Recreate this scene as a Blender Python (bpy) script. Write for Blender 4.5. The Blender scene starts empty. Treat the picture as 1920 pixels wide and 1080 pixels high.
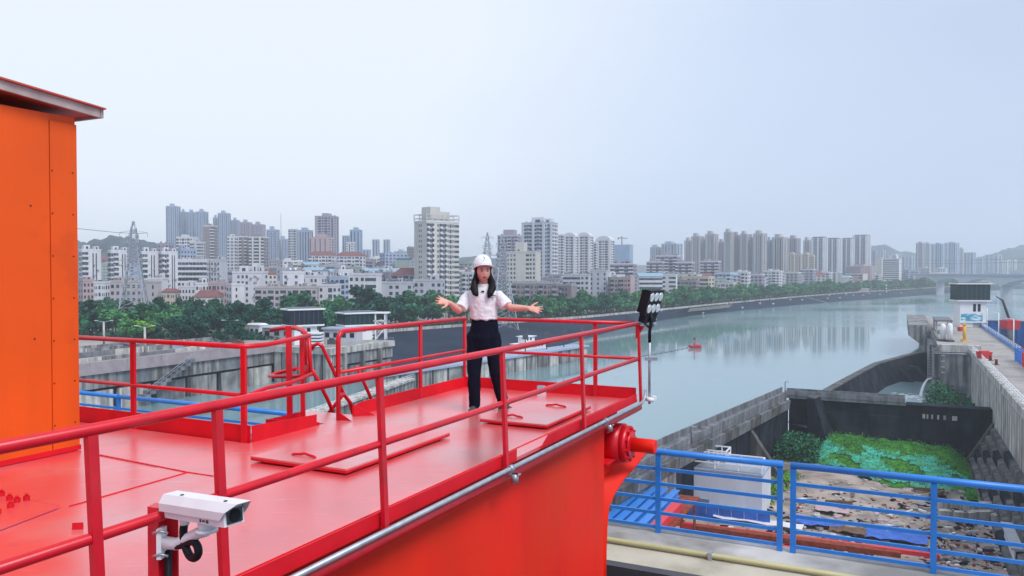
import bpy, bmesh, math, random
import numpy as np
from mathutils import Vector, Matrix
from mathutils.geometry import tessellate_polygon
R = math.radians
random.seed(7)
S = bpy.context.scene
COL = S.collection

# ---------------------------------------------------------------- camera, sky, sun, exposure
CAM_Z, FPX, PITCH = 1.55, 1482.0, math.atan(29 / 1482)
cam = bpy.data.cameras.new('camera'); camo = bpy.data.objects.new('camera', cam); COL.objects.link(camo)
camo.location = (0, 0, CAM_Z); camo.rotation_euler = (math.pi / 2 - PITCH, 0, 0)
cam.sensor_width = 36; cam.lens = 36 * FPX / 1920; cam.clip_start = .05; cam.clip_end = 30000
S.camera = camo
SUN_EL, SUN_AZ = R(52), R(138)          # azimuth measured from +Y towards +X
sd = Vector((math.sin(SUN_AZ) * math.cos(SUN_EL), math.cos(SUN_AZ) * math.cos(SUN_EL), math.sin(SUN_EL)))
W = bpy.data.worlds.new('World'); S.world = W; W.use_nodes = True
wn, wl = W.node_tree.nodes, W.node_tree.links
wn.clear()
wo = wn.new('ShaderNodeOutputWorld'); mixs = wn.new('ShaderNodeMixShader')
sky = wn.new('ShaderNodeTexSky'); sky.sky_type = 'NISHITA'; sky.sun_disc = False
sky.sun_elevation = SUN_EL; sky.sun_rotation = SUN_AZ; sky.dust_density = 3
b1 = wn.new('ShaderNodeBackground'); b1.inputs[1].default_value = .1; wl.new(sky.outputs[0], b1.inputs[0])
tc = wn.new('ShaderNodeTexCoord')
# overcast layer: soft cloud noise, with a brighter side put in ahead to the left
mp = wn.new('ShaderNodeMapping'); mp.inputs['Scale'].default_value = (1, 1, 2.6); wl.new(tc.outputs['Generated'], mp.inputs[0])
nz = wn.new('ShaderNodeTexNoise'); nz.inputs['Scale'].default_value = 1.9; nz.inputs['Detail'].default_value = 4; nz.inputs['Roughness'].default_value = .5
wl.new(mp.outputs[0], nz.inputs[0])
dp = wn.new('ShaderNodeVectorMath'); dp.operation = 'DOT_PRODUCT'
gl = Vector((-.62, .62, .48)).normalized(); dp.inputs[1].default_value = gl
wl.new(tc.outputs['Generated'], dp.inputs[0])
mr = wn.new('ShaderNodeMapRange'); mr.inputs[1].default_value = .25; mr.inputs[2].default_value = 1.0; mr.interpolation_type = 'SMOOTHSTEP'
wl.new(dp.outputs['Value'], mr.inputs[0])
ad = wn.new('ShaderNodeMath'); ad.operation = 'MULTIPLY_ADD'; ad.inputs[1].default_value = .42; wl.new(nz.outputs[0], ad.inputs[0]); wl.new(mr.outputs[0], ad.inputs[2])
rp = wn.new('ShaderNodeValToRGB'); wl.new(ad.outputs[0], rp.inputs[0])
rp.color_ramp.elements[0].position = .10; rp.color_ramp.elements[0].color = (.58, .685, .91, 1)
rp.color_ramp.elements[1].position = 1.0; rp.color_ramp.elements[1].color = (.95, 1.02, 1.14, 1)
e = rp.color_ramp.elements.new(.5); e.color = (.69, .81, 1.02, 1)
b2 = wn.new('ShaderNodeBackground'); b2.inputs[1].default_value = .55; wl.new(rp.outputs[0], b2.inputs[0])
mixs.inputs[0].default_value = .93; wl.new(b1.outputs[0], mixs.inputs[1]); wl.new(b2.outputs[0], mixs.inputs[2]); wl.new(mixs.outputs[0], wo.inputs[0])
sl = bpy.data.lights.new('sun', 'SUN'); sl.energy = 1.5; sl.angle = R(25); sl.color = (1, .975, .94)
so = bpy.data.objects.new('sun', sl); COL.objects.link(so); so.rotation_euler = (-sd).to_track_quat('-Z', 'Y').to_euler(); so.location = (0, 0, 60)
S.view_settings.view_transform = 'Standard'; S.view_settings.look = 'None'; S.view_settings.exposure = .80; S.view_settings.gamma = 1
S.view_settings.use_curve_mapping = False
S.render.engine = 'CYCLES'
try:
    S.cycles.use_denoising = True; S.cycles.denoiser = 'OPENIMAGEDENOISE'
except Exception: pass
S.cycles.max_bounces = 6; S.cycles.diffuse_bounces = 3; S.cycles.volume_bounces = 2; S.cycles.transparent_max_bounces = 8

# ---------------------------------------------------------------- measuring helpers
CP, SP = math.cos(PITCH), math.sin(PITCH)
def ray(px, py):
    a, b = (px - 960) / FPX, (540 - py) / FPX
    return Vector((a, CP + b * SP, -SP + b * CP))
def pz(px, py, z):
    r = ray(px, py); k = (z - CAM_Z) / r.z
    return Vector((r.x * k, r.y * k, z))
def pd(px, py, Y):
    r = ray(px, py); k = Y / r.y
    return Vector((r.x * k, Y, CAM_Z + r.z * k))
def zat(py, Y): return pd(960, py, Y).z
def xat(px, Y): return (px - 960) / FPX * Y * 1.0
U = Vector((.4416, .8972, 0)); Wv = Vector((.8972, -.4416, 0))   # along the girder, across it
ANG = math.atan2(U.y, U.x)
def st(s, t, z=0): return U * s + Wv * t + Vector((0, 0, z))
def to_st(p): return p.dot(U), p.dot(Wv)
ZT, ZW, ZB, ZC = -18.5, -28.5, -36.5, -22.5      # lock tops, river, drained basin, bank crest

# ---------------------------------------------------------------- materials
MATS = {}
def mat(name, col, rough=.6, metal=0, var=.12, scale=3., bump=0., bscale=None, streak=0., island=0., spec=.5, coat=0., cior=1.5, crough=.25, stain=None, stain_scale=.3, stain_amt=.5, sscale=.8, scratch=None, stain2=None, stain2_scale=8, stain2_amt=.7, mapping=(1, 1, 1)):
    m = bpy.data.materials.new(name); m.use_nodes = True; n, l = m.node_tree.nodes, m.node_tree.links
    p = n['Principled BSDF']; p.inputs['Roughness'].default_value = rough; p.inputs['Metallic'].default_value = metal
    p.inputs['Specular IOR Level'].default_value = spec; p.inputs['Coat Weight'].default_value = coat; p.inputs['Coat Roughness'].default_value = crough; p.inputs['Coat IOR'].default_value = cior
    t = n.new('ShaderNodeTexCoord'); mpn = n.new('ShaderNodeMapping'); mpn.inputs['Scale'].default_value = mapping; l.new(t.outputs['Object'], mpn.inputs[0])
    def mixc(fac, a, b, mode='MIX'):
        x = n.new('ShaderNodeMix'); x.data_type = 'RGBA'; x.blend_type = mode
        for sock, v in ((x.inputs['Factor'], fac), (x.inputs['A'], a), (x.inputs['B'], b)):
            if hasattr(v, 'is_output'): l.new(v, sock)
            else: sock.default_value = v if not isinstance(v, tuple) else (*v[:3], 1)
        return x.outputs['Result']
    def noise(sc, det=5, vec=None):
        x = n.new('ShaderNodeTexNoise'); x.inputs['Scale'].default_value = sc; x.inputs['Detail'].default_value = det; l.new(vec or mpn.outputs[0], x.inputs[0]); return x.outputs[0]
    def rng(v, a, b, c, d):
        x = n.new('ShaderNodeMapRange'); l.new(v, x.inputs[0])
        for i, k in enumerate((a, b, c, d)): x.inputs[i + 1].default_value = k
        return x.outputs[0]
    c = tuple(col)
    out = None
    if var:
        out = mixc(rng(noise(scale), .3, .7, 0, 1), tuple(x * (1 - var) for x in c), tuple(min(1, x * (1 + var)) for x in c))
    if streak:
        m2 = n.new('ShaderNodeMapping'); m2.inputs['Scale'].default_value = (1, 1, .09); l.new(t.outputs['Object'], m2.inputs[0])
        f = rng(noise(sscale, 5, m2.outputs[0]), .43, .62, 0, streak)
        out = mixc(f, out or c, tuple(x * .22 for x in c))
    if stain:
        f = rng(noise(stain_scale, 6), .48, .66, 0, stain_amt); out = mixc(f, out or c, stain)
    if scratch:
        m3 = n.new('ShaderNodeMapping'); m3.inputs['Scale'].default_value = (1.2, 11, 1); m3.inputs['Rotation'].default_value = (0, 0, .5); l.new(t.outputs['Object'], m3.inputs[0])
        f = rng(noise(3.2, 3, m3.outputs[0]), .66, .72, 0, .5); out = mixc(f, out or c, scratch)
    if stain2:
        f = rng(noise(stain2_scale, 3), .62, .70, 0, stain2_amt); out = mixc(f, out or c, stain2)
    if island:
        g = n.new('ShaderNodeNewGeometry'); f = rng(g.outputs['Random Per Island'], 0, 1, 1 - island, 1 + island)
        hs = n.new('ShaderNodeHueSaturation'); l.new(f, hs.inputs['Value'])
        if out: l.new(out, hs.inputs['Color'])
        else: hs.inputs['Color'].default_value = (*c, 1)
        out = hs.outputs[0]
    if out: l.new(out, p.inputs['Base Color'])
    else: p.inputs['Base Color'].default_value = (*c, 1)
    if bump:
        bn = n.new('ShaderNodeBump'); bn.inputs['Strength'].default_value = bump; bn.inputs['Distance'].default_value = .05
        l.new(noise(bscale or scale * 4, 6), bn.inputs['Height']); l.new(bn.outputs[0], p.inputs['Normal'])
    MATS[name] = m; return m
M = MATS
mat('red_deck', (.74, .075, .085), .4, var=.1, scale=1.2, bump=.03, bscale=7, spec=.6, coat=1., cior=1.85, crough=.26, stain=(.56, .30, .30), stain_scale=.75, stain_amt=.6, stain2=(.40, .05, .05), stain2_scale=5, stain2_amt=.22, scratch=(.75, .30, .28))
mat('red_rail', (.64, .007, .022), .32, var=.12, scale=6, spec=.5, stain2=(.30, .03, .02), stain2_scale=7, stain2_amt=.4)
mat('red_dark', (.66, .008, .02), .5, var=.12, scale=4, spec=.25)
mat('red_web', (.86, .022, .010), .55, spec=.2, streak=.13, sscale=2.2, var=.08, scale=.8, bump=.02, stain=(.72, .05, .01), stain_scale=.5, stain_amt=.6)
mat('orange', (.77, .10, .007), .45, spec=.3, streak=.10, sscale=3, var=.08, scale=.9, bump=.12, bscale=1.3, stain2=(.45, .06, .01), stain2_scale=2.2, stain2_amt=.25)
mat('orange_seam', (.45, .08, .01), .6, var=.1)
mat('fascia', (.42, .36, .34), .5, .2, var=.2, scale=6)
mat('roof_red', (.5, .09, .05), .5)
mat('galv', (.42, .45, .5), .4, .6, var=.15, scale=14)
mat('steel_dark', (.09, .09, .1), .5, .5)
mat('black', (.008, .009, .014), .55, spec=.25, var=.1)
mat('white_paint', (.78, .79, .82), .4, var=.04, scale=9)
mat('lens_glass', (.015, .02, .03), .12, var=0, spec=.8)
mat('lamp_lens', (.75, .78, .8), .12, .4, var=.25, scale=25)
mat('blue_fence', (.026, .21, .66), .38, var=.1, scale=5)
mat('concrete', (.33, .325, .325), .85, spec=.08, var=.2, scale=.5, bump=.2, bscale=2.5, streak=.85, stain=(.10, .10, .105), stain_scale=.16, stain_amt=.75)
mat('concrete_light', (.56, .545, .52), .85, spec=.08, var=.16, scale=.7, bump=.15, streak=.7, stain=(.19, .19, .185), stain_scale=.35, stain_amt=.6)
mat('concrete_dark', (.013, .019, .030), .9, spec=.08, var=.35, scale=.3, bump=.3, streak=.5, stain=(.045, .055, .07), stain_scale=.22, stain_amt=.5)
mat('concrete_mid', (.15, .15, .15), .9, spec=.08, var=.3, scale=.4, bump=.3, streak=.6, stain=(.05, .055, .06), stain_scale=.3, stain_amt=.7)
mat('concrete_cream', (.50, .47, .38), .8, var=.1, scale=2, bump=.1, stain=(.25, .23, .15), stain_scale=1.4, stain_amt=.6)
mat('pave', (.36, .34, .32), .85, spec=.08, var=.15, scale=.4, stain=(.2, .19, .19), stain_scale=.12, stain_amt=.6)
mat('asphalt', (.09, .09, .095), .9, spec=.08, var=.2, scale=.4)
mat('pink_conc', (.34, .29, .31), .85, spec=.08, var=.15, scale=.5)
mat('bank', (.018, .028, .052), .9, spec=.08, var=.22, scale=.06, bump=.15, stain=(.035, .05, .075), stain_scale=.03, stain_amt=.5)
mat('ground', (.13, .14, .11), .95, spec=.08, var=.3, scale=.03)
mat('hill', (.05, .075, .095), .95, spec=.08, var=.5, scale=.05, bump=.8, bscale=.1, stain=(.10, .11, .11), stain_scale=.02, stain_amt=.5)  # base colour paled and blued to hold some distance haze
mat('yellow', (.75, .42, .01), .45)
mat('pipe_yellow', (.45, .42, .22), .5)
mat('red_thing', (.65, .03, .04), .5)
mat('glass_recess', (.045, .065, .10), .18, var=0, island=.75, spec=.6)  # window glass, also the dark panels painted for shaded balcony recesses
mat('glass_green', (.008, .035, .04), .15, var=.15, scale=.4, spec=.3)
mat('glass_navy', (.008, .016, .034), .15, var=.1, scale=.4, spec=.3)
mat('net_green', (.06, .36, .25), .9, spec=.08, var=.5, scale=1.6, bump=.6, stain=(.05, .20, .035), stain_scale=.4, stain_amt=.95)
mat('grass', (.05, .19, .025), .95, spec=.08, var=.4, scale=1.2, bump=.5)
mat('earth', (.37, .31, .27), .95, spec=.08, var=.3, scale=.25, bump=.4, bscale=1.5, stain=(.12, .10, .09), stain_scale=.16, stain_amt=.7)
mat('wood', (.16, .10, .07), .85, spec=.08, var=.3, scale=2)
mat('rust', (.24, .06, .035), .8, spec=.08, var=.35, scale=1.5)
mat('tarp', (.03, .12, .50), .6, var=.3, scale=.8, bump=.5, bscale=1.2)
mat('shed_white', (.68, .72, .80), .6, var=.06, scale=.3, streak=.08)
mat('hull_red', (.62, .03, .05), .45)
mat('skin', (.74, .38, .31), .5, spec=.3, var=.06, scale=30)
mat('shirt', (.76, .75, .79), .85, var=.04, scale=12, bump=.25, bscale=9)
mat('trouser', (.006, .008, .020), .85, spec=.12, var=.15, scale=8, bump=.2, bscale=10)
mat('hair', (.006, .006, .008), .55, spec=.2, var=.2, scale=40, mapping=(1, 1, .15))
mat('helmet', (.80, .81, .84), .25, var=.02)
mat('shoe', (.06, .055, .055), .7, var=.3, scale=30)
mat('sole', (.45, .42, .38), .7)
mat('lips', (.42, .09, .09), .45, var=0)
mat('eye', (.02, .015, .015), .2, var=0)
mat('navy', (.02, .05, .2), .6, var=0)
mat('trunk', (.10, .08, .06), .9)
def leafmat(name, c, v=.45):
    m = mat(name, c, .7, var=.5, scale=.3, island=v, spec=.10)
    return m
leafmat('leaf_dark', (.014, .072, .048)); leafmat('leaf_mid', (.026, .125, .062)); leafmat('leaf_light', (.058, .20, .072)); leafmat('leaf_yellow', (.11, .27, .035))
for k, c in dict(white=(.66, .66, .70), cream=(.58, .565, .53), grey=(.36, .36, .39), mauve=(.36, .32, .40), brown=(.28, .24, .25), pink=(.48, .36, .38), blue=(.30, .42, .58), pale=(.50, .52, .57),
                 beige=(.46, .43, .44), dark=(.17, .18, .21), tan=(.55, .48, .40), greenish=(.33, .38, .36), slate=(.34, .41, .55)).items():  # slate is lightened and blued so far towers carry haze in their colour
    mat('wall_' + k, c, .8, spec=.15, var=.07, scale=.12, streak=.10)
mat('rooftop', (.27, .27, .285), .9, spec=.08, var=.3, scale=.15)
mat('roof_tile', (.19, .085, .085), .85, spec=.08, var=.25, scale=.8)
mat('concrete_grey', (.21, .225, .25), .85, spec=.08, var=.2, scale=.5, bump=.2, streak=.5, stain=(.09, .095, .10), stain_scale=.3, stain_amt=.6)
mat('roof_blue', (.22, .36, .46), .6, var=.1)
mat('net_blue', (.05, .20, .50), .8, spec=.08, var=.15, scale=.15)
mat('net_teal', (.05, .20, .24), .8, spec=.08, var=.15, scale=.2)
# river: smooth, faint ripples, green body
m = bpy.data.materials.new('river'); m.use_nodes = True; n, l = m.node_tree.nodes, m.node_tree.links
p = n['Principled BSDF']; p.inputs['Base Color'].default_value = (.185, .295, .32, 1); p.inputs['Roughness'].default_value = .07; p.inputs['IOR'].default_value = 1.333
t = n.new('ShaderNodeTexCoord'); m1 = n.new('ShaderNodeMapping'); m1.inputs['Scale'].default_value = (.16, .55, 1); l.new(t.outputs['Object'], m1.inputs[0])
n1 = n.new('ShaderNodeTexNoise'); n1.inputs['Scale'].default_value = 1.0; n1.inputs['Detail'].default_value = 6; l.new(m1.outputs[0], n1.inputs[0])
m2 = n.new('ShaderNodeMapping'); m2.inputs['Scale'].default_value = (.004, .012, 1); l.new(t.outputs['Object'], m2.inputs[0])
n2 = n.new('ShaderNodeTexNoise'); n2.inputs['Scale'].default_value = 1.0; n2.inputs['Detail'].default_value = 4; l.new(m2.outputs[0], n2.inputs[0])
r2 = n.new('ShaderNodeMapRange'); r2.inputs[1].default_value = .42; r2.inputs[2].default_value = .62; r2.inputs[3].default_value = .012; r2.inputs[4].default_value = .055; l.new(n2.outputs[0], r2.inputs[0])
bp = n.new('ShaderNodeBump'); bp.inputs['Distance'].default_value = .6; l.new(r2.outputs[0], bp.inputs['Strength']); l.new(n1.outputs[0], bp.inputs['Height']); l.new(bp.outputs[0], p.inputs['Normal'])
r3 = n.new('ShaderNodeMapRange'); r3.inputs[1].default_value = .4; r3.inputs[2].default_value = .65; r3.inputs[3].default_value = .05; r3.inputs[4].default_value = .16; l.new(n2.outputs[0], r3.inputs[0]); l.new(r3.outputs[0], p.inputs['Roughness'])
M['river'] = m
m = mat('mural', (.2, .45, .6), .5, var=0); n, l = m.node_tree.nodes, m.node_tree.links
t = n.new('ShaderNodeTexCoord'); mm = n.new('ShaderNodeMapping'); mm.inputs['Scale'].default_value = (.5, .5, 1.3); l.new(t.outputs['Object'], mm.inputs[0])
nn = n.new('ShaderNodeTexNoise'); nn.inputs['Scale'].default_value = .9; nn.inputs['Detail'].default_value = 6; l.new(mm.outputs[0], nn.inputs[0])
rr = n.new('ShaderNodeValToRGB'); l.new(nn.outputs[0], rr.inputs[0]); rr.color_ramp.elements[0].position = .35; rr.color_ramp.elements[0].color = (.03, .22, .35, 1); rr.color_ramp.elements[1].position = .62; rr.color_ramp.elements[1].color = (.75, .85, .92, 1)
e = rr.color_ramp.elements.new(.5); e.color = (.12, .45, .58, 1); l.new(rr.outputs[0], n['Principled BSDF'].inputs['Base Color'])

# ---------------------------------------------------------------- mesh builder
class MB:
    def __init__(s): s.v = []; s.f = []; s.sm = []
    def add(s, vs, fs, smooth=False):
        k = len(s.v); s.v += [tuple(x) for x in vs]
        for f in fs: s.f.append(tuple(i + k for i in f)); s.sm.append(smooth)
        return s
    def hexa(s, b, t):          # bottom ring of 4, top ring of 4 (counter-clockwise from above)
        return s.add(list(b) + list(t), [(3, 2, 1, 0), (4, 5, 6, 7), (0, 1, 5, 4), (1, 2, 6, 5), (2, 3, 7, 6), (3, 0, 4, 7)])
    def box(s, c, size, ax=None):    # centre, full sizes along axes ax (default world)
        c = Vector(c); ax = ax or (Vector((1, 0, 0)), Vector((0, 1, 0)), Vector((0, 0, 1)))
        x, y, z = (ax[i] * (size[i] / 2) for i in range(3))
        return s.hexa([c - x - y - z, c + x - y - z, c + x + y - z, c - x + y - z], [c - x - y + z, c + x - y + z, c + x + y + z, c - x + y + z])
    def sbox(s, s0, s1, t0, t1, z0, z1):   # box in girder axes
        return s.box(st((s0 + s1) / 2, (t0 + t1) / 2, (z0 + z1) / 2), (s1 - s0, t1 - t0, z1 - z0), (U, Wv, Vector((0, 0, -1)))) if False else s.hexa(
            [st(s0, t1, z0), st(s1, t1, z0), st(s1, t0, z0), st(s0, t0, z0)], [st(s0, t1, z1), st(s1, t1, z1), st(s1, t0, z1), st(s0, t0, z1)])
    def bar(s, a, b, w, h=None, up=(0, 0, 1)):
        a, b = Vector(a), Vector(b); d = (b - a); L = d.length; d.normalize(); up = Vector(up)
        if abs(d.dot(up)) > .97: up = Vector((1, 0, 0)) if abs(d.x) < .9 else Vector((0, 1, 0))
        x = d.cross(up).normalized(); y = x.cross(d)
        return s.box((a + b) / 2, (w, L, h or w), (x, d, y))
    def tube(s, pts, r, n=10, caps=True, smooth=True):
        pts = [Vector(p) for p in pts]; rs = r if isinstance(r, (list, tuple)) else [r] * len(pts)
        prev = None; rings = []
        for i, p in enumerate(pts):
            d = ((pts[i + 1] - p).normalized() if i < len(pts) - 1 else Vector()) + ((p - pts[i - 1]).normalized() if i else Vector())
            d.normalize()
            if prev is None:
                a = Vector((0, 0, 1)) if abs(d.z) < .9 else Vector((1, 0, 0)); x = d.cross(a).normalized()
            else: x = (prev - d * prev.dot(d)).normalized()
            prev = x; y = d.cross(x)
            rings.append([p + (x * math.cos(2 * math.pi * j / n) + y * math.sin(2 * math.pi * j / n)) * rs[i] for j in range(n)])
        vs = [v for r_ in rings for v in r_]; fs = []
        for i in range(len(pts) - 1):
            for j in range(n):
                a, b = i * n + j, i * n + (j + 1) % n; fs.append((a, b, b + n, a + n))
        k = len(s.v); s.add(vs, fs, smooth)
        if caps:
            s.f.append(tuple(k + j for j in range(n))[::-1]); s.sm.append(False)
            s.f.append(tuple(k + (len(pts) - 1) * n + j for j in range(n))); s.sm.append(False)
        return s
    def prism(s, poly, ex):      # poly list of 3D points, extruded by ex
        poly = [Vector(p) for p in poly]; ex = Vector(ex); n = len(poly)
        tri = tessellate_polygon([poly]); vs = poly + [p + ex for p in poly]
        k = len(s.v); s.add(vs, [(i, (i + 1) % n, (i + 1) % n + n, i + n) for i in range(n)])
        for a, b, c in tri: s.f += [(k + c, k + b, k + a), (k + a + n, k + b + n, k + c + n)]; s.sm += [False, False]
        return s
    def loft(s, rings, smooth=True, caps=True):
        n = len(rings[0]); vs = [v for r_ in rings for v in r_]
        fs = [(i * n + j, i * n + (j + 1) % n, (i + 1) * n + (j + 1) % n, (i + 1) * n + j) for i in range(len(rings) - 1) for j in range(n)]
        k = len(s.v); s.add(vs, fs, smooth)
        if caps: s.f += [tuple(k + j for j in range(n))[::-1], tuple(k + (len(rings) - 1) * n + j for j in range(n))]; s.sm += [smooth, smooth]
        return s
    def ball(s, c, r, nu=14, nv=9, fn=None):
        c = Vector(c); r = r if isinstance(r, (tuple, list)) else (r, r, r); vs = []; 
        for i in range(1, nv):
            a = math.pi * i / nv
            for j in range(nu):
                b = 2 * math.pi * j / nu; d = Vector((math.sin(a) * math.cos(b), math.sin(a) * math.sin(b), math.cos(a)))
                vs.append(c + Vector((d.x * r[0], d.y * r[1], d.z * r[2])) * (fn(d) if fn else 1))
        vs += [c + Vector((0, 0, r[2])) * (fn(Vector((0, 0, 1))) if fn else 1), c - Vector((0, 0, r[2])) * (fn(Vector((0, 0, -1))) if fn else 1)]
        T = len(vs) - 2; fs = []
        for i in range(nv - 2):
            for j in range(nu): a, b = i * nu + j, i * nu + (j + 1) % nu; fs.append((a, a + nu, b + nu, b))
        for j in range(nu): fs += [(T, j, (j + 1) % nu), (T + 1, (nv - 2) * nu + (j + 1) % nu, (nv - 2) * nu + j)]
        return s.add(vs, fs, True)
    def mesh(s, name, m, off=Vector((0, 0, 0)), recalc=True):
        me = bpy.data.meshes.new(name); me.from_pydata([(v[0] - off[0], v[1] - off[1], v[2] - off[2]) for v in s.v], [], s.f)
        me.polygons.foreach_set('use_smooth', s.sm); 
        if recalc:
            bm = bmesh.new(); bm.from_mesh(me); bmesh.ops.recalc_face_normals(bm, faces=bm.faces); bm.to_mesh(me); bm.free()
        if m is not None: me.materials.append(M[m] if isinstance(m, str) else m)
        me.update(); return me
def wloc(o):
    v = Vector()
    while o is not None: v = v + o.location; o = o.parent
    return v
def link(o, parent=None):
    COL.objects.link(o)
    if parent is not None: o.parent = parent
    return o
def tag(o, label=None, cat=None, group=None, kind=None):
    for k, v in (('label', label), ('category', cat), ('group', group), ('kind', kind)):
        if v: o[k] = v
    return o
def thing(name, label, cat, loc=(0, 0, 0), rz=0, group=None):
    o = bpy.data.objects.new(name, None); o.empty_display_size = .3; o.location = loc; o.rotation_euler = (0, 0, rz); link(o); return tag(o, label, cat, group)
def part(name, mb, m, parent=None, label=None, kind=None, local=False):
    off = wloc(parent) if (parent is not None and not local) else Vector((0, 0, 0))
    o = bpy.data.objects.new(name, mb.mesh(name, m, off)); link(o, parent); return tag(o, label, None, None, kind)
def solo(name, mb, m, label, cat, group=None, loc=None):
    loc = Vector(loc) if loc else Vector(mb.v[0]); o = bpy.data.objects.new(name, mb.mesh(name, m, loc)); o.location = loc; link(o); return tag(o, label, cat, group)
def struct(name, mb, m, kind='structure'):
    o = bpy.data.objects.new(name, mb.mesh(name, m)); link(o); return tag(o, kind=kind)
KIDS = {}
def dup(root, loc, rz=0, label=None, group=None, scale=None):
    r = root.copy(); r.location = loc; r.rotation_euler = (0, 0, rz); COL.objects.link(r)
    if scale: r.scale = scale
    if label: r['label'] = label
    if group: r['group'] = group
    for ch in root.children:
        c = ch.copy(); c.parent = r; COL.objects.link(c)
        for g in ch.children:
            d = g.copy(); d.parent = c; COL.objects.link(d)
    return r
def arc(c, a, b, r, a0, a1, n=8):
    return [Vector(c) + Vector(a) * (r * math.cos(a0 + (a1 - a0) * i / n)) + Vector(b) * (r * math.sin(a0 + (a1 - a0) * i / n)) for i in range(n + 1)]
# ---------------------------------------------------------------- river, bank, land
EDGE = [(-500, 850), (300, 800), (700, 730), (930, 692), (1010, 664), (1090, 640), (1200, 608), (1300, 592), (1400, 582), (1500, 572), (1620, 563), (1700, 557), (1780, 550), (1860, 545), (1960, 541), (2300, 535)]
CREST = [(-500, 690), (300, 660), (560, 640), (740, 622), (900, 610), (1000, 603), (1100, 596), (1200, 586), (1300, 576), (1400, 566), (1500, 557), (1600, 549), (1700, 543), (1780, 538), (1920, 530), (2300, 527)]
def interp(tab, x):
    for (a, b), (c, d) in zip(tab, tab[1:]):
        if a <= x <= c: return b + (d - b) * (x - a) / (c - a)
    return tab[0][1] if x < tab[0][0] else tab[-1][1]
def crest(px): return pz(px, interp(CREST, px), ZC)
def gz(px, Y):       # city ground rises away from the river on the upstream side
    k = 1.0 if px < 770 else max(.12, 1 - (px - 770) / 330)
    return ZC - .3 + max(0, min(1, (Y - 430) / 620)) * 27 * k
wp = [st(12, -900), st(12, -44), st(60, -41.5), st(120.2, -33.6), st(187, -24), st(187, -22)]
for q in ((1530, 742), (1585, 709), (1640, 682), (1700, 666), (1737, 660)): wp.append(pz(q[0], q[1], -25.5))
wp += [st(303, 9), st(405, 9), st(405, 27), st(100, 27), st(100, 900)]
wp = [Vector((p.x, p.y, ZW)) for p in wp] + [Vector((4800, 900, ZW)), Vector((4800, 4650, ZW)), Vector((-4800, 4650, ZW)), Vector((-4800, 200, ZW))]
mb = MB(); tri = tessellate_polygon([wp]); mb.add(wp, [t_ for t_ in tri]); struct('river_water', mb, 'river')
pxs = list(range(-500, 2301, 40))
cr = [crest(x) for x in pxs]; ed = [pz(x, interp(EDGE, x), ZW - .3) for x in pxs]
mb = MB(); vs = []
for a, b in zip(ed, cr): vs += [a, a.lerp(b, .55) + Vector((0, 0, -.2)), b]
mb.add(vs, [(3 * i + k, 3 * i + 3 + k, 3 * i + 4 + k, 3 * i + 1 + k) for i in range(len(pxs) - 1) if pxs[i] >= 700 for k in (0, 1)]); struct('river_bank', mb, 'bank')
mb = MB(); vs = []; KF = [0, 7, 40, 120, 260, 500, 900, 1600, 2600, 3600, 6000]
for x, c in zip(pxs, cr):
    d = Vector((c.x, c.y, 0)).normalized()
    for i, k in enumerate(KF):
        q = c + d * k
        if q.y > 4600: q = d * (4600 / d.y)
        z = ZC if i < 2 else gz(x, q.y); vs.append(Vector((q.x, q.y, z)))
N = len(KF)
mb.add(vs, [(N * i + k, N * i + N + k, N * i + N + k + 1, N * i + k + 1) for i in range(len(pxs) - 1) for k in range(1, N - 1)]); struct('city_ground', mb, 'ground')
mb = MB(); mb.add(vs, [(N * i, N * i + N, N * i + N + 1, N * i + 1) for i in range(len(pxs) - 1)]); struct('bank_path', mb, 'concrete_light')
# low parapet along the path
t_ = thing('parapet_wall', 'long pale concrete parapet running along the top of the dark river bank', 'wall', cr[15])
for i in range(13, len(pxs) - 1):
    mb = MB(); a, b = cr[i], cr[i + 1]; mb.bar(a + Vector((0, 0, .6)), b + Vector((0, 0, .6)), .5, 1.2); part('wall_section', mb, 'concrete_light', t_)
# hills
def hill(name, pts, Y, depth, base):
    mb = MB(); rings = []; rnd = random.Random(len(pts))
    ext = []
    for (a, b), (c, d) in zip(pts, pts[1:]):
        for k in range(6): f = k / 6; ext.append((a + (c - a) * f, b + (d - b) * f + rnd.uniform(-1.3, 1.3)))
    ext.append(pts[-1])
    for px, py in ext:
        p_ = pd(px, py, Y); d = Vector((p_.x, p_.y, 0)).normalized(); row = []
        for f, h in ((-1, 0), (-.6, .45), (-.25, .85), (0, 1), (.5, .6), (1, 0)):
            q = Vector((p_.x, p_.y, base)) + d * depth * f; q.z = base + (p_.z - base) * h + rnd.uniform(-1, 1) * 2; row.append(q)
        rings.append(row)
    vs = [v for r_ in rings for v in r_]
    mb.add(vs, [(6 * i + j, 6 * i + 6 + j, 6 * i + 7 + j, 6 * i + 1 + j) for i in range(len(rings) - 1) for j in range(5)], True); struct(name, mb, 'hill')
hill('hill', [(-200, 470), (60, 440), (120, 444), (158, 455), (185, 447), (215, 443), (250, 446), (290, 455), (330, 475), (400, 492)], 1150, 260, 0)
hill('hill', [(640, 500), (700, 480), (740, 478), (790, 484), (850, 484), (900, 480), (935, 486), (1000, 500)], 1900, 400, 0)
hill('hill', [(1600, 500), (1635, 462), (1660, 458), (1680, 470), (1712, 472), (1750, 484), (1830, 482), (1866, 474), (1890, 466), (1925, 458), (2000, 450), (2150, 440), (2300, 450)], 2500, 500, -10)
hill('hill', [(-400, 488), (-100, 484), (200, 490), (500, 494), (800, 498), (1100, 500), (1200, 496), (1300, 500), (1500, 498), (1700, 495), (1900, 488), (2100, 484), (2300, 480)], 3300, 700, -15)

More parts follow.
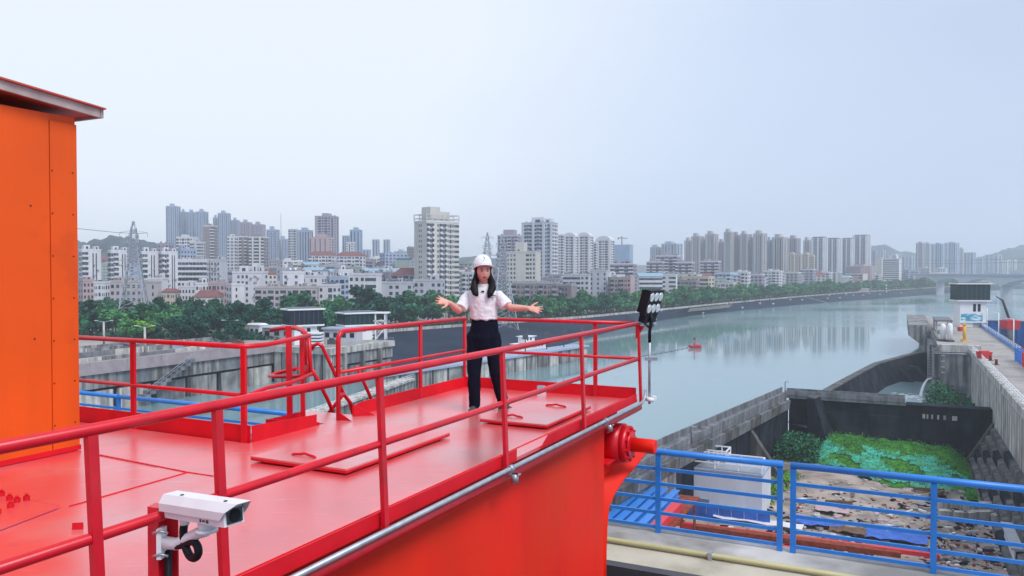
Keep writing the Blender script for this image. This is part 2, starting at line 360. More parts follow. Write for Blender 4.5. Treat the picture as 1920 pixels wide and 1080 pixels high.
# ---------------------------------------------------------------- the red girder we look across
g = thing('steel_girder', 'large glossy red steel girder whose flat top serves as a deck', 'girder', st(4, -3.5, -2.1))
E0, E1, TR, TL = -3.0, 9.33, -2.88, -5.30
mb = MB()
mb.sbox(E0, E1, TL, TR, -.03, 0); part('deck_plate', mb, 'red_deck', g)
mb = MB(); mb.sbox(E0, 5.36, -9.2, TL - .003, -.034, -.003); part('side_deck_plate', mb, 'red_deck', g)
mb = MB(); mb.sbox(6.42, 6.95, -5.95, TL - .003, -.034, -.003); part('landing_plate', mb, 'red_deck', g)
# edge lip: rolled edge below the conduit
mb = MB(); mb.tube([st(E0, TR + .03, -.085), st(E1 - .05, TR + .03, -.085)], .045, 10); part('edge_lip', mb, 'red_rail', g)
mb = MB(); mb.sbox(E0, 8.40, TR - .13, TR - .10, -2.1, -.03); part('side_web', mb, 'red_web', g)
mb = MB(); mb.sbox(E0, 8.40, TL + .1, TL + .13, -2.1, -.03); part('side_web', mb, 'red_web', g)
mb = MB(); mb.sbox(8.38, 8.40, TL + .135, TR - .135, -2.1, -.034); part('end_web', mb, 'red_web', g)
mb = MB(); mb.sbox(E0, 5.3, -9.1, TL + .095, -2.1, -.04); part('side_box', mb, 'red_web', g)
# nose bracket carrying the trunnion
mb = MB()
mb.sbox(8.402, 9.12, TR - .22, TR - .19, -.80, -.034); part('nose_plate', mb, 'red_web', g)
mb = MB(); mb.sbox(8.402, 9.12, TL + .19, TL + .22, -.80, -.034); part('nose_plate', mb, 'red_web', g)
for z in (-.26, -.62):
    mb = MB(); mb.prism([st(8.404, TR - .187, z), st(8.404, TR - .06, z), st(8.72, TR - .06, z), st(8.72, TR - .187, z)], (0, 0, .02)); part('stiffener', mb, 'red_dark', g)
prof = [(9.42, -.66), (9.05, -.78), (8.80, -.86), (8.64, -.97), (8.53, -1.12), (8.47, -1.32), (8.44, -1.6), (8.425, -2.1)]
mb = MB(); ring = []
for i, (s_, z_) in enumerate(prof):
    a = prof[max(0, i - 1)]; b = prof[min(len(prof) - 1, i + 1)]; d = Vector((b[0] - a[0], b[1] - a[1])).normalized(); nn_ = Vector((d.y, -d.x)) * .02
    tq = TR + .10 - .18 * min(1, i / 4); ring.append([st(s_, tq, z_), st(s_, TL + .02, z_), st(s_ + nn_.x, TL + .02, z_ + nn_.y), st(s_ + nn_.x, tq, z_ + nn_.y)])
mb.loft(ring); part('nose_flange', mb, 'red_web', g)
tc_ = lambda t, z=0: st(8.86, t, -.455 + z)
mb = MB(); mb.tube([tc_(TR - .19), tc_(TR - .02)], .235, 24, smooth=True); tr_ = part('trunnion_hub', mb, 'red_rail', g)
mb = MB(); mb.tube([tc_(TR - .02), tc_(TR + .055)], .215, 28); mb.tube([tc_(TR + .055), tc_(TR + .085)], .15, 24); part('bearing_cap', mb, 'red_rail', tr_)
for i in range(10):
    a = i * math.pi / 5 + .2; o_ = U * (.18 * math.cos(a)) + Vector((0, 0, .18 * math.sin(a)))
    mb = MB(); mb.tube([tc_(TR + .05) + o_, tc_(TR + .082) + o_], .017, 6, smooth=False); part('bolt', mb, 'red_dark', tr_)
mb = MB(); mb.tube([tc_(TR + .08), tc_(TR + .34), tc_(TR + .36)], [.082, .082, .074], 20); part('trunnion_shaft', mb, 'red_web', tr_)
mb = MB(); mb.sbox(E0, 8.42, TR - .2, TR - .02, -2.14, -2.1); part('bottom_flange', mb, 'red_dark', g)
# weld seams and plates
def seam(p0, p1, w=.012):
    mb = MB(); mb.bar(Vector(p0) + Vector((0, 0, .003)), Vector(p1) + Vector((0, 0, .003)), w, .006); part('weld_seam', mb, 'red_dark', g)
seam(pz(160, 848, 0), pz(352, 886, 0)); seam(pz(352, 886, 0), pz(130, 950, 0), .008); seam(pz(352, 886, 0), pz(400, 893, 0), .006)
seam(pz(0, 930, 0), pz(110, 950, 0)); seam(st(-1, -3.03), st(9.2, -3.03), .008)
mb = MB(); pl = [pz(-260, 960, .004), pz(0, 932, .004), pz(112, 952, .004), pz(-120, 1040, .004)]; mb.prism(pl, (0, 0, .012)); part('bolting_plate', mb, 'red_deck', g)
for px, py in ((3, 934), (-12, 950), (18, 942), (32, 946), (50, 942), (20, 956), (-30, 962), (-4, 968)):
    c = pz(px, py, 0); mb = MB(); mb.tube([c + Vector((0, 0, .014)), c + Vector((0, 0, .045))], .02, 6, smooth=False); mb.tube([c + Vector((0, 0, .045)), c + Vector((0, 0, .06))], .011, 8); part('bolt', mb, 'red_dark', g)
for px, py in ((548, 868), (728, 812), (145, 993)):
    c = pz(px, py, 0); mb = MB(); mb.bar(c + Vector((-.03, 0, .02)), c + Vector((.03, .01, .02)), .012, .04); part('lug', mb, 'red_dark', g)

def hatch(s0, s1, t0, t1, label, handles):
    h = thing('deck_hatch', label, 'hatch', st((s0 + s1) / 2, (t0 + t1) / 2, 0))
    mb = MB(); mb.sbox(s0 + .06, s1 - .06, t0 + .06, t1 - .06, .001, .038); part('hatch_coaming', mb, 'red_dark', h)
    mb = MB(); mb.sbox(s0, s1, t0, t1, .038, .052); part('hatch_cover', mb, 'red_deck', h)
    mb = MB()
    mb.sbox(s0, s0 + .008, t0, t1, .018, .0375); mb.sbox(s1 - .008, s1, t0, t1, .018, .0375); mb.sbox(s0 + .01, s1 - .01, t1 - .008, t1, .018, .0375); mb.sbox(s0 + .01, s1 - .01, t0, t0 + .008, .018, .0375); part('hatch_rim', mb, 'red_dark', h)
    for s_, t_ in handles:
        pts = [st(s_, t_ - .12, .054), st(s_, t_ - .10, .064), st(s_ + .01, t_ - .05, .066), st(s_ + .01, t_, .076), st(s_ + .01, t_ + .05, .066), st(s_, t_ + .10, .064), st(s_, t_ + .12, .054)]
        mb = MB(); mb.tube(pts, .011, 8); part('hatch_handle', mb, 'red_dark', h)
hatch(4.82, 6.36, -4.75, -3.78, 'large rectangular red hatch cover in the middle of the red deck', [(5.0, -4.35)])
hatch(7.11, 8.35, -3.87, -3.12, 'smaller red hatch cover with two handles beside the standing woman', [(7.32, -3.6), (8.12, -3.45)])

# ---------------------------------------------------------------- red railings
H1, H2 = .93, .50
# rail along the right edge
r = thing('red_railing', 'long red railing on the deck edge, crossing in front of the woman', 'railing', st(2, -2.86, 0))
mb = MB(); mb.tube([st(-2.5, -2.86, H1), st(5, -2.86, H1), st(9.30, -2.86, H1)], .0255, 14); part('top_rail', mb, 'red_rail', r)
mb = MB(); mb.tube([st(-2.5, -2.86, H2), st(5, -2.86, H2), st(9.32, -2.86, H2)], .0235, 12); part('mid_rail', mb, 'red_rail', r)
for s_ in (-1.2, .6, 2.05, 2.69, 3.97, 5.63, 7.37, 9.29):
    mb = MB(); mb.bar(st(s_ + .02, -2.83, -.06), st(s_, -2.858, H1 - .02), .044, .03, up=Wv); part('post', mb, 'red_rail', r)
for s0, s1 in ((-2.5, 5.92), (6.45, 9.26)):
    mb = MB(); mb.sbox(s0, s1, -2.875, -2.868, -.02, .075)
    if s0 > 0: mb = MB(); mb.prism([st(6.40, -2.868, -.02), st(9.26, -2.868, -.02), st(9.26, -2.868, .075), st(6.58, -2.868, .075)], Wv * -.007)
    part('toe_board', mb, 'red_dark', r)
for s_ in (2.9, 4.25, 5.75):
    mb = MB(); mb.sbox(s_, s_ + .1, -2.93, -2.88, .0, .02); part('toe_bracket', mb, 'red_dark', r)
# end rail
r = thing('red_railing', 'short red railing across the far end of the deck behind the woman', 'railing', st(9.31, -4, 0))
mb = MB(); mb.tube([st(9.31, -2.9, H1), st(9.31, -5.2, H1)], .024, 12); part('top_rail', mb, 'red_rail', r)
mb = MB(); mb.tube([st(9.31, -2.89, H2), st(9.31, -5.25, H2)], .02, 12); part('mid_rail', mb, 'red_rail', r)
for t_ in (-3.42, -4.84): mb = MB(); mb.bar(st(9.31, t_, 0), st(9.31, t_, H1 - .02), .05, .025, up=U); part('post', mb, 'red_rail', r)
mb = MB(); k = [(-5.28, 0), (-4.23, 0), (-4.23, .075), (-4.21, .09), (-4.12, .09), (-4.10, .075), (-4.10, 0), (-2.9, 0), (-2.9, .14), (-5.28, .14)]
mb.prism([st(9.335, a, b) for a, b in k], U * -.008); part('toe_board', mb, 'red_dark', r)
mb = MB(); mb.prism([st(9.3, -2.9, H1 - .03), st(9.3, -2.78, H1 - .03), st(9.3, -2.9, H1 - .2)], U * .008); part('gusset', mb, 'red_rail', r)
# far rail with rounded end
r = thing('red_railing', 'red railing with a rounded end beside the stair opening, past the woman', 'railing', st(8, -5.29, 0))
c0 = st(6.62 + .1, -5.29, H1 - .1)
top = [st(6.62, -5.29, 0), st(6.62, -5.29, H1 - .12)] + arc(c0, -U, Vector((0, 0, 1)), .1, 0, math.pi / 2, 6) + [st(9.31, -5.29, H1)]
mb = MB(); mb.tube(top, .026, 12); part('top_rail', mb, 'red_rail', r)
mb = MB(); mb.tube([st(6.62, -5.29, H2), st(9.31, -5.29, H2)], .02, 12); part('mid_rail', mb, 'red_rail', r)
for s_ in (8.2, 9.30): mb = MB(); mb.bar(st(s_, -5.29, 0), st(s_, -5.29, H1 - .02), .05, .025, up=Wv); part('post', mb, 'red_rail', r)
mb = MB(); mb.prism([st(6.85, -5.29, 0), st(9.32, -5.29, 0), st(9.32, -5.29, .14), st(7.0, -5.29, .14), st(6.85, -5.29, .10)], Wv * .008); part('toe_board', mb, 'red_dark', r)
mb = MB(); mb.prism([st(6.86, -5.275, .005), st(6.86, -5.275, .13), st(7.0, -5.1, .005)], U * .008); part('gusset', mb, 'red_dark', r)
mb = MB(); mb.prism([st(6.6, -5.27, .003), st(6.6, -5.27, .09), st(6.6, -5.1, .003)], U * .008); part('gusset', mb, 'red_dark', r)
# left rail: runs away from the orange cabin, then turns along the deck to the ladder cage
r = thing('red_railing', 'red railing from the orange cabin to the stair opening with blue fence behind', 'railing', st(5.38, -6.5, 0))
hl = .875; tt = [st(5.37, -9.0, hl), st(5.37, -5.6, hl), st(5.42, -5.4, hl), st(5.62, -5.34, hl), pd(540, 628, 8.0), pd(581, 629, 8.25)]
mb = MB(); mb.tube([st(5.37, -9.0, hl), st(5.37, -5.45, hl), st(5.43, -5.36, hl), pd(500, 646, 7.45), pd(545, 637, 7.85), pd(580, 629, 8.2)], .024, 12); part('top_rail', mb, 'red_rail', r)
mb = MB(); mb.tube([st(5.37, -9.0, .43), st(5.37, -5.45, .43), st(5.43, -5.36, .43), pd(500, 727, 7.45), pd(550, 716, 7.9), pd(584, 701, 8.2)], .02, 12); part('mid_rail', mb, 'red_rail', r)
for t_ in (-8.4, -6.84, -5.37): mb = MB(); mb.bar(st(5.37, t_, -.05), st(5.37, t_, hl - .01), .055, .028, up=U); part('post', mb, 'red_rail', r)
mb = MB(); mb.sbox(5.385, 5.393, -9.1, -5.31, -.03, .155); part('toe_board', mb, 'red_dark', r)
mb = MB(); mb.prism([st(5.39, -5.30, -.02), st(6.28, -5.30, 0), st(6.28, -5.30, .115), st(5.39, -5.30, .155)], Wv * .008); part('toe_board', mb, 'red_dark', r)
mb = MB(); mb.prism([pd(498, 838, 8.0), pd(572, 820, 8.4), pd(572, 770, 8.4), pd(498, 787, 8.0)], U * .008); part('toe_board', mb, 'red_dark', r)
mb = MB(); mb.prism([pd(498, 838, 7.98), pd(598, 826, 7.99), pd(598, 792, 7.99), pd(498, 786, 7.98)], U * .008); part('toe_board', mb, 'red_dark', r)
for px, y0, y1, Y, w in ((541, 611, 800, 8.5, .06), (566, 632, 812, 8.2, .045)):
    mb = MB(); mb.bar(pd(px + 3, y1, Y), pd(px, y0, Y), w, .03, up=(0, 1, 0)); part('post', mb, 'red_rail', r)
# ladder cage and stair rails going down the far side
c = thing('access_ladder', 'red caged ladder head with hoops and sloping stair rails over the deck edge', 'ladder', pd(600, 795, 8.5))
Yc = 8.6
mb = MB(); mb.tube([pd(508, 619, 9.0), pd(530, 615, 8.9), pd(556, 615, 8.7), pd(568, 620, 8.5), pd(577, 632, 8.3)], .026, 10); part('hoop', mb, 'red_rail', c)
mb = MB(); mb.tube([pd(508, 619, 9.0), pd(525, 616, 9.2), pd(556, 613, 9.2)], .022, 10); part('hoop', mb, 'red_rail', c)
mb = MB(); mb.tube([pd(558, 691, 8.9), pd(530, 697, 9.1), pd(508, 703, 9.1), pd(506, 705, 8.9), pd(515, 706, 8.7), pd(560, 706, 8.5), pd(574, 700, 8.4), pd(579, 689, 8.4), pd(576, 680, 8.5)], .022, 10); part('hoop', mb, 'red_rail', c)
for a, b, Y in (((569, 635), (569, 680), 8.5), ((575, 634), (572, 684), 8.4), ((579, 630), (583, 705), 8.3)):
    mb = MB(); mb.tube([pd(*a, Y), pd(*b, Y)], .022, 8); part('cage_bar', mb, 'red_rail', c)
for pts, Y in (([(584, 655), (588, 648), (596, 644.5), (604, 649), (629, 703), (645, 740), (657, 755), (674, 790)], 9.0), ([(584, 691), (595, 711), (614, 748), (634, 796)], 8.75), ([(602, 792), (645, 738)], 8.95), ([(669, 687), (690, 734), (706, 772)], 9.4), ([(655, 752), (664, 785)], 9.2)):
    mb = MB(); mb.tube([pd(a, b, Y + .003 * (b - 640)) for a, b in pts], .022, 10); part('stair_rail', mb, 'red_rail', c)
for i in range(5):
    mb = MB(); a = pd(640 + i * 9, 800 + i * 22, 8.8 + .1 * i); mb.box(a, (.5, .22, .03)); part('tread', mb, 'red_dark', c)

# ---------------------------------------------------------------- orange cabin
k = thing('machine_cabin', 'tall orange sheet metal cabin standing on the red deck', 'cabin', st(3, -7.5, 0))
T0 = -6.45
mb = MB(); mb.sbox(-.5, 4.505, -8.6, T0, .0, 2.89); part('wall_body', mb, 'orange', k)
mb = MB(); mb.sbox(-.5, 4.262, T0 + .001, T0 + .012, .03, 2.885); part('wall_panel', mb, 'orange', k)
mb = MB(); mb.sbox(4.27, 4.51, T0 + .001, T0 + .015, .02, 2.83); part('corner_post', mb, 'orange', k)
mb = MB(); mb.sbox(-.5, 4.52, T0 + .002, T0 + .02, .002, .045); part('base_strip', mb, 'red_dark', k)
for s_, z_ in [(4.1, 2.1), (4.12, 1.0)] + [(4.285, .25 + .36 * i) for i in range(7)] + [(4.47, .25 + .36 * i) for i in range(7)]:
    mb = MB(); mb.tube([st(s_, T0 + .012, z_), st(s_, T0 + .018, z_)], .007, 6); part('rivet', mb, 'black', k)
def roofz(s_): return 2.912 + (4.66 - s_) * .085
mb = MB(); mb.prism([st(-.8, T0 + .12, roofz(-.8)), st(4.66, T0 + .12, roofz(4.66)), st(4.66, T0 + .12, roofz(4.66) + .075), st(-.8, T0 + .12, roofz(-.8) + .075)], Wv * -.03); rf = part('roof_fascia', mb, 'fascia', k)
mb = MB(); mb.prism([st(4.665, -8.9, roofz(4.66)), st(4.665, T0 + .12, roofz(4.66)), st(4.665, T0 + .12, roofz(4.66) + .075), st(4.665, -8.9, roofz(4.66) + .075)], U * .03); part('end_fascia', mb, 'fascia', k)
mb = MB(); mb.prism([st(-.8, T0 + .085, roofz(-.8) + .02), st(4.66, T0 + .085, roofz(4.66) + .02), st(4.66, T0 + .085, roofz(4.66) + .06), st(-.8, T0 + .085, roofz(-.8) + .06)], Wv * -2.6); part('roof', mb, 'roof_red', k)
mb = MB(); mb.prism([st(-.8, T0 + .15, roofz(-.8) + .077), st(4.70, T0 + .15, roofz(4.70) + .077), st(4.70, T0 + .15, roofz(4.70) + .09), st(-.8, T0 + .15, roofz(-.8) + .09)], Wv * -.1); part('roof_edge_trim', mb, 'roof_red', k)

# ---------------------------------------------------------------- conduit pipe with clamps
c = thing('conduit_pipe', 'grey steel conduit clamped along the outer edge of the red deck', 'pipe', st(5, -2.8, -.03))
mb = MB(); mb.tube([st(-2.5, -2.79, -.02), st(9.2, -2.79, -.02), st(9.33, -2.79, .02), st(9.36, -2.79, .12)], .019, 12); part('pipe', mb, 'galv', c)
for s_ in (5.62, 7.9):
    mb = MB(); mb.tube([st(s_, -2.79, -.02), st(s_ + .05, -2.79, -.02)], .03, 12); cl = part('clamp', mb, 'galv', c)
    mb = MB(); mb.sbox(s_ - .02, s_ + .03, -2.86, -2.70, -.058, -.05); part('clamp_plate', mb, 'galv', cl)
    mb = MB(); mb.tube([st(s_, -2.74, -.05), st(s_, -2.74, -.12)], .03, 10); part('clamp_bolt', mb, 'galv', cl)
# ---------------------------------------------------------------- floodlight on its pole
f = thing('floodlight', 'black floodlight with six round lamps on a thin pole at the deck corner', 'floodlight', st(9.36, -2.74, 0))
base = st(9.36, -2.74, 0)
mb = MB(); mb.tube([base + Vector((0, 0, -.05)), base + Vector((0, 0, .82))], .016, 10); part('pole', mb, 'galv', f)
mb = MB(); mb.tube([base + Vector((0, 0, .70)), base + Vector((.0, 0, .83)), base + Vector((.02, 0, .95)), base + Vector((0.01, 0, 1.06))], .02, 10); part('cable_sleeve', mb, 'black', f)
mb = MB(); mb.box(base + Vector((.02, 0, .50)), (.14, .06, .04)); part('pole_clamp', mb, 'galv', f)
mb = MB(); mb.tube([base + Vector((0, 0, -.02)), base + Vector((.01, 0, .03))], .05, 12); mb.box(base + Vector((.06, 0, .02)), (.05, .05, .05)); part('pole_foot', mb, 'white_paint', f)
# lamp head: tilted panel facing right and slightly towards us
hc = base + Vector((.03, .02, 1.19)); hx = Vector((.80, -.60, 0)).normalized(); hx2 = Vector((.55, .83, 0)).normalized()
nF = Vector((.80, -.54, -.27)).normalized(); hxx = Vector((-nF.y, nF.x, 0)).normalized(); hy = nF.cross(hxx).normalized()
if hy.z < 0: hy = -hy
mb = MB(); mb.box(hc, (.40, .31, .07), (hxx, hy, nF)); head = part('lamp_head', mb, 'black', f)
for i in range(7):
    mb = MB(); mb.box(hc - nF * .06 + hxx * (-.17 + i * .057), (.012, .28, .05), (hxx, hy, nF)); part('cooling_fin', mb, 'black', head)
for i in range(3):
    for j in range(2):
        cc = hc + nF * .036 + hxx * (-.125 + i * .125) + hy * (.075 - j * .145)
        mb = MB(); mb.tube([cc, cc + nF * .012], [.058, .052], 18); part('lamp_lens', mb, 'lamp_lens', head)
mb = MB(); mb.box(hc - hy * .205 + nF * .0, (.34, .09, .08), (hxx, hy, nF)); part('driver_box', mb, 'black', f)
mb = MB(); mb.tube([hc - hy * .26 - hxx * .1 + nF * .03, hc - hy * .31 + nF * .06, hc - hy * .29 + hxx * .12 + nF * .04], .02, 8); part('bracket', mb, 'steel_dark', f)

# ---------------------------------------------------------------- CCTV camera on its post
q = thing('security_camera', 'white housing security camera bolted to a red post on the railing', 'camera', pd(300, 1000, 3.45))
pb = st(2.4, -2.86, 0)
pp = thing('camera_post', 'short wide red steel post beside the security camera', 'post', (pd(300, 1000, 3.42).x, 3.42, -.1))
P0 = pd(300, 950, 3.42)
mb = MB(); mb.hexa([(P0.x - .055, 3.42, -.12), (P0.x + .0, 3.40, -.12), (P0.x + .01, 3.46, -.12), (P0.x - .045, 3.48, -.12)], [(P0.x - .055, 3.42, P0.z), (P0.x, 3.40, P0.z), (P0.x + .01, 3.46, P0.z), (P0.x - .045, 3.48, P0.z)]); part('flange', mb, 'red_rail', pp)
mb = MB(); mb.box((P0.x + .03, 3.455, (P0.z - .12) / 2 - .02), (.065, .012, P0.z + .08)); part('web_plate', mb, 'red_dark', pp)
mb = MB(); mb.tube([(P0.x + .035, 3.42, -.12), (P0.x + .035, 3.42, .34)], .016, 8); part('conduit', mb, 'black', pp)
cA = pd(324, 948, 3.40); cB = pd(440, 966, 3.16)          # rear end and front end of the housing axis
ax = (cB - cA).normalized(); up = Vector((0, 0, 1)); sx = ax.cross(up).normalized(); uy = sx.cross(ax).normalized()
L = (cB - cA).length
def hs(u_, x_, y_): return cA + ax * u_ + sx * (x_ * .86) + uy * (y_ * .86)
def prof_ring(u_, pts): return [hs(u_, x, y) for x, y in pts]
bw = .055
mb = MB(); body = [(-bw, -.045), (bw, -.045), (bw, .02), (bw - .02, .05), (-bw + .02, .05), (-bw, .02)]
mb.loft([prof_ring(0, [(x * .85, y * .85) for x, y in body]), prof_ring(.015, body), prof_ring(L - .005, body)], smooth=False); part('housing', mb, 'white_paint', q)
mb = MB(); so_ = [(-bw - .008, -.012), (-bw - .008, .025), (-bw + .018, .06), (bw - .018, .06), (bw + .008, .025), (bw + .008, -.012), (bw + .012, -.012), (bw + .012, .027), (bw - .016, .066), (-bw + .016, .066), (-bw - .012, .027), (-bw - .012, -.012)]
r0 = prof_ring(-.012, so_); r1 = prof_ring(L - .02, so_)
r1 = [p_ + ax * (.09 * max(0, min(1, ((p_ - cA).dot(uy) - .0) / .06))) for p_ in r1]
mb.loft([r0, r1], smooth=False); part('sun_shield', mb, 'white_paint', q)
for u_ in (.1, L - .03):
    mb = MB(); mb.tube([hs(u_, .02, .066), hs(u_, .02, .070)], .008, 8); part('screw', mb, 'black', q)
mb = MB(); mb.prism(prof_ring(L - .004, [(-.042, -.034), (.042, -.034), (.042, .034), (-.042, .034)]), ax * .006); part('front_window', mb, 'lens_glass', q)
mb = MB(); mb.tube([hs(L - .002, 0, 0), hs(L + .006, 0, 0)], .026, 16); part('lens', mb, 'black', q)
mb = MB(); mb.box(hs(L - .16, bw + .0015, -.03), (.008, .003, .012), (ax, sx, uy)); mb.box(hs(L - .115, bw + .0015, -.03), (.014, .003, .012), (ax, sx, uy)); mb.box(hs(L - .14, bw + .001, -.03), (.016, .002, .008), (ax, sx, uy)); part('name_plate', mb, 'steel_dark', q)
jm = hs(L * .55, 0, -.046)
mb = MB(); mb.tube([jm, jm - uy * .035], .035, 14); part('swivel_head', mb, 'white_paint', q)
mb = MB(); mb.tube([jm - uy * .035, jm - uy * .05], .045, 16); part('swivel_base', mb, 'white_paint', q)
wp_ = Vector((P0.x + .02, 3.40, P0.z - .15))
mb = MB(); mb.tube([jm - uy * .045, jm - uy * .06 - ax * .06, wp_ + Vector((.07, -.02, .0)), wp_], [.022, .024, .026, .028], 12); part('arm', mb, 'white_paint', q)
mb = MB(); mb.box(wp_ - Vector((.005, 0, 0)), (.02, .06, .13)); part('wall_plate', mb, 'white_paint', q)
for dz in (-.05, .05):
    mb = MB(); mb.tube([wp_ + Vector((-.03, -.032, dz)), wp_ + Vector((.0, -.034, dz + .012)), wp_ + Vector((.035, -.03, dz))], .006, 6); part('band_clamp', mb, 'galv', q)
cb = hs(L * .22, .01, -.046)
mb = MB(); mb.tube([cb + uy * .0, cb - uy * .03], .02, 10); part('cable_gland', mb, 'white_paint', q)
lp = [cb - uy * .02, cb - uy * .06 - ax * .012, cb - uy * .11 - ax * .008, cb - uy * .155 + ax * .02, cb - uy * .165 + ax * .055, cb - uy * .145 + ax * .085, cb - uy * .115 + ax * .085, cb - uy * .095 + ax * .06, cb - uy * .1 + ax * .03, cb - uy * .12 - ax * .03, cb - uy * .13 - ax * .09]
mb = MB()
def smoothpts(p, k=4):
    out = []
    for i in range(len(p) - 1):
        p0, p1, p2, p3 = p[max(0, i - 1)], p[i], p[i + 1], p[min(len(p) - 1, i + 2)]
        for j in range(k):
            t_ = j / k; out.append(.5 * ((2 * p1) + (p2 - p0) * t_ + (2 * p0 - 5 * p1 + 4 * p2 - p3) * t_ ** 2 + (3 * p1 - p0 - 3 * p2 + p3) * t_ ** 3))
    return out + [p[-1]]
mb.tube(smoothpts(lp), .017, 10); part('cable_loop', mb, 'black', q)

# ---------------------------------------------------------------- pier top we stand over, with the blue fence
FS = 10.8                                         # the fence line, along Wv
mb = MB(); mb.sbox(9.62, 10.30, -60, 40, -4.5, -2.15); struct('pier_kerb', mb, 'concrete_cream')
mb = MB(); mb.sbox(10.30, 11.0, -60, 40, -12, -2.10); struct('pier_edge', mb, 'concrete_light')
mb = MB(); mb.sbox(-20, 9.62, -60, 40, -5, -2.35); struct('pier_floor', mb, 'asphalt')
mb = MB(); mb.sbox(4, 10.95, -60, 40, -37.5, -5.02); struct('pier_body', mb, 'concrete')
c = thing('drain_pipe', 'thin yellowish pipe lying along the cream concrete kerb under the blue fence', 'pipe', st(10.55, 0, -2))
mb = MB(); mb.tube([st(10.22, -30, -2.1), st(10.22, 14, -2.1)], .035, 10); part('pipe', mb, 'pipe_yellow', c)
for t_ in (-2.2, .5, 3.2): mb = MB(); mb.sbox(10.16, 10.28, t_, t_ + .05, -2.148, -2.055); part('pipe_clip', mb, 'galv', c)
mb = MB(); mb.sbox(9.45, 9.615, -40, 20, -2.345, -2.15); solo('steel_angle', mb, 'steel_dark', 'dark steel angle running below the cream concrete kerb', 'steel angle')
fe = thing('blue_fence', 'blue painted steel fence with five horizontal rails along the concrete pier edge', 'fence', st(FS, 0, -2))
FZ0, FZ1 = -2.12, -.96
def bay(t0, t1, post=True, cap=True):
    mb = MB(); mb.tube([st(FS, t0, FZ1), st(FS, t1, FZ1)], .045, 12); part('top_rail', mb, 'blue_fence', fe)
    for z in (-1.20, -1.41, -1.62, -1.82, -2.02):
        mb = MB(); mb.sbox(FS - .015, FS + .015, t0 + .03, t1 - .03, z - .022, z + .022); part('slat', mb, 'blue_fence', fe)
def fpost(t_):
    mb = MB(); mb.sbox(FS - .03, FS + .03, t_ - .035, t_ + .035, FZ0, FZ1 - .04); part('post', mb, 'blue_fence', fe)
for a, b in ((-26, -20.2), (-20.15, -14.2), (-14.15, -9.6), (-9.5, -4.7), (-4.65, -1.36), (-1.27, 2.02), (2.1, 5.4)): bay(a, b)
for t_ in (-23, -20.2, -17.2, -14.2, -11.5, -9.55, -7.2, -4.7, -3.03, -1.40, -1.235, .38, 2.0, 2.12): fpost(t_)
# ---------------------------------------------------------------- the woman with the helmet
WB = pd(908, 772, 8.76); WB.z = 0
wm = thing('person', 'woman in white polo shirt, black trousers and white helmet, arms spread wide', 'person', WB)
PX = 8.76 / FPX
def wp3(px, py, y=0.0):     # figure coordinates: metres right of / above her feet, y towards the back
    p_ = pd(px, py, WB.y + y); return p_ - Vector((WB.x, WB.y, 0))
def ell(c, rx, ry, n=20, tilt=0, ax=None):
    c = Vector(c); ax = ax or (Vector((1, 0, 0)), Vector((0, 1, 0)))
    return [c + ax[0] * (rx * math.cos(2 * math.pi * i / n)) + ax[1] * (ry * math.sin(2 * math.pi * i / n)) for i in range(n)]
def limb(mb, pts, rad, n=14):
    mb.tube(pts, rad, n)
    for p_, r_ in ((pts[0], rad[0]), (pts[-1], rad[-1])): mb.ball(p_, r_ * .98, 12, 8)
def solid(name, mb, m, parent, voxel, smooth=2, factor=.5, fold=0, fscale=.1):
    me = mb.mesh(name, m); o = bpy.data.objects.new(name, me); COL.objects.link(o)
    a = o.modifiers.new('r', 'REMESH'); a.mode = 'VOXEL'; a.voxel_size = voxel; a.use_smooth_shade = True
    if smooth: b_ = o.modifiers.new('s', 'SMOOTH'); b_.iterations = smooth; b_.factor = factor
    if fold:
        tx = bpy.data.textures.new('folds', 'CLOUDS'); tx.noise_scale = fscale; tx.noise_depth = 2; d_ = o.modifiers.new('f', 'DISPLACE'); d_.texture = tx; d_.strength = fold; d_.mid_level = .5; d_.texture_coords = 'LOCAL'
    dg = bpy.context.evaluated_depsgraph_get(); me2 = bpy.data.meshes.new_from_object(o.evaluated_get(dg)); me2.name = name
    if not me2.materials: me2.materials.append(M[m])
    else: me2.materials[0] = M[m]
    o.modifiers.clear(); o.data = me2
    me2.polygons.foreach_set('use_smooth', [True] * len(me2.polygons))
    if parent is not None: o.parent = parent
    return o
hz = wp3(906, 508).z          # centre of the head
HC = Vector((wp3(906, 510).x, -.03, wp3(906, 510).z))
yaw = R(14); hX = Vector((math.cos(yaw), math.sin(yaw), 0)); hY = Vector((-math.sin(yaw), math.cos(yaw), 0))      # facing -hY, turned to her left
def hp(x, y, z): return HC + hX * x + hY * y + Vector((0, 0, z))
shL, shR = wp3(878, 553.5, .02), wp3(935, 553.5, -.02)
elL, elR = wp3(860, 582, -.10), wp3(958, 577, -.10)
wrL, wrR = wp3(843, 568, -.26), wp3(991, 578, -.22)
hipL, hipR = wp3(893, 628), wp3(921, 628)
knL, knR = wp3(889, 700, -.03), wp3(931, 700, -.03)
anL, anR = wp3(890, 767, 0), wp3(945, 761, .06)
anL.z, anR.z = .09, .10
body = MB()
# torso and neck
tor = [(wp3(908, 640), .13, .10), (wp3(907, 600), .125, .09), (wp3(906, 580), .135, .095), (wp3(906, 560), .15, .105), (wp3(906, 546), .145, .085), (wp3(906, 541), .08, .06)]
body.loft([ell(c, a, b) for c, a, b in tor])
limb(body, [wp3(906, 546) + Vector((0, .01, 0)), HC + Vector((0, .015, -.07))], [.055, .05])
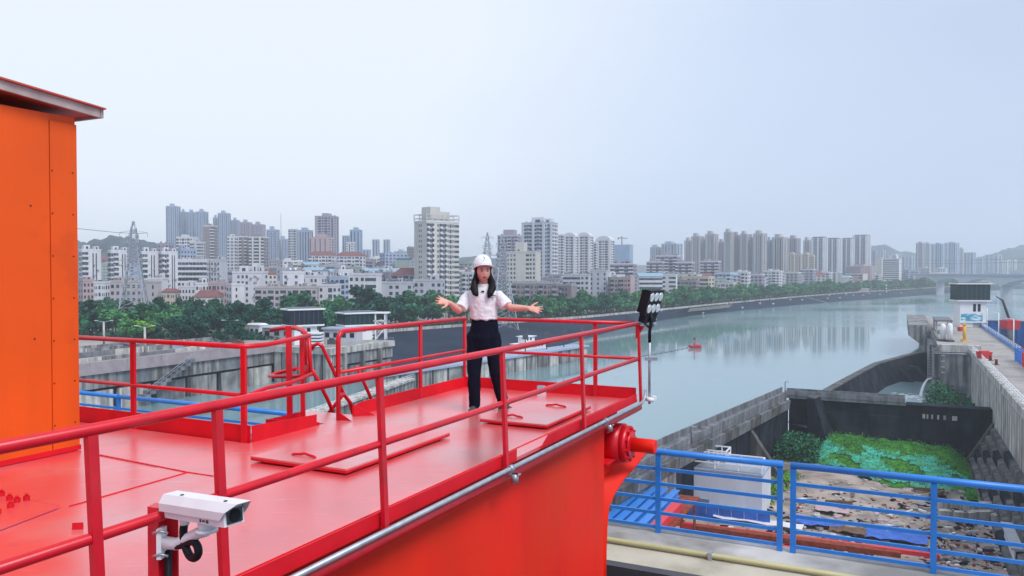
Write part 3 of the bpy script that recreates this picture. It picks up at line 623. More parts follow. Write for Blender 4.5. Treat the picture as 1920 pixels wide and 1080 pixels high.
# head with face relief
def facefn(d):
    x, y, z = d.dot(hX), d.dot(hY), d.z; k = 1.0
    if y < 0:
        k += .10 * max(0, 1 - abs(x) / .20) * max(0, 1 - abs(z + .10) / .28) * (-y)        # nose
        k -= .05 * max(0, 1 - abs(abs(x) - .36) / .2) * max(0, 1 - abs(z - .13) / .16)      # eye sockets
        k += .025 * max(0, 1 - abs(x) / .25) * max(0, 1 - abs(z + .47) / .16)               # lips
        k += .03 * max(0, 1 - abs(x) / .3) * max(0, 1 - abs(z + .85) / .2)                  # chin
    if z < -.2: k -= .14 * (-.2 - z) * (abs(x) ** .8)
    return k
hb = MB(); hb.ball((0, 0, 0), (.078, .094, .116), 40, 28, lambda d: 1)
vs2 = []
for v in hb.v:
    d = Vector((v[0] / .078, v[1] / .094, v[2] / .116)); x, y, z = d
    dd = hX * x + hY * y + Vector((0, 0, z)); k_ = facefn(dd); vs2.append(hp(v[0] * k_, v[1] * k_, v[2] * k_))
hb.v = [tuple(v) for v in vs2]; body.add(hb.v, hb.f, True)
for s_ in (-1, 1): body.ball(hp(.073 * s_, .008, -.005), (.014, .018, .028), 10, 8)
# arms
limb(body, [shL, elL], [.048, .038]); limb(body, [elL, elL.lerp(wrL, .4), wrL], [.040, .038, .026])
limb(body, [shR, elR], [.048, .038]); limb(body, [elR, elR.lerp(wrR, .4), wrR], [.040, .038, .026])
# legs (under the trousers) and feet
for h_, k_, a_ in ((hipL, knL, anL), (hipR, knR, anR)): limb(body, [h_, k_, a_], [.075, .052, .036])
def hand(wr, d, pn, thumb_side, curl):
    # wr wrist, d direction of the fingers, pn palm normal, five fingers of unequal length
    d = d.normalized(); sdv = d.cross(pn).normalized() * thumb_side; pn = sdv.cross(d).normalized()
    if thumb_side < 0: pn = -pn
    pal = wr + d * .045
    body.loft([[wr + d * k + sdv * (w * math.cos(a)) + pn * (.013 * math.sin(a)) for a in [2 * math.pi * i / 12 for i in range(12)]] for k, w in ((-.012, .022), (.02, .031), (.055, .039), (.086, .037))])
    for i, (ofs, ln) in enumerate(((.028, .072), (.0095, .082), (-.010, .075), (-.029, .058))):
        b_ = wr + d * .075 + sdv * ofs; sp_ = (d + sdv * ofs * 9.5).normalized(); c_ = pn * curl
        p1 = b_ + sp_ * ln * .5 + c_ * ln * .08; p2 = p1 + (sp_ + c_ * .35).normalized() * ln * .3; p3 = p2 + (sp_ + c_ * .7).normalized() * ln * .25
        body.tube([b_, p1, p2, p3], [.0100, .0095, .0088, .0072], 9); body.ball(p3, .0072, 8, 6)
    tb = wr + d * .022 + sdv * .024; td = (d * .55 + sdv * .9 + pn * .15).normalized()
    p1 = tb + td * .036; p2 = p1 + (td + d * .45).normalized() * .030; p3 = p2 + (td + d * .6).normalized() * .022
    body.tube([tb, p1, p2, p3], [.0135, .0118, .0105, .0085], 9); body.ball(p3, .0085, 8, 6)
hand(wrL, Vector((-.86, -.25, .22)), Vector((.25, -.85, .45)), -1, .5)
hand(wrR, Vector((.93, -.25, -.16)), Vector((-.15, -.75, .6)), -1, .35)
bd = solid('body', body, 'skin', wm, .0058, 2, .45)
# polo shirt
sh = MB()
hem = wp3(908, 599)
rr_ = [(wp3(908, 599), .142, .112), (wp3(907, 592), .152, .122), (wp3(906, 575), .160, .120), (wp3(906, 562), .170, .122), (wp3(906, 553), .172, .112), (wp3(906, 547), .158, .096), (wp3(906, 541), .118, .080), (wp3(906, 537), .082, .070), (wp3(906, 533), .066, .066)]
sh.loft([ell(c, a, b, 26) for c, a, b in rr_])
slL, slR = wp3(864, 578, -.08), wp3(950, 574, -.09)
for a, b in ((shL, slL), (shR, slR)):
    sh.tube([a, a.lerp(b, .35), b], [.054, .064, .071], 18); sh.ball(a, .052, 14, 10)
for i in range(9): a_ = -.9 + i * .22; sh.ball(wp3(908, 596) + Vector((.135 * math.sin(a_), -.105 * math.cos(a_), -.004 * (i % 3))), (.026, .02, .016 + .004 * (i % 2)), 10, 7)
shirt = solid('polo_shirt', sh, 'shirt', wm, .008, 3, .5, .022, .075)
cl = MB()
for s_ in (-1, 1):
    cl.prism([wp3(906, 540) + Vector((s_ * .008, -.082, -.012)), wp3(906, 540) + Vector((s_ * .062, -.058, .012)), wp3(906, 540) + Vector((s_ * .058, -.076, -.022)), wp3(906, 540) + Vector((s_ * .022, -.100, -.045))], (0, .006, 0))
part('collar', cl, 'shirt', shirt, local=True)
mb = MB(); mb.box(wp3(906, 546) + Vector((0, -.104, 0)), (.03, .006, .016)); part('clip_microphone', mb, 'black', shirt, local=True)
mb = MB()
for i, (dx, w) in enumerate(((-.014, .012), (0, .01), (.014, .012))): mb.box(wp3(926, 554) + Vector((dx, -.1075, .004 * (i == 1))), (w, .006, .016))
mb.box(wp3(926, 557) + Vector((0, -.1085, 0)), (.036, .006, .004)); part('chest_emblem', mb, 'navy', shirt, local=True)
# trousers
tp = MB()
tp.loft([ell(c, a, b, 24) for c, a, b in ((wp3(908, 595), .138, .106), (wp3(908, 612), .152, .120), (wp3(907, 632), .170, .132), (wp3(907, 648), .168, .128), (wp3(907, 658), .14, .11))])
for h_, k_, a_, sg in ((hipL, knL, anL, -1), (hipR, knR, anR, 1)):
    a2 = Vector((a_.x, a_.y, .055)); top_ = Vector((h_.x + sg * .008, h_.y, h_.z - .03))
    tp.tube([top_, top_.lerp(k_, .45), k_, k_.lerp(a2, .5), a2], [.100, .090, .076, .068, .062], 20); tp.ball(top_, .1, 14, 10)
tr = solid('trousers', tp, 'trouser', wm, .009, 3, .5, .02, .09)
mb = MB(); mb.loft([ell(wp3(908, 600) + Vector((0, 0, dz)), .144, .112, 24) for dz in (-.012, .012)]); part('waistband', mb, 'trouser', tr, local=True)
# shoes
for a_, yw in ((anL, R(-16)), (anR, R(40))):
    fw = Vector((math.sin(yw), -math.cos(yw), 0)); sv = Vector((math.cos(yw), math.sin(yw), 0))
    mb = MB(); rings = []
    for k, w, h in ((-.075, .028, .06), (-.05, .037, .075), (0, .038, .078), (.05, .042, .058), (.10, .044, .042), (.14, .032, .030), (.16, .012, .018)):
        c_ = Vector((a_.x, a_.y, .022)) + fw * k; rings.append([c_ + sv * (w * math.cos(t)) + Vector((0, 0, max(0, math.sin(t)) * h - max(0, -math.sin(t)) * .004)) for t in [2 * math.pi * i / 14 for i in range(14)]])
    mb.loft(rings); shoe = part('shoe', mb, 'shoe', wm, local=True)
    mb = MB(); ol = [(-.08, .026), (-.04, .040), (.04, .044), (.10, .047), (.145, .034), (.166, .012)]
    pts = [Vector((a_.x, a_.y, .001)) + fw * k + sv * w for k, w in ol] + [Vector((a_.x, a_.y, .001)) + fw * k - sv * w for k, w in ol[::-1]]
    mb.prism(pts, (0, 0, .022)); part('sole', mb, 'sole', shoe, local=True)
# hair: cap under the helmet, two long locks falling in front of the shoulders
hr = MB()
hr.ball(hp(0, .026, .022), (.086, .088, .112), 24, 16)
for s_ in (-1, 1):
    base = hp(.072 * s_, .012, .02); sx_ = -s_
    ctr = [hp(.070 * s_, .02, .04), hp(.082 * s_, .005, -.05), hp(.100 * s_, -.01, -.11), HC + Vector((s_ * .100 + .002, -.085, -.175)), HC + Vector((s_ * .078 + .002, -.120, -.235)), HC + Vector((s_ * .058 + .004, -.130, -.275 - .01 * s_))]
    rads = [(.014, .045), (.024, .048), (.036, .042), (.044, .032), (.036, .022), (.012, .009)]
    rings = []
    for i, (c_, (a_, b_)) in enumerate(zip(ctr, rads)):
        d_ = (ctr[min(i + 1, 5)] - ctr[max(0, i - 1)]).normalized(); x_ = Vector((1, 0, 0)); x_ = (x_ - d_ * x_.dot(d_)).normalized(); y_ = d_.cross(x_)
        rings.append([c_ + x_ * (a_ * (1 + .10 * math.sin(5 * t + i)) * math.cos(t)) + y_ * (b_ * math.sin(t)) for t in [2 * math.pi * j / 20 for j in range(20)]])
    hr.loft(rings)
hr.loft([ell(hp(0, .06, z_), a_, b_, 18) for z_, a_, b_ in ((.02, .075, .05), (-.08, .085, .05), (-.15, .10, .045), (-.20, .09, .03))])
hair = solid('hair', hr, 'hair', wm, .008, 2, .4)
# face details
for s_ in (-1, 1):
    mb = MB(); mb.ball(hp(.030 * s_, -.083, .012), (.015, .007, .0058), 12, 8); e_ = part('eye', mb, 'eye', wm, local=True)
    mb = MB(); mb.tube([hp(.014 * s_, -.0885, .030), hp(.031 * s_, -.0850, .036), hp(.049 * s_, -.0710, .030)], [.003, .0038, .002], 6); part('eyebrow', mb, 'hair', wm, local=True)
mb = MB(); mb.ball(hp(0, -.0870, -.056), (.024, .009, .010), 14, 8); mb2 = mb; lp_ = part('mouth', mb, 'lips', wm, local=True)
mb = MB(); mb.ball(hp(0, -.0945, -.056), (.013, .003, .0034), 10, 6); part('mouth_gap', mb, 'black', lp_, local=True)
# helmet with brim, ridge, emblem and chin strap: pushed back so the forehead shows
TA = R(17)
def hh(x, y, z):
    y2 = y * math.cos(TA) + z * math.sin(TA); z2 = -y * math.sin(TA) + z * math.cos(TA); return hp(x * 1.03, y2 - .012, z2 + .022)
hm = MB(); rings = []
def hring(z, rx, ry, yo=0, n=32): return [hh(rx * math.cos(t), yo + ry * math.sin(t), z) for t in [2 * math.pi * i / n for i in range(n)]]
tilt = lambda z: z
for z, k in ((.022, 1.0), (.05, 1.0), (.085, .965), (.115, .87), (.142, .70), (.158, .48), (.166, .22), (.168, .03)): rings.append(hring(z + .008, (.099 * k), (.118 * k), .012))
hm.loft(rings); helmet = part('helmet', hm, 'helmet', wm, local=True)
def brim_pt(t, k, dz):
    x, y = math.cos(t), math.sin(t); ext = .008 + .042 * max(0, -y) ** 2
    return hh((.099 + ext * k) * x, .012 + (.118 + ext * k) * y, .031 - dz - .012 * k * max(0, -y) + (.018 * -y if False else 0))
tt_ = [2 * math.pi * i / 36 for i in range(36)]
mb = MB(); mb.loft([[brim_pt(t, -.1, 0) for t in tt_], [brim_pt(t, 1, .002) for t in tt_], [brim_pt(t, 1, .010) for t in tt_], [brim_pt(t, -.1, .012) for t in tt_]], caps=False); part('brim', mb, 'helmet', helmet, local=True)
mb = MB()
for s_, w_ in ((0, .012),): mb.tube([hh(s_, -.098, .105), hh(s_, -.078, .133), hh(s_, -.035, .160), hh(s_, .03, .169), hh(s_, .09, .148)], w_, 6)
part('helmet_ridge', mb, 'helmet', helmet, local=True)
mb = MB()
for dx, dz in ((0, .014), (-.014, -.008), (.014, -.008)): mb.ball(hh(dx * .8, -.1165 + .1 * abs(dx) , .085 + dz * .8), (.006, .005, .007), 8, 6)
part('helmet_emblem', mb, 'wall_slate', helmet, local=True)
mb = MB()
for s_ in (-1, 1): mb.tube([hp(.084 * s_, -.02, .05), hp(.079 * s_, -.04, -.04), hp(.05 * s_, -.062, -.10), hp(0, -.068, -.128)], .003, 6)
part('chin_strap', mb, 'black', helmet, local=True)
# ---------------------------------------------------------------- lock on the far bank side
def pt3(p): return Vector((p.x, p.y, 0))
lw = thing('lock_wall', 'long stained concrete lock wall with recessed bays, seen through the red railing', 'lock wall', st(100, -156, ZT))
def panels(root, s0, s1, t0, n, depth=1.2, z0=ZW - 1, z1=ZT - 5.4, gap=1.6):
    L_ = (s1 - s0) / n
    for i in range(n):
        a, b = s0 + i * L_ + gap / 2, s0 + (i + 1) * L_ - gap / 2
        mb = MB(); mb.sbox(a, b, t0 - depth, t0, z0, z1 + .02 * i % .05); part('wall_panel', mb, ('concrete_light', 'concrete', 'concrete_grey', 'concrete_light', 'concrete')[i * 7 % 5], root)
        mb = MB(); mb.sbox(a - gap / 2 + .05, b + gap / 2 - .05, t0 - depth, t0 + .12, ZT - 4.75, ZT - 1.62); part('upper_band', mb, ('concrete', 'concrete_grey', 'concrete')[i % 3], root)
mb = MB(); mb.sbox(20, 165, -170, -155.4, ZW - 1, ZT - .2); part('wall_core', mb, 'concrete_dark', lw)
panels(lw, 20, 165, -154, 15)
mb = MB(); mb.sbox(20, 165.5, -156.5, -153.2, ZT - 1.6, ZT); part('coping', mb, 'pink_conc', lw)
for s0 in range(20, 165, 9):
    mb = MB(); mb.sbox(s0, s0 + 8.9, -153.7, -153.4, ZT + .004, ZT + 1.0); part('parapet_panel', mb, 'pink_conc', lw)
# a flight of stairs climbing along the wall
for i in range(10):
    mb = MB(); mb.sbox(122 + i * 1.4, 123.6 + i * 1.4, -153.9, -151.6, ZT - 8.2 + i * .75, ZT - 7.4 + i * .75); part('stair_step', mb, 'concrete_grey', lw)
mb = MB(); mb.bar(st(122, -151.5, ZT - 6.4), st(136, -151.5, ZT + 1.0), .12); mb.bar(st(122, -151.5, ZT - 7), st(136, -151.5, ZT + .4), .08); part('stair_rail', mb, 'galv', lw)
# the lock head that stands forward
lh = thing('lock_block', 'grey concrete lock head block carrying the dark glazed control cabins', 'lock wall', st(175, -140, ZT))
mb = MB(); mb.sbox(166.2, 193, -230, -136.2, ZW - 1, ZT - .1); part('wall_core', mb, 'concrete_dark', lh)
panels(lh, 166, 193.4, -134.6, 4, 1.6, gap=1.2)
for i in range(7):
    a = -154 + i * 2.8; mb = MB(); mb.sbox(165, 166.2, a + .3, a + 2.5, ZW - 1, ZT - 1.6); part('wall_panel', mb, 'concrete' if i % 2 else 'concrete_light', lh)
mb = MB(); mb.sbox(164.6, 193.8, -136.8, -133.9, ZT - 1.6, ZT); part('coping', mb, 'concrete_light', lh)
mb = MB(); mb.sbox(164.6, 166.8, -153.1, -136.85, ZT - 1.6, ZT - .004); part('coping', mb, 'concrete_light', lh)
for a in (170, 178, 186): mb = MB(); mb.sbox(a, a + 1.0, -135.2, -133.6, ZW, ZT - 1.65); part('buttress', mb, 'concrete', lh)
def railing_line(name, label, pts, h=1.05, m='galv', step=3.0, r=.035, group=None):
    t_ = thing(name, label, 'railing', pts[0], 0, group)
    for a, b in zip(pts, pts[1:]):
        a, b = Vector(a), Vector(b)
        for z in (h, h * .55): mb = MB(); mb.bar(a + Vector((0, 0, z)), b + Vector((0, 0, z)), r * 1.6); part('rail', mb, m, t_)
        n_ = max(1, int((b - a).length / step))
        for i in range(n_ + 1): q = a.lerp(b, i / n_); mb = MB(); mb.bar(q, q + Vector((0, 0, h)), r * 1.8); part('post', mb, m, t_)
    return t_
railing_line('steel_railing', 'thin grey railing along the edge of the concrete lock head', [st(166, -134.2, ZT), st(193.4, -134.2, ZT)])
railing_line('steel_railing', 'thin grey railing on top of the long stained lock wall', [st(60, -154.8, ZT + .004), st(164, -154.8, ZT + .004)], step=4)
mb = MB(); poly = [st(0, -156.5, ZT - .15), st(164.6, -156.5, ZT - .15), st(166.8, -136.8, ZT - .15), st(193.4, -136.8, ZT - .15), st(193.4, -160, ZT - .15), pz(640, 626, ZT - .15), pz(560, 634, ZT - .15), st(190, -330, ZT - .15), st(-40, -420, ZT - .15)]
mb.prism(poly, (0, 0, .3)); mb.v = [(v[0], v[1], v[2] - .16) for v in mb.v]; struct('lock_apron', mb, 'pave')
for t0, s0, s1, h in ((-163, 30, 160, .9), (-172, 20, 150, 1.3), (-182, 10, 170, 1.1), (-192, 10, 172, .8)):
    w_ = thing('low_wall', {-163: 'low pale concrete kerb wall just behind the lock coping', -172: 'low concrete wall between the twin lamp posts and the lock coping', -182: 'pale concrete road barrier in front of the trees', -192: 'low wall at the foot of the dense dark trees'}[t0], 'wall', st(s0, t0, ZT))
    for i in range(int((s1 - s0) / 10)): mb = MB(); mb.sbox(s0 + i * 10, s0 + i * 10 + 9.8, t0 - .4, t0, ZT - .05, ZT + h); part('wall_block', mb, ('concrete', 'concrete_grey', 'concrete_light')[i % 3], w_)
for a, b, nm in ((-181.4, -173, 'asphalt'),):
    mb = MB(); mb.sbox(0, 175, a, b, ZT - .02, ZT + .004); struct('road', mb, nm)
# twin-arm lamp posts
def tlamp(px, yb, yt, label):
    p_ = pz(px, yb, ZT); H_ = zat(yt, p_.y) - ZT
    t_ = thing('lamp_post', label, 'lamp post', p_, 0, 'twin lamp posts on the lock apron')
    mb = MB(); mb.tube([p_, p_ + Vector((0, 0, H_))], [.32, .24], 10); part('pole', mb, 'concrete_light', t_)
    for s_ in (-1, 1):
        mb = MB(); mb.bar(p_ + Vector((0, 0, H_ - .1)), p_ + Vector((s_ * 1.9, 0, H_ + .25)), .12); part('arm', mb, 'galv', t_)
        mb = MB(); mb.box(p_ + Vector((s_ * 2.1, 0, H_ + .28)), (.8, .35, .14)); part('lamp_head', mb, 'white_paint', t_)
tlamp(195, 650, 603, 'twin-arm lamp post closest to the orange cabin, in front of the lattice pylon foot')
tlamp(272, 667, 613, 'twin-arm lamp post standing lower on the apron just right of the lattice pylon')
tlamp(350, 634, 597, 'twin-arm lamp post in the middle of the row before the dense trees')
tlamp(432, 641, 602, 'twin-arm lamp post nearest to the dark glazed control cabins')
p_ = pz(484, 628, ZT); t_ = thing('mast', 'plain pale concrete mast beside the small stepped white hut', 'mast', p_)
mb = MB(); mb.tube([p_, p_ + Vector((0, 0, zat(588, p_.y) - ZT))], .45, 8); part('pole', mb, 'concrete_light', t_)
mb = MB(); mb.box(p_ + Vector((.5, 0, zat(587, p_.y) - ZT)), (1.5, .5, .2)); part('arm', mb, 'galv', t_)
# control cabins: a dark glazed room between two white slabs on a narrower shaft
def control(label, px0, px1, yt, yb, s0, s1, glass, Y, slabt=.9, rz=.46, ground=ZT, mural=False):
    c_ = pd((px0 + px1) / 2, yb, Y); c_.z = ground; w = (px1 - px0) / FPX * Y * .80; d = w * .62; H_ = zat(yt, Y) - ground
    t_ = thing('control_tower', label, 'control tower', c_, rz)
    def bx(x0, x1, y0, y1, z0, z1): mb = MB(); mb.hexa([(x0, y0, z0), (x1, y0, z0), (x1, y1, z0), (x0, y1, z0)], [(x0, y0, z1), (x1, y0, z1), (x1, y1, z1), (x0, y1, z1)]); return mb
    rh = H_ * (.50 if not mural else .42)
    sw, sdp = w * (.41 if mural else .34), d * .40
    part('shaft', bx(-sw, sw, -sdp, sdp, 0, H_ - rh), 'white_paint', t_, local=True)
    part('floor_slab', bx(-w / 2 - .3, w / 2 + .3, -d / 2 - .3, d / 2 + .3, H_ - rh, H_ - rh + .45), 'white_paint', t_, local=True)
    gr = part('glass_room', bx(-w / 2, w / 2, -d / 2, d / 2, H_ - rh + .45, H_ - .55), glass, t_, local=True)
    part('roof_slab', bx(-w / 2 - .5, w / 2 + .5, -d / 2 - .5, d / 2 + .5, H_ - .55, H_ - .15), 'white_paint', t_, local=True)
    part('roof_top', bx(-w / 2 + .4, w / 2 - .4, -d / 2 + .4, d / 2 - .4, H_ - .15, H_ + .15), 'wall_dark', t_, local=True)
    n_ = 7
    for i in range(1, n_): part('mullion', bx(-w / 2 + w * i / n_ - .025, -w / 2 + w * i / n_ + .025, -d / 2 - .05, -d / 2 - .003, H_ - rh + .45, H_ - .55), 'wall_dark', gr, local=True)
    for x in ((-.3, .25) if not mural else (.1, .45)):
        part('window', bx(sw * x - .5, sw * x + .5, -sdp - .06, -sdp - .003, (H_ - rh) * .60, (H_ - rh) * .9), 'glass_navy', t_, local=True)
    if mural:
        part('mural_panel', bx(-sw * .92, sw * .72, -sdp - .09, -sdp - .003, (H_ - rh) * .22, (H_ - rh) * .52), 'mural', t_, local=True)
        part('ledge', bx(-sw - .2, sw + .2, -sdp - .5, -sdp - .095, (H_ - rh) * .16, (H_ - rh) * .20), 'white_paint', t_, local=True)
        part('shutter_door', bx(0, sw * .8, -sdp - .08, -sdp - .003, 0, (H_ - rh) * .15), 'wall_grey', t_, local=True)
    else:
        for i in range(4): part('louver', bx(sw + .003, sw + .5, -sdp, sdp * .5, .6 + i * .9, 1.1 + i * .9), 'white_paint', t_, local=True)
    return t_
control('control cabin with navy glass between white slabs, above the red ladder cage', 528, 608, 577, 645, 545, 600, 'glass_navy', 222, rz=.60)
control('control cabin with dark green glass beside a white stair frame', 630, 712, 584, 640, 640, 700, 'glass_green', 236, rz=.60)
control('tall white control tower with dark green glass top and a painted mural panel', 1783, 1853, 530, 612, 1790, 1840, 'glass_green', 294, rz=-.12, mural=True)
# white stair frame
p_ = pz(708, 637, ZT); t_ = thing('stair_frame', 'white steel stair frame at the end of the lock head', 'stair tower', p_)
H_ = zat(588, p_.y) - ZT
for x in (-2.7, -.6, 2.2):
    mb = MB(); mb.bar(p_ + Vector((x, 0, 0)), p_ + Vector((x, 0, H_)), .4); part('column', mb, 'white_paint', t_)
    mb = MB(); mb.bar(p_ + Vector((x, 3, 0)), p_ + Vector((x, 3, H_)), .4); part('column', mb, 'white_paint', t_)
for z in (.45, .72): mb = MB(); mb.box(p_ + Vector((-.3, 1.5, H_ * z)), (5.4, 3.4, .25)); part('landing', mb, 'white_paint', t_)
mb = MB(); mb.box(p_ + Vector((-1, 1.5, H_ + .2)), (8.8, 4, .4)); part('roof_slab', mb, 'white_paint', t_)
mb = MB(); mb.bar(p_ + Vector((-.6, .2, .2)), p_ + Vector((2.2, .2, H_ * .44)), .3, .3); part('stair_flight', mb, 'white_paint', t_)
mb = MB(); mb.bar(p_ + Vector((2.2, .2, H_ * .46)), p_ + Vector((-.6, .2, H_ * .71)), .3, .3); part('stair_flight', mb, 'white_paint', t_)

# low service buildings between the cabins
def low_house(label, px0, px1, yb, yt, roofm, wallm='wall_pale', nw=4, dd=5.0):
    a, b = pz(px0, yb, ZT), pz(px1, yb + 1, ZT); H_ = zat(yt, a.y) - ZT; d_ = (b - a).normalized(); n_ = Vector((-d_.y, d_.x, 0)); L_ = (b - a).length; up = Vector((0, 0, 1)); c_ = (a + b) / 2 + n_ * dd / 2
    t_ = thing('service_building', label, 'building', c_)
    mb = MB(); mb.box(c_ + up * (H_ - .5) / 2, (L_, dd, H_ - .5), (d_, n_, up)); wl_ = part('wall', mb, wallm, t_)
    mb = MB(); mb.hexa([c_ + up * (H_ - .49) + d_ * x + n_ * y for x, y in ((-L_ / 2 - .5, -dd / 2 - .5), (L_ / 2 + .5, -dd / 2 - .5), (L_ / 2 + .5, dd / 2 + .5), (-L_ / 2 - .5, dd / 2 + .5))], [c_ + up * H_ + d_ * x + n_ * y for x, y in ((-L_ / 2 - .3, -dd / 2 - .3), (L_ / 2 + .3, -dd / 2 - .3), (L_ / 2 - .6, dd / 2), (-L_ / 2 + .6, dd / 2))]); part('roof', mb, roofm, t_)
    for i in range(nw):
        q = a + d_ * (L_ * (i + .5) / nw) - n_ * .04 + up * H_ * .48; mb = MB(); mb.box(q, (L_ / nw * .5, .07, H_ * .32), (d_, n_, up)); part('window', mb, 'glass_navy', wl_)
low_house('low white service building with a slate roof between the two dark cabins', 606, 668, 641, 614, 'wall_slate')
low_house('pale flat hut with a light roof left of the navy glass cabin', 492, 546, 637, 611, 'wall_pale', 'wall_grey', 3)
low_house('small stepped white hut beside the plain concrete mast', 468, 486, 634, 606, 'white_paint', 'white_paint', 2, 3.0)
q = pz(590, 652, ZT); t_ = thing('louver_stack', 'white louvred cooling stack in front of the navy glass cabin', 'vent stack', q)
mb = MB(); mb.box(q + Vector((0, 0, 2.0)), (3.6, 2.6, 4.0)); part('core', mb, 'wall_dark', t_)
for i in range(5): mb = MB(); mb.box(q + Vector((0, -.1, .5 + i * .85)), (4.2, 3.2, .42)); part('louver', mb, 'white_paint', t_)

# odds and ends lying on the lock apron
for k, (px, yb, w_, h_, m_, lab) in enumerate(((238, 660, 2.6, 1.6, 'wall_dark', 'dark steel box on the lock apron behind the left red railing post'), (334, 658, 2.2, 1.8, 'wall_slate', 'slate cabinet on the apron below the middle lamp post'), (372, 655, 3.4, 1.1, 'white_paint', 'white bundle on the apron between two lamp posts'), (405, 653, 2.0, 2.0, 'wall_dark', 'dark winch box near the apron edge before the lamp post row end'), (446, 650, 3.0, 1.4, 'rust', 'rusty winch close to the corner where the lock wall turns'), (622, 646, 2.2, 1.4, 'steel_dark', 'dark capstan box in front of the slate roofed service building'))):
    q = pz(px, yb, ZT); t_ = thing('winch_box', lab, 'equipment', q); mb = MB(); mb.box(q + Vector((0, 0, h_ / 2)), (w_, 1.4, h_)); part('case', mb, m_, t_); mb = MB(); mb.tube([q + Vector((-w_ * .3, 0, h_ + .25)), q + Vector((w_ * .3, 0, h_ + .25))], .25, 8); part('drum', mb, 'steel_dark', t_); mb = MB(); mb.box(q + Vector((0, 0, .06)), (w_ + .5, 1.9, .12)); part('base_plate', mb, 'galv', t_)
# ---------------------------------------------------------------- generic houses and towers
def wins(mb, o, ux, n, xs, zs, ww, wh, proud=.06):
    o, ux, n = Vector(o), Vector(ux), Vector(n); up = Vector((0, 0, 1))
    for x in xs:
        for z in zs:
            a = o + ux * (x - ww / 2) + up * z; b = a + ux * ww; q = n * proud
            k = len(mb.v); mb.v += [tuple(a), tuple(b), tuple(b + up * wh), tuple(a + up * wh), tuple(a + q), tuple(b + q), tuple(b + q + up * wh), tuple(a + q + up * wh)]
            for f in ((4, 5, 6, 7), (0, 1, 5, 4), (1, 2, 6, 5), (2, 3, 7, 6), (3, 0, 4, 7)): mb.f.append(tuple(k + i for i in f)); mb.sm.append(False)
def lbox(mb, o, ux, n, x0, x1, d0, d1, z0, z1):
    o, ux, n = Vector(o), Vector(ux), Vector(n); P_ = lambda x, d, z: o + ux * x + n * d + Vector((0, 0, z))
    return mb.hexa([P_(x0, d1, z0), P_(x1, d1, z0), P_(x1, d0, z0), P_(x0, d0, z0)], [P_(x0, d1, z1), P_(x1, d1, z1), P_(x1, d0, z1), P_(x0, d0, z1)])
def facade(pat, o, ux, n, Wd, H, fh, gl, bal, fin, z0=0):
    cw = Wd / len(pat); nf = max(1, int(round((H - .6) / fh))); fh = (H - .6) / nf; zs = [z0 + fh * i + fh * .34 for i in range(nf)]
    for i, c in enumerate(pat):
        xc = (i + .5) * cw
        if c == 'W': wins(gl, o, ux, n, [xc], zs, cw * .52, fh * .5)
        elif c == 'w': wins(gl, o, ux, n, [xc - cw * .22, xc + cw * .22], zs, cw * .22, fh * .42)
        elif c == 'R': wins(gl, o, ux, n, [xc], zs, cw * .985, fh * .46)
        elif c == 'S': wins(gl, o, ux, n, [xc], [z0 + .8], cw * .4, H - 2.2)
        elif c == 'D': wins(gl, o, ux, n, [xc], [z - fh * .12 for z in zs], cw * .9, fh * .66)  # dark panel stands in for the shade of a recess
        elif c == 'B':
            wins(gl, o, ux, n, [xc], [z - fh * .1 for z in zs], cw * .94, fh * .66)  # dark panels painted for the shaded recess behind each balcony
            for z in zs: lbox(bal, o, ux, n, xc - cw * .47, xc + cw * .47, .09, 1.3, z - fh * .34, z + fh * .03)
        elif c == 'F': lbox(fin, o, ux, n, xc - cw * .3, xc + cw * .3, .004, .9, z0, z0 + H + .8)
        elif c == 'A':
            lbox(fin, o, ux, n, xc - cw * .44, xc + cw * .44, .004, 1.0, z0, z0 + H - .4)
            wins(gl, Vector(o) + Vector(n) * 1.0, ux, n, [xc], zs, cw * .5, fh * .5)
NB = [0]
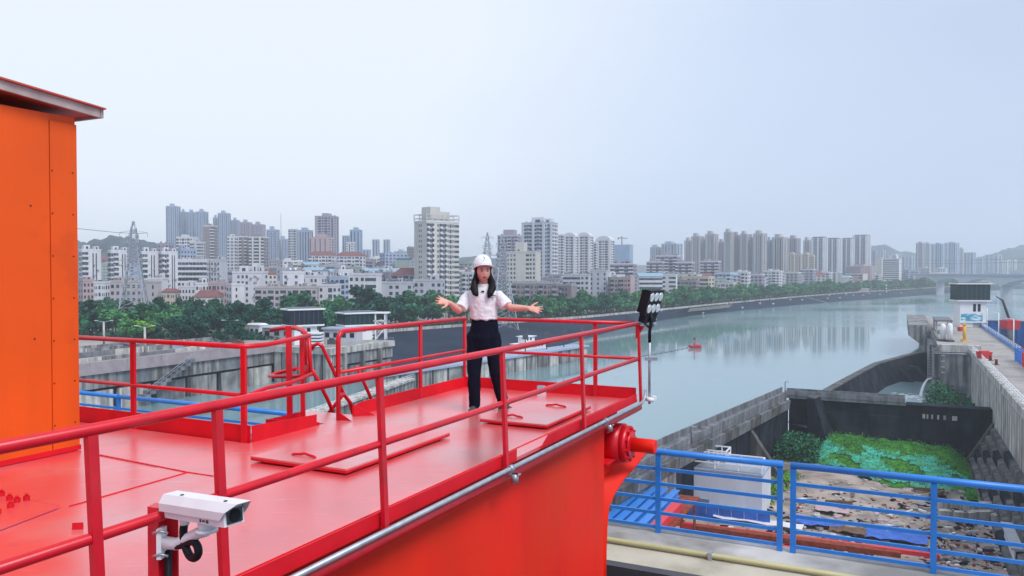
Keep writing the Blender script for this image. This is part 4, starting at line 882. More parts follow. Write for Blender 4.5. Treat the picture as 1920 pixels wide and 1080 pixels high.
def building(name, label, cat, px0, px1, yt, Y, wall, front='WWWW', side='WW', rz=.5, fr=.68, fh=3.0, roof='flat', huts=(), group=None, bal=None, fin=None, glass='glass_recess', base=None, parapet=.9, dmax=30, tank=False, hutm=None, rail=False):
    NB[0] += 1
    if px0 > 890:
        yc = crest((px0 + px1) / 2).y; Y = max(Y, yc + 48 + max(0, Y - 480) * .35)
    x0, x1 = xat(px0, Y), xat(px1, Y); pw = x1 - x0; pxm = (px0 + px1) / 2
    va = math.atan2((x0 + x1) / 2, Y)                      # bearing of the building; its turn is measured from the line of sight
    a = rz - va; W_ = fr * pw / max(.15, math.cos(rz)) if rz else pw; D_ = (1 - fr) * pw / max(.12, abs(math.sin(rz))) if rz else pw * .6
    W_ *= math.cos(va) ; D_ = min(D_ * math.cos(va), dmax); gr_ = (base if base is not None else gz(pxm, Y)); H = zat(yt, Y) - gr_ + 3
    root = thing(name, label, cat, ((x0 + x1) / 2, Y, gr_ - 3), a, group)
    wm_ = 'wall_' + wall; x, y = W_ / 2, D_ / 2
    mb = MB(); mb.hexa([(-x, -y, 0), (x, -y, 0), (x, y, 0), (-x, y, 0)], [(-x, -y, H), (x, -y, H), (x, y, H), (-x, y, H)]); part('wall', mb, wm_, root, local=True)
    g_, b_, f_ = MB(), MB(), MB()
    faces = [((-x, -y, 0), (1, 0, 0), (0, -1, 0), W_, front), ((-x, y, 0), (0, -1, 0), (-1, 0, 0), D_, side), ((x, -y, 0), (0, 1, 0), (1, 0, 0), D_, side)]
    for o, ux, n_, wd, pat in faces:
        if pat: facade(pat, o, ux, n_, wd, H - 3, fh, g_, b_, f_, 3)
    if g_.v: part('glazing_recess', g_, glass, root, kind='stuff', local=True)
    if b_.v: part('balcony_front', b_, 'wall_' + (bal or wall), root, kind='stuff', local=True)
    if f_.v: part('pilaster', f_, 'wall_' + (fin or wall), root, kind='stuff', local=True)
    if roof == 'gable':
        mb = MB(); r_ = min(x, y) * .55; mb.add([(-x - .4, -y - .4, H), (x + .4, -y - .4, H), (x + .4, y + .4, H), (-x - .4, y + .4, H), (-x * .7, 0, H + r_), (x * .7, 0, H + r_)], [(0, 1, 5, 4), (1, 2, 5), (2, 3, 4, 5), (3, 0, 4), (3, 2, 1, 0)]); part('roof', mb, 'roof_tile', root, local=True)
    elif roof == 'blue': mb = MB(); mb.add([(-x - .5, -y - .5, H), (x + .5, -y - .5, H), (x + .5, y + .5, H), (-x - .5, y + .5, H), (-x - .5, 0, H + 2.2), (x + .5, 0, H + 2.2)], [(0, 1, 5, 4), (1, 2, 5), (2, 3, 4, 5), (3, 0, 4), (3, 2, 1, 0)]); part('roof', mb, 'roof_blue', root, local=True)
    elif roof == 'curve':
        mb = MB(); n_ = 12; pr = [(-x, -y - .3, H)] + [(-x * math.cos(math.pi * i / n_), -y - .3, H + math.sin(math.pi * i / n_) * min(x * .55, 6)) for i in range(1, n_)] + [(x, -y - .3, H)]; mb.prism(pr, (0, D_ + .6, 0)); part('curved_roof', mb, wm_, root, local=True)
    else:
        mb = MB(); mb.hexa([(-x + .3, -y + .3, H), (x - .3, -y + .3, H), (x - .3, y - .3, H), (-x + .3, y - .3, H)], [(-x + .3, -y + .3, H + .08), (x - .3, -y + .3, H + .08), (x - .3, y - .3, H + .08), (-x + .3, y - .3, H + .08)]); part('roof', mb, 'rooftop', root, local=True)
        if parapet:
            mb = MB(); p0 = .15
            lbox(mb, (-x - p0, -y, 0), (1, 0, 0), (0, -1, 0), 0, W_ + 2 * p0, -.15, p0, H, H + parapet); lbox(mb, (-x - p0, y, 0), (1, 0, 0), (0, 1, 0), 0, W_ + 2 * p0, -.15, p0, H, H + parapet)
            lbox(mb, (-x, -y, 0), (0, 1, 0), (-1, 0, 0), .16, D_ - .16, -.15, p0, H, H + parapet); lbox(mb, (x, -y, 0), (0, 1, 0), (1, 0, 0), .16, D_ - .16, -.15, p0, H, H + parapet); part('parapet', mb, 'wall_' + (bal or wall), root, local=True)
    if roof == 'flat' and Y < 950 and W_ > 6:
        mb = MB(); rc_ = random.Random(NB[0])
        for k in range(int(4 + W_ * .35)):
            cx, cy = rc_.uniform(-x + .8, x - .8), rc_.uniform(-y + .6, y - .6); a_, b_2, c_2 = rc_.uniform(.5, 2.2), rc_.uniform(.5, 1.6), rc_.uniform(.6, 2.3); mb.hexa([(cx - a_ / 2, cy - b_2 / 2, H + .081), (cx + a_ / 2, cy - b_2 / 2, H + .081), (cx + a_ / 2, cy + b_2 / 2, H + .081), (cx - a_ / 2, cy + b_2 / 2, H + .081)], [(cx - a_ / 2, cy - b_2 / 2, H + c_2), (cx + a_ / 2, cy - b_2 / 2, H + c_2), (cx + a_ / 2, cy + b_2 / 2, H + c_2), (cx - a_ / 2, cy + b_2 / 2, H + c_2)])
        part('roof_clutter', mb, ('wall_dark', 'wall_grey', 'galv', 'wall_brown')[NB[0] % 4], root, kind='stuff', local=True)
    if Y < 800 and front and cat == 'apartment block':
        mb = MB(); rc_ = random.Random(NB[0] + 5)
        for k in range(int(H * W_ * .03)): lbox(mb, (-x, -y, 0), (1, 0, 0), (0, -1, 0), *(lambda q: (q, q + .9))(rc_.uniform(.5, W_ - 1.5)), .1, .75, *(lambda q: (q, q + .6))(3.4 + 3 * rc_.randint(0, max(1, int((H - 6) / 3)))))
        if mb.v: part('air_conditioners', mb, 'wall_grey', root, kind='stuff', local=True)
    for hx_, hw, hh in huts:
        cx = -x + W_ * hx_; w2 = W_ * hw / 2; d2 = min(y * .7, w2 * 1.2 + 1); mb = MB()
        mb.hexa([(cx - w2, -d2, H + .085), (cx + w2, -d2, H + .085), (cx + w2, d2, H + .085), (cx - w2, d2, H + .085)], [(cx - w2, -d2, H + hh), (cx + w2, -d2, H + hh), (cx + w2, d2, H + hh), (cx - w2, d2, H + hh)]); h_ = part('roof_hut', mb, hutm or wm_, root, local=True)
        if hh < 6 and Y < 700: mb = MB(); wins(mb, (cx - w2, -d2, H), (1, 0, 0), (0, -1, 0), [w2], [.9], w2 * .8, hh * .45); part('hut_window', mb, glass, h_, local=True)
    if tank:
        for k in range(tank if tank > 1 else 1):
            mb = MB(); cx = x * (.35 - .5 * k); mb.tube([(cx, 0, H + .09), (cx, 0, H + 2.2), (cx, 0, H + 2.6)], [1.1, 1.1, .3], 12); part('water_tank', mb, 'galv', root, local=True)
    if rail:   # open frame crown round the roof
        for z in (2.2, 4.4):
            mb = MB(); 
            for a_, b_2 in (((-x, -y), (x, -y)), ((x, -y), (x, y)), ((x, y), (-x, y)), ((-x, y), (-x, -y))): mb.bar((a_[0], a_[1], H + z), (b_2[0], b_2[1], H + z), .45)
            part('roof_frame', mb, wm_, root, local=True)
        for i in range(7):
            for yy in (-y, y): mb = MB(); mb.bar((-x + W_ * i / 6, yy, H + parapet), (-x + W_ * i / 6, yy, H + 4.2), .4); part('frame_post', mb, wm_, root, local=True)
    return root
B = building
# --- white slab blocks at the far left and their neighbours
for i, (a, b) in enumerate(((148, 190), (203, 242), (262, 297), (299, 334))):
    B('apartment_block', ['white eight-storey block beside the orange cabin, dark balconies at its left', 'white eight-storey block just left of the lattice pylon, grey side wing', 'white eight-storey block directly behind the lattice pylon', 'white eight-storey block with brown balconies, right end of its row'][i], 'apartment block', a, b, (470, 472, 474, 474)[i], 455 + 4 * i, 'white', ['BBPSSP', 'DBBPSSP', 'BBPSSP', 'BDBPSSP'][i], 'DD', rz=.35, fr=.86, huts=((.3, .3, 3.2), (.8, .22, 2.6)), fin='white', group='white slab blocks in a row')
B('apartment_block', 'long white block with ribbon balconies, trees hiding its ground floor', 'apartment block', 334, 394, 489, 450, 'white', 'BBBBBBBB', 'WW', rz=-.25, fr=.9, huts=((.1, .08, 2), (.3, .08, 2), (.5, .08, 2), (.75, .1, 2.2)))
B('apartment_block', 'grey six-storey block with a bare white end wall, right of the ribbon balconies', 'apartment block', 395, 427, 489, 455, 'pale', 'WWWP', 'PP', rz=-.4, fr=.72, huts=((.7, .3, 2.5),))
B('apartment_block', 'slate blue block with a wide flat roof behind the white slab row', 'apartment block', 326, 368, 468, 560, 'slate', 'WWWWW', 'WW', huts=((.3, .2, 3),))
B('apartment_block', 'mauve boxy block behind the end of the white slab row', 'apartment block', 296, 326, 458, 640, 'mauve', 'WwW', 'WW', rz=-.5)
# --- front row by the trees
B('house', 'pinkish cream four-storey house half hidden by trees next to the orange cabin', 'house', 146, 176, 527, 372, 'pink', 'WWW', 'WW', rz=.3, huts=((.6, .5, 2),))
B('house', 'white narrow house with a dark flat roof cap, left of the pylon legs', 'house', 176, 206, 531, 358, 'white', 'wWw', 'WW', rz=-.4, fr=.7, huts=((.5, .8, 1.2),), hutm='wall_dark')
B('house', 'grey cream terrace with small windows behind the pylon legs', 'house', 206, 272, 529, 376, 'beige', 'WWWWWW', 'WW', rz=-.2, fr=.9, huts=((.3, .2, 2.6), (.7, .15, 2.2)), tank=True)
B('house', 'beige five-storey house with one column of windows, right of the pylon', 'house', 272, 303, 530, 352, 'beige', 'PPWP', 'P', rz=-.4, fr=.75)
B('house', 'white blank-walled house with a bright flat roof behind the beige house', 'house', 276, 316, 524, 392, 'white', 'PWP', 'PP', rz=-.3, fr=.7, huts=((.8, .2, 3),))
B('house', 'tan house with a dull red tiled roof and red trim, right of the beige house', 'house', 303, 338, 547, 352, 'tan', 'wWw', 'WW', rz=-.3, fr=.7, roof='gable')
B('house', 'white low house with several roof steps, right of the red trimmed house', 'house', 335, 366, 539, 362, 'white', 'WWWW', 'W', rz=-.4, fr=.75, huts=((.3, .4, 2.4), (.8, .2, 3.2)))
B('house', 'white house with a stair hut and small square windows above the red tiled pavilion', 'house', 358, 392, 533, 378, 'white', 'WwWW', 'W', rz=.35, fr=.75, huts=((.7, .35, 3),))
B('house', 'pale pink house with dark doorways above the red tiled pavilion', 'house', 390, 428, 532, 374, 'pink', 'WDWW', 'WW', rz=-.3, fr=.8, tank=True)
B('pavilion', 'low pavilion with a broad red tiled roof in front of the white houses', 'pavilion', 364, 420, 556, 350, 'cream', 'WWWW', 'W', rz=-.15, fr=.85, roof='gable')
B('apartment_block', 'white stepped block with a stair tower, left of the twin white tanks', 'apartment block', 436, 503, 512, 392, 'white', 'PWWWPwP', 'PW', rz=-.3, fr=.8, huts=((.35, .3, 3.6), (.7, .12, 5), (.9, .1, 4)))
B('house', 'small white house with tall dark windows, below the white stepped block', 'house', 424, 458, 535, 362, 'white', 'PWPP', 'WW', rz=.3, fr=.7)
B('apartment_block', 'white block with two round tanks on the roof and few windows', 'apartment block', 524, 570, 512, 385, 'white', 'WPWP', 'PP', rz=.2, fr=.85, tank=2, huts=((.2, .1, 4),))
B('apartment_block', 'white block with a sloping row of roof sheds, right of the round tanks', 'apartment block', 566, 612, 519, 395, 'white', 'WPWWP', 'WW', rz=-.35, fr=.8, huts=((.2, .2, 3.4), (.5, .25, 2.4)))
B('apartment_block', 'long grey four-storey block with continuous balconies above the trees', 'apartment block', 480, 602, 540, 362, 'beige', 'BWBWBWBWBW', 'WW', rz=-.12, fr=.93, huts=((.3, .06, 2), (.7, .06, 2)))
B('house', 'low white house with a dark awning, right of the long grey block', 'house', 598, 640, 536, 368, 'white', 'WPDW', 'W', rz=-.3, fr=.8)
B('house', 'slate house with a flat concrete roof, left of the bright white gridded block', 'house', 609, 655, 521, 430, 'slate', 'WWDW', 'WW', rz=.3, fr=.8, tank=True)
B('apartment_block', 'bright white five-storey block with square windows in a neat grid', 'apartment block', 654, 716, 516, 372, 'white', 'WWWRR', 'PP', rz=-.3, fr=.82, huts=((.75, .1, 2),))
B('apartment_block', 'grey white block with cluttered roof sheds behind the neat white grid block', 'apartment block', 626, 662, 508, 440, 'white', 'WWW', 'WW', rz=.3, fr=.75, huts=((.4, .3, 3),))
B('house', 'pale long low house with a flat grey roof left of the tall cream tower', 'house', 693, 778, 531, 392, 'pale', 'WWPWWPW', 'W', rz=-.12, fr=.94, huts=((.4, .05, 2), (.7, .08, 2.5)))
B('house', 'pale concrete annex with a roof hut at the foot of the tall cream tower', 'house', 775, 834, 527, 405, 'pale', 'WWPWW', 'W', rz=-.2, fr=.9, huts=((.7, .25, 3),))
nt = B('apartment_block', 'block wrapped in dull teal scaffold netting among the roofs', 'apartment block', 743, 773, 487, 560, 'greenish', '', '', rz=-.3, fr=.8)
nt.children[0].data.materials[0] = M['net_teal']
B('apartment_block', 'white gabled terrace of townhouses high on the slope', 'apartment block', 579, 632, 479, 690, 'white', 'BWBWBWBW', 'W', rz=-.15, fr=.92, roof='gable')
B('apartment_block', 'white gabled terrace with an orange door band, right end of the slope', 'apartment block', 630, 686, 480, 680, 'white', 'WBWBWBW', 'W', rz=-.2, fr=.9, roof='gable')
B('apartment_block', 'bluish grey block with a flat roof above the sea of roofs', 'apartment block', 712, 764, 476, 760, 'slate', 'WWWWWW', 'WW', rz=.3, fr=.8)
# --- the tall cream tower
tw = B('tower_block', 'tall cream tower with an open roof frame, left of the woman', 'tower block', 777, 861, 418, 470, 'cream', 'BDBPWBDBWDWRR', 'PwP', rz=.62, fr=.72, huts=((.32, .3, 9), (.62, .3, 6.4)), rail=True, bal='white', dmax=24)
# --- right of it
B('tower_block', 'mauve grey tower with a roof hut, left of the blue striped tower', 'tower block', 933, 980, 443, 760, 'mauve', 'WBWBWB', 'WW', rz=-.3, fr=.8, huts=((.5, .5, 6),), bal='pale')
B('office_block', 'cream office block with a plain core between two wings of square windows', 'office block', 950, 1014, 474, 530, 'cream', 'WWWPPPRWW', 'PP', rz=-.25, fr=.84, huts=((.42, .3, 7),))
B('tower_block', 'tall tower striped in white and blue balconies', 'tower block', 978, 1046, 420, 640, 'white', 'FDBDFDBDFWBF', 'DWDW', rz=-.3, fr=.84, huts=((.5, .4, 5), (.8, .2, 4)), bal='blue', fin='pale')
for i, (a, b, y) in enumerate(((1046, 1058, 441), (1056, 1084, 443), (1083, 1112, 443), (1108, 1120, 456), (1117, 1152, 451))):
    B('tower_block', ['slim white tower touching the blue striped tower', 'white round-topped tower, first of the arched pair', 'white round-topped tower, second of the arched pair', 'narrow white tower squeezed between round-topped towers', 'white round-topped tower beside the blue netted tower'][i], 'tower block', a, b, y, 860 + 20 * i, 'white', 'FDWDF' if i not in (0, 3) else 'WD', 'WD', rz=-.35, fr=.8, roof='curve' if i in (1, 2, 4) else 'flat', group='white towers with arched tops')
bt = B('tower_block', 'unfinished tower wrapped in blue netting with a crane on top', 'tower block', 1152, 1187, 459, 1000, 'blue', '', '', rz=-.35, fr=.8, parapet=0)
bt.children[0].data.materials[0] = M['net_blue']
B('office_block', 'grey office block with ribbon windows at the left of a tall window bay', 'office block', 1056, 1108, 516, 505, 'pale', 'RRRRWW', 'PP', rz=-.15, fr=.92)
B('office_block', 'pale office tower bay with columns of dark windows, right of the ribbon windows', 'office block', 1106, 1142, 509, 510, 'pale', 'WPWPW', 'PP', rz=-.3, fr=.85)
B('apartment_block', 'brownish old apartments with shabby balconies behind the floodlight', 'apartment block', 1140, 1166, 522, 500, 'brown', 'BWB', 'WW', rz=.2, fr=.85)
B('apartment_block', 'pinkish old apartment house left of the floodlight', 'apartment block', 1164, 1190, 521, 492, 'pink', 'WwW', 'PP', rz=-.3, fr=.7)
B('apartment_block', 'balconied white and mauve block below the blue netted tower', 'apartment block', 1144, 1194, 496, 640, 'mauve', 'BDBDB', 'WW', rz=-.2, fr=.85, bal='white', huts=((.2, .2, 3), (.7, .3, 3)))
B('apartment_block', 'long brown grey four-storey block above the riverside trees, right of the woman', 'apartment block', 960, 1048, 532, 440, 'brown', 'BWwBWwBWwB', 'WW', rz=-.12, fr=.94, bal='grey', parapet=1.2)
B('apartment_block', 'narrow old block with a blank pale end wall next to the riverside trees', 'apartment block', 1046, 1082, 536, 430, 'brown', 'BWWP', 'PP', rz=-.5, fr=.7, bal='grey')
B('apartment_block', 'white old blocks seen between the woman and the cream tower', 'apartment block', 862, 892, 512, 520, 'pale', 'BWBW', 'WW', rz=.2, fr=.85)
B('apartment_block', 'mauve low block with a dark roof in front of the blue striped tower', 'apartment block', 1010, 1056, 523, 560, 'mauve', 'WWBWW', 'WW', rz=-.2, fr=.85)
B('office_block', 'white riverside office block with a light blue roof and ribbon windows', 'office block', 1194, 1242, 518, 480, 'white', 'RRRRR', 'PP', rz=.12, fr=.9, roof='blue')
B('office_block', 'white riverside annex with paired windows, right of the light blue roof', 'office block', 1241, 1270, 516, 486, 'white', 'RPRR', 'PP', rz=-.3, fr=.9)
B('office_block', 'pale yellow block with long eaves by the riverside trees', 'office block', 1279, 1340, 520, 520, 'tan', 'PWWPRR', 'WW', rz=-.25, fr=.8, huts=((.2, .25, 2.5),))
B('apartment_block', 'dark brown apartments in front of the pale yellow block', 'apartment block', 1268, 1312, 527, 492, 'brown', 'BWBWB', 'WW', rz=-.2, fr=.85)
B('apartment_block', 'light blue grey apartments right of the pale yellow block', 'apartment block', 1340, 1376, 513, 560, 'blue', 'WBWB', 'WW', rz=-.3, fr=.8, bal='white')
B('apartment_block', 'white old apartments with window cages behind the riverside trees', 'apartment block', 1344, 1380, 531, 520, 'cream', 'WBWB', 'WW', rz=-.2, fr=.85)
for i, (a, b, y, w_) in enumerate(((1376, 1408, 511, 'white'), (1406, 1434, 516, 'mauve'), (1432, 1468, 509, 'white'), (1466, 1502, 512, 'grey'), (1500, 1530, 506, 'mauve'), (1528, 1562, 512, 'pale'))):
    B('apartment_block', 'riverside old block, ' + ['white with red-brown balconies, left end of the row', 'mauve and low, second in the row', 'white with square cages, third in the row', 'grey with a wide roof deck, below the cream arched towers', 'mauve with an upper terrace, right of the grey roof deck', 'pale with glass bays, left of the white framed block'][i], 'apartment block', a, b, y, 620 + 18 * i, w_, ['BWBW', 'WWW', 'BWBW', 'WWWW', 'BWW', 'RRW'][i], 'WW', rz=-.25, fr=.82, bal='white', huts=((.3, .2, 2.5), (.7, .25, 2)), group='old blocks along the river')
B('office_block', 'block behind a white square portal frame by the riverside trees', 'office block', 1543, 1578, 511, 700, 'greenish', 'RRRF', 'WW', rz=-.3, fr=.85, fin='white', bal='white')
B('office_block', 'pink roofed civic block with a white front behind the white portal', 'office block', 1586, 1640, 500, 780, 'pink', 'RRRPP', 'WW', rz=-.25, fr=.85, huts=((.5, .4, 4),))
B('hotel', 'white striped hotel with ribbon windows standing above the riverside trees', 'hotel', 1650, 1690, 486, 830, 'white', 'RRRRR', 'PP', rz=-.3, fr=.88, huts=((.65, .4, 6), (.7, .2, 8)))
B('office_block', 'pale blank block just left of the white striped hotel', 'office block', 1640, 1655, 484, 900, 'cream', 'PP', 'PP', rz=-.3, fr=.85)
for i, (a, b, y, w_) in enumerate(((1690, 1706, 506, 'slate'), (1704, 1724, 509, 'grey'), (1722, 1746, 503, 'pale'), (1752, 1776, 504, 'white'), (1590, 1622, 517, 'mauve'), (1622, 1652, 516, 'pale'))):
    B('apartment_block', ['dark mid-rise block right of the striped hotel', 'grey mid-rise block, second right of the striped hotel', 'pale mid-rise with a small dome hut under the blue tower pair', 'white mid-rise with stepped top under the blue tower pair', 'low mauve riverside block below the pink roof', 'low pale riverside block left of the striped hotel'][i], 'apartment block', a, b, y, 900 + 12 * i - (160 if i > 3 else 0), w_, 'WBWB', 'WW', rz=-.3, fr=.85, huts=((.5, .3, 3),))
# white balconied complex under the beige towers
for i, (a, b, y) in enumerate(((1212, 1246, 492), (1230, 1276, 481), (1266, 1302, 493), (1313, 1352, 491))):
    B('apartment_block', 'white stepped balcony block, ' + ['lower left part of the complex', 'tallest part of the complex', 'lower right part of the complex', 'standing apart before the beige towers'][i], 'apartment block', a, b, y, 760 + 12 * (i % 2), 'mauve', 'BDBDB', 'WW', rz=-.2, fr=.85, bal='white', huts=((.3, .3, 3), (.7, .2, 2)), group='white balcony complex')
# far towers, left cluster
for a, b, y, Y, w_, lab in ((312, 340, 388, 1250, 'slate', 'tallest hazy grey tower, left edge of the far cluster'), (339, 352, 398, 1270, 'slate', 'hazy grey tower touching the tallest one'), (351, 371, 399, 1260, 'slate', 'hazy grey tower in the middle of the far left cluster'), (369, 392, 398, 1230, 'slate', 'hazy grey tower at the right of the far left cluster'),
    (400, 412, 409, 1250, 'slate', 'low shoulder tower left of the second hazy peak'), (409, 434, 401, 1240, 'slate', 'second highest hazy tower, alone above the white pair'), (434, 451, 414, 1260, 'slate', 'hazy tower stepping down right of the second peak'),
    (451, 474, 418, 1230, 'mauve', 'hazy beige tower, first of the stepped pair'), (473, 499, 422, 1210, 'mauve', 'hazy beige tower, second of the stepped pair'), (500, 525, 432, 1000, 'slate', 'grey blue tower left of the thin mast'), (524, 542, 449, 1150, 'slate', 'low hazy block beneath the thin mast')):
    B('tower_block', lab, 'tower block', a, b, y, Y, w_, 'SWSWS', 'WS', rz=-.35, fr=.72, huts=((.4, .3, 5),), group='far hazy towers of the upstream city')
for a, b, y, Y, w_, lab, pat in ((381, 409, 425, 800, 'brown', 'brown tower with a white striped edge, before the hazy cluster', 'PwPPBB'), (331, 372, 446, 760, 'white', 'white ten-storey block under the hazy cluster', 'DWDWDW'), (356, 386, 455, 740, 'pale', 'pale stepped block left of the brown tower', 'RRPRR'),
    (427, 450, 445, 750, 'white', 'white tower with barred balconies, first of the row', 'BPBPB'), (449, 468, 445, 755, 'brown', 'brown and white tower, middle of the row', 'BPB'), (468, 504, 446, 745, 'brown', 'brown tower with two white fins, right of the row', 'BFBBFB')):
    B('tower_block', lab, 'tower block', a, b, y, Y, w_, pat, 'WW', rz=-.4, fr=.74, bal='white', fin='white', huts=((.4, .3, 3),))
for a, b, y, Y, w_, lab, pat in ((541, 559, 431, 960, 'pale', 'pale striped tower right of the thin mast', 'DWD'), (556, 588, 433, 990, 'slate', 'grey office tower with a white roof band', 'SSSSS'), (591, 636, 407, 900, 'mauve', 'dark mauve tower, tallest right of the mast', 'PDWDWS'), (580, 627, 446, 860, 'pink', 'broad pink block at the foot of the mauve tower', 'SPSPSPSP'),
    (642, 658, 443, 1100, 'slate', 'hazy grey tower beside the steel blue tower', 'SWS'), (656, 680, 432, 1080, 'blue', 'steel blue slab tower', 'SSS'), (649, 666, 455, 1000, 'white', 'small white block before the steel blue slab', 'WSW'), (698, 712, 450, 1500, 'slate', 'left one of two far twin towers', 'SS'), (719, 732, 450, 1500, 'slate', 'right one of two far twin towers', 'SS'),
    (680, 696, 469, 1300, 'slate', 'low far block left of the twin towers', 'SS'), (763, 778, 465, 850, 'brown', 'mauve red block peeking out behind the tall cream tower', 'WWW'), (740, 764, 472, 1400, 'slate', 'far low block right of the twin towers', 'SS')):
    B('tower_block', lab, 'tower block', a, b, y, Y, w_, pat, 'WS', rz=-.35, fr=.78, huts=((.5, .35, 4),) if b - a > 20 else ())
# far beige wall of towers
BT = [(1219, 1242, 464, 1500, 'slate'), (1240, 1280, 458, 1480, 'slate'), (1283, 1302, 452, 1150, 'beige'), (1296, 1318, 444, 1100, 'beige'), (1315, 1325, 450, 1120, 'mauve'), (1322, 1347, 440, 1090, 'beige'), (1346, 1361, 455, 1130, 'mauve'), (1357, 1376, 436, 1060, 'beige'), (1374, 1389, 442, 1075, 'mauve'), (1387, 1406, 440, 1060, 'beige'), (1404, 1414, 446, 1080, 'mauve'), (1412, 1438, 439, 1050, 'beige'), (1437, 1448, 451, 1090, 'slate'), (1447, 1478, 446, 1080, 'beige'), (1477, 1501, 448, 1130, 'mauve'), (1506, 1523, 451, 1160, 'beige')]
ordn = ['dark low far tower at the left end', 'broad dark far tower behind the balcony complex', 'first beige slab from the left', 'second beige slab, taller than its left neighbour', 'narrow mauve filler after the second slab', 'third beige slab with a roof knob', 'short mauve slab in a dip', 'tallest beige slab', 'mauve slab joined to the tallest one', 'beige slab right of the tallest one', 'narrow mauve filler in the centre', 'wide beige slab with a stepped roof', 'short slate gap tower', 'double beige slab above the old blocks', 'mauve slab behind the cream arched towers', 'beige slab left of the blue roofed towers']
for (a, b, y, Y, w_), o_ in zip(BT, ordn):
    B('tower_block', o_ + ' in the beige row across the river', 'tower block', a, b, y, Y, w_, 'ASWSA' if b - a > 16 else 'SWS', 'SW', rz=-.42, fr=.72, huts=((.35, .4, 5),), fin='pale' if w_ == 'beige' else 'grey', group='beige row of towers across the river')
for i, (a, b, y) in enumerate(((1478, 1491, 476), (1490, 1504, 477), (1504, 1517, 476), (1517, 1528, 480))):
    B('tower_block', ['first', 'second', 'third', 'last'][i] + ' of four low cream towers with arched tops, counted from the beige slabs', 'tower block', a, b, y, 960, 'tan', 'SWS', 'W', rz=-.3, fr=.8, roof='curve' if i != 1 else 'flat', group='low cream towers')
for a, b, y, Y, lab in ((1521, 1551, 447, 980, 'dark capped tower, left of the blue white group'), (1549, 1577, 449, 1000, 'dark capped tower, second of the blue white group'), (1577, 1601, 449, 1020, 'recessed blue white tower in the middle of the group'), (1599, 1632, 443, 970, 'dark capped tower, tallest and right end of the blue white group')):
    B('tower_block', lab, 'tower block', a, b, y, Y, 'pale', 'FSDFSDF', 'FSF', rz=-.3, fr=.78, fin='white', bal='dark', huts=((.5, .9, 2),), hutm='wall_dark', group='blue white dark capped towers')
for a, b, y, Y, w_, lab in ((1632, 1643, 470, 1200, 'slate', 'thin slate tower right of the dark capped group'), (1717, 1732, 456, 1120, 'mauve', 'mauve and white tower, left edge of the blue pair'), (1730, 1746, 457, 1140, 'pale', 'pale tower joined to the mauve one'), (1745, 1772, 458, 1130, 'slate', 'broad slate tower in the blue pair'), (1770, 1798, 456, 1120, 'slate', 'slate tower with a white edge, right of the blue pair'), (1797, 1807, 466, 1160, 'pale', 'thin pale tower at the right of the blue pair')):
    B('tower_block', lab, 'tower block', a, b, y, Y, w_, 'SFSWS', 'SW', rz=-.35, fr=.75, fin='pale', huts=((.5, .3, 3),))
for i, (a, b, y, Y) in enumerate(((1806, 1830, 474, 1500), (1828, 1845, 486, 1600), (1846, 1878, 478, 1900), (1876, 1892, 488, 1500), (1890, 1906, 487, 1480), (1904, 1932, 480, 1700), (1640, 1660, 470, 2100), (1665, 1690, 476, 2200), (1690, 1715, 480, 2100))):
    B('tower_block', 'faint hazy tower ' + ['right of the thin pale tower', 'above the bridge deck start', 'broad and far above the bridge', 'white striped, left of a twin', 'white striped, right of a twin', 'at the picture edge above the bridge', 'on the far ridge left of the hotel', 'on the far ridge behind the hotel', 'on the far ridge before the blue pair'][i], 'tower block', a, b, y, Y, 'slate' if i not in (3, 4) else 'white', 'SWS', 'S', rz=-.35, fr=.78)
# --- sea of roofs: low blocks between the named ones
fw_ = ['cream', 'grey', 'white', 'pale', 'brown', 'mauve', 'pink', 'beige', 'slate', 'greenish']
fr_ = ['flat'] * 9 + ['gable', 'gable', 'blue']
fx = {'flat': 'flat roof', 'gable': 'tiled roof', 'blue': 'blue sheet roof'}
rz_ = random.Random(21); used = {}
def fill(px0, px1, ytop, Y0, Y1, n, zone, wmin, wmax, fl=(4, 7)):
    for i in range(n):
        px = px0 + (px1 - px0) * (i + rz_.uniform(.2, .8)) / n; Y = rz_.uniform(Y0, Y1); w = rz_.uniform(wmin, wmax) * FPX / Y
        h_ = rz_.randint(*fl) * 3.0; yt = 511 - (gz(px, Y) + h_ - CAM_Z) * FPX / Y
        yt = max(yt, ytop + rz_.uniform(0, 5)); w_ = rz_.choice(fw_); rf = rz_.choice(fr_); tk = rz_.random() < .35; hb_ = rz_.random() < .5
        ft = ('with a roof tank' if tk else 'with a roof shed' if hb_ else 'with a bare roof')
        lab = f'low {w_} block, {fx[rf]}, ' + (ft.replace('with a ', '') + ', ' if rf == 'flat' else '') + zone
        hs_ = i % 2 == 0  # every other filler block is named a house, though meant as a block
        if hs_: lab = lab.replace(' block,', ' house,')
        B('house' if hs_ else 'apartment_block', lab, 'house' if hs_ else 'apartment block', px - w / 2, px + w / 2, yt, Y, w_, rz_.choice(['WWWW', 'BWBW', 'WBWW', 'WwWP', 'BDBD']), rz_.choice(['WW', 'PW', 'PP']), rz=rz_.choice([-.45, -.25, .3, .5]), fr=rz_.uniform(.6, .85), roof=rf, tank=tk and rf == 'flat', huts=((rz_.uniform(.2, .8), .3, 2.6),) if hb_ and rf == 'flat' else (), group=('low-rise blocks ' if hs_ else 'low blocks ') + zone, dmax=18)
fill(340, 560, 500, 470, 560, 18, 'behind the white stepped block', 14, 24)
fill(560, 780, 497, 470, 545, 24, 'among roofs left of the cream tower', 13, 22)
fill(580, 775, 488, 560, 660, 24, 'high up left of the cream tower', 13, 22)
fill(150, 330, 452, 700, 1000, 16, 'behind the white slab row', 16, 26)
fill(500, 770, 474, 720, 900, 22, 'on the slope under the mauve tower', 16, 28)
fill(860, 960, 500, 520, 640, 8, 'between the woman and the cream tower', 14, 22)
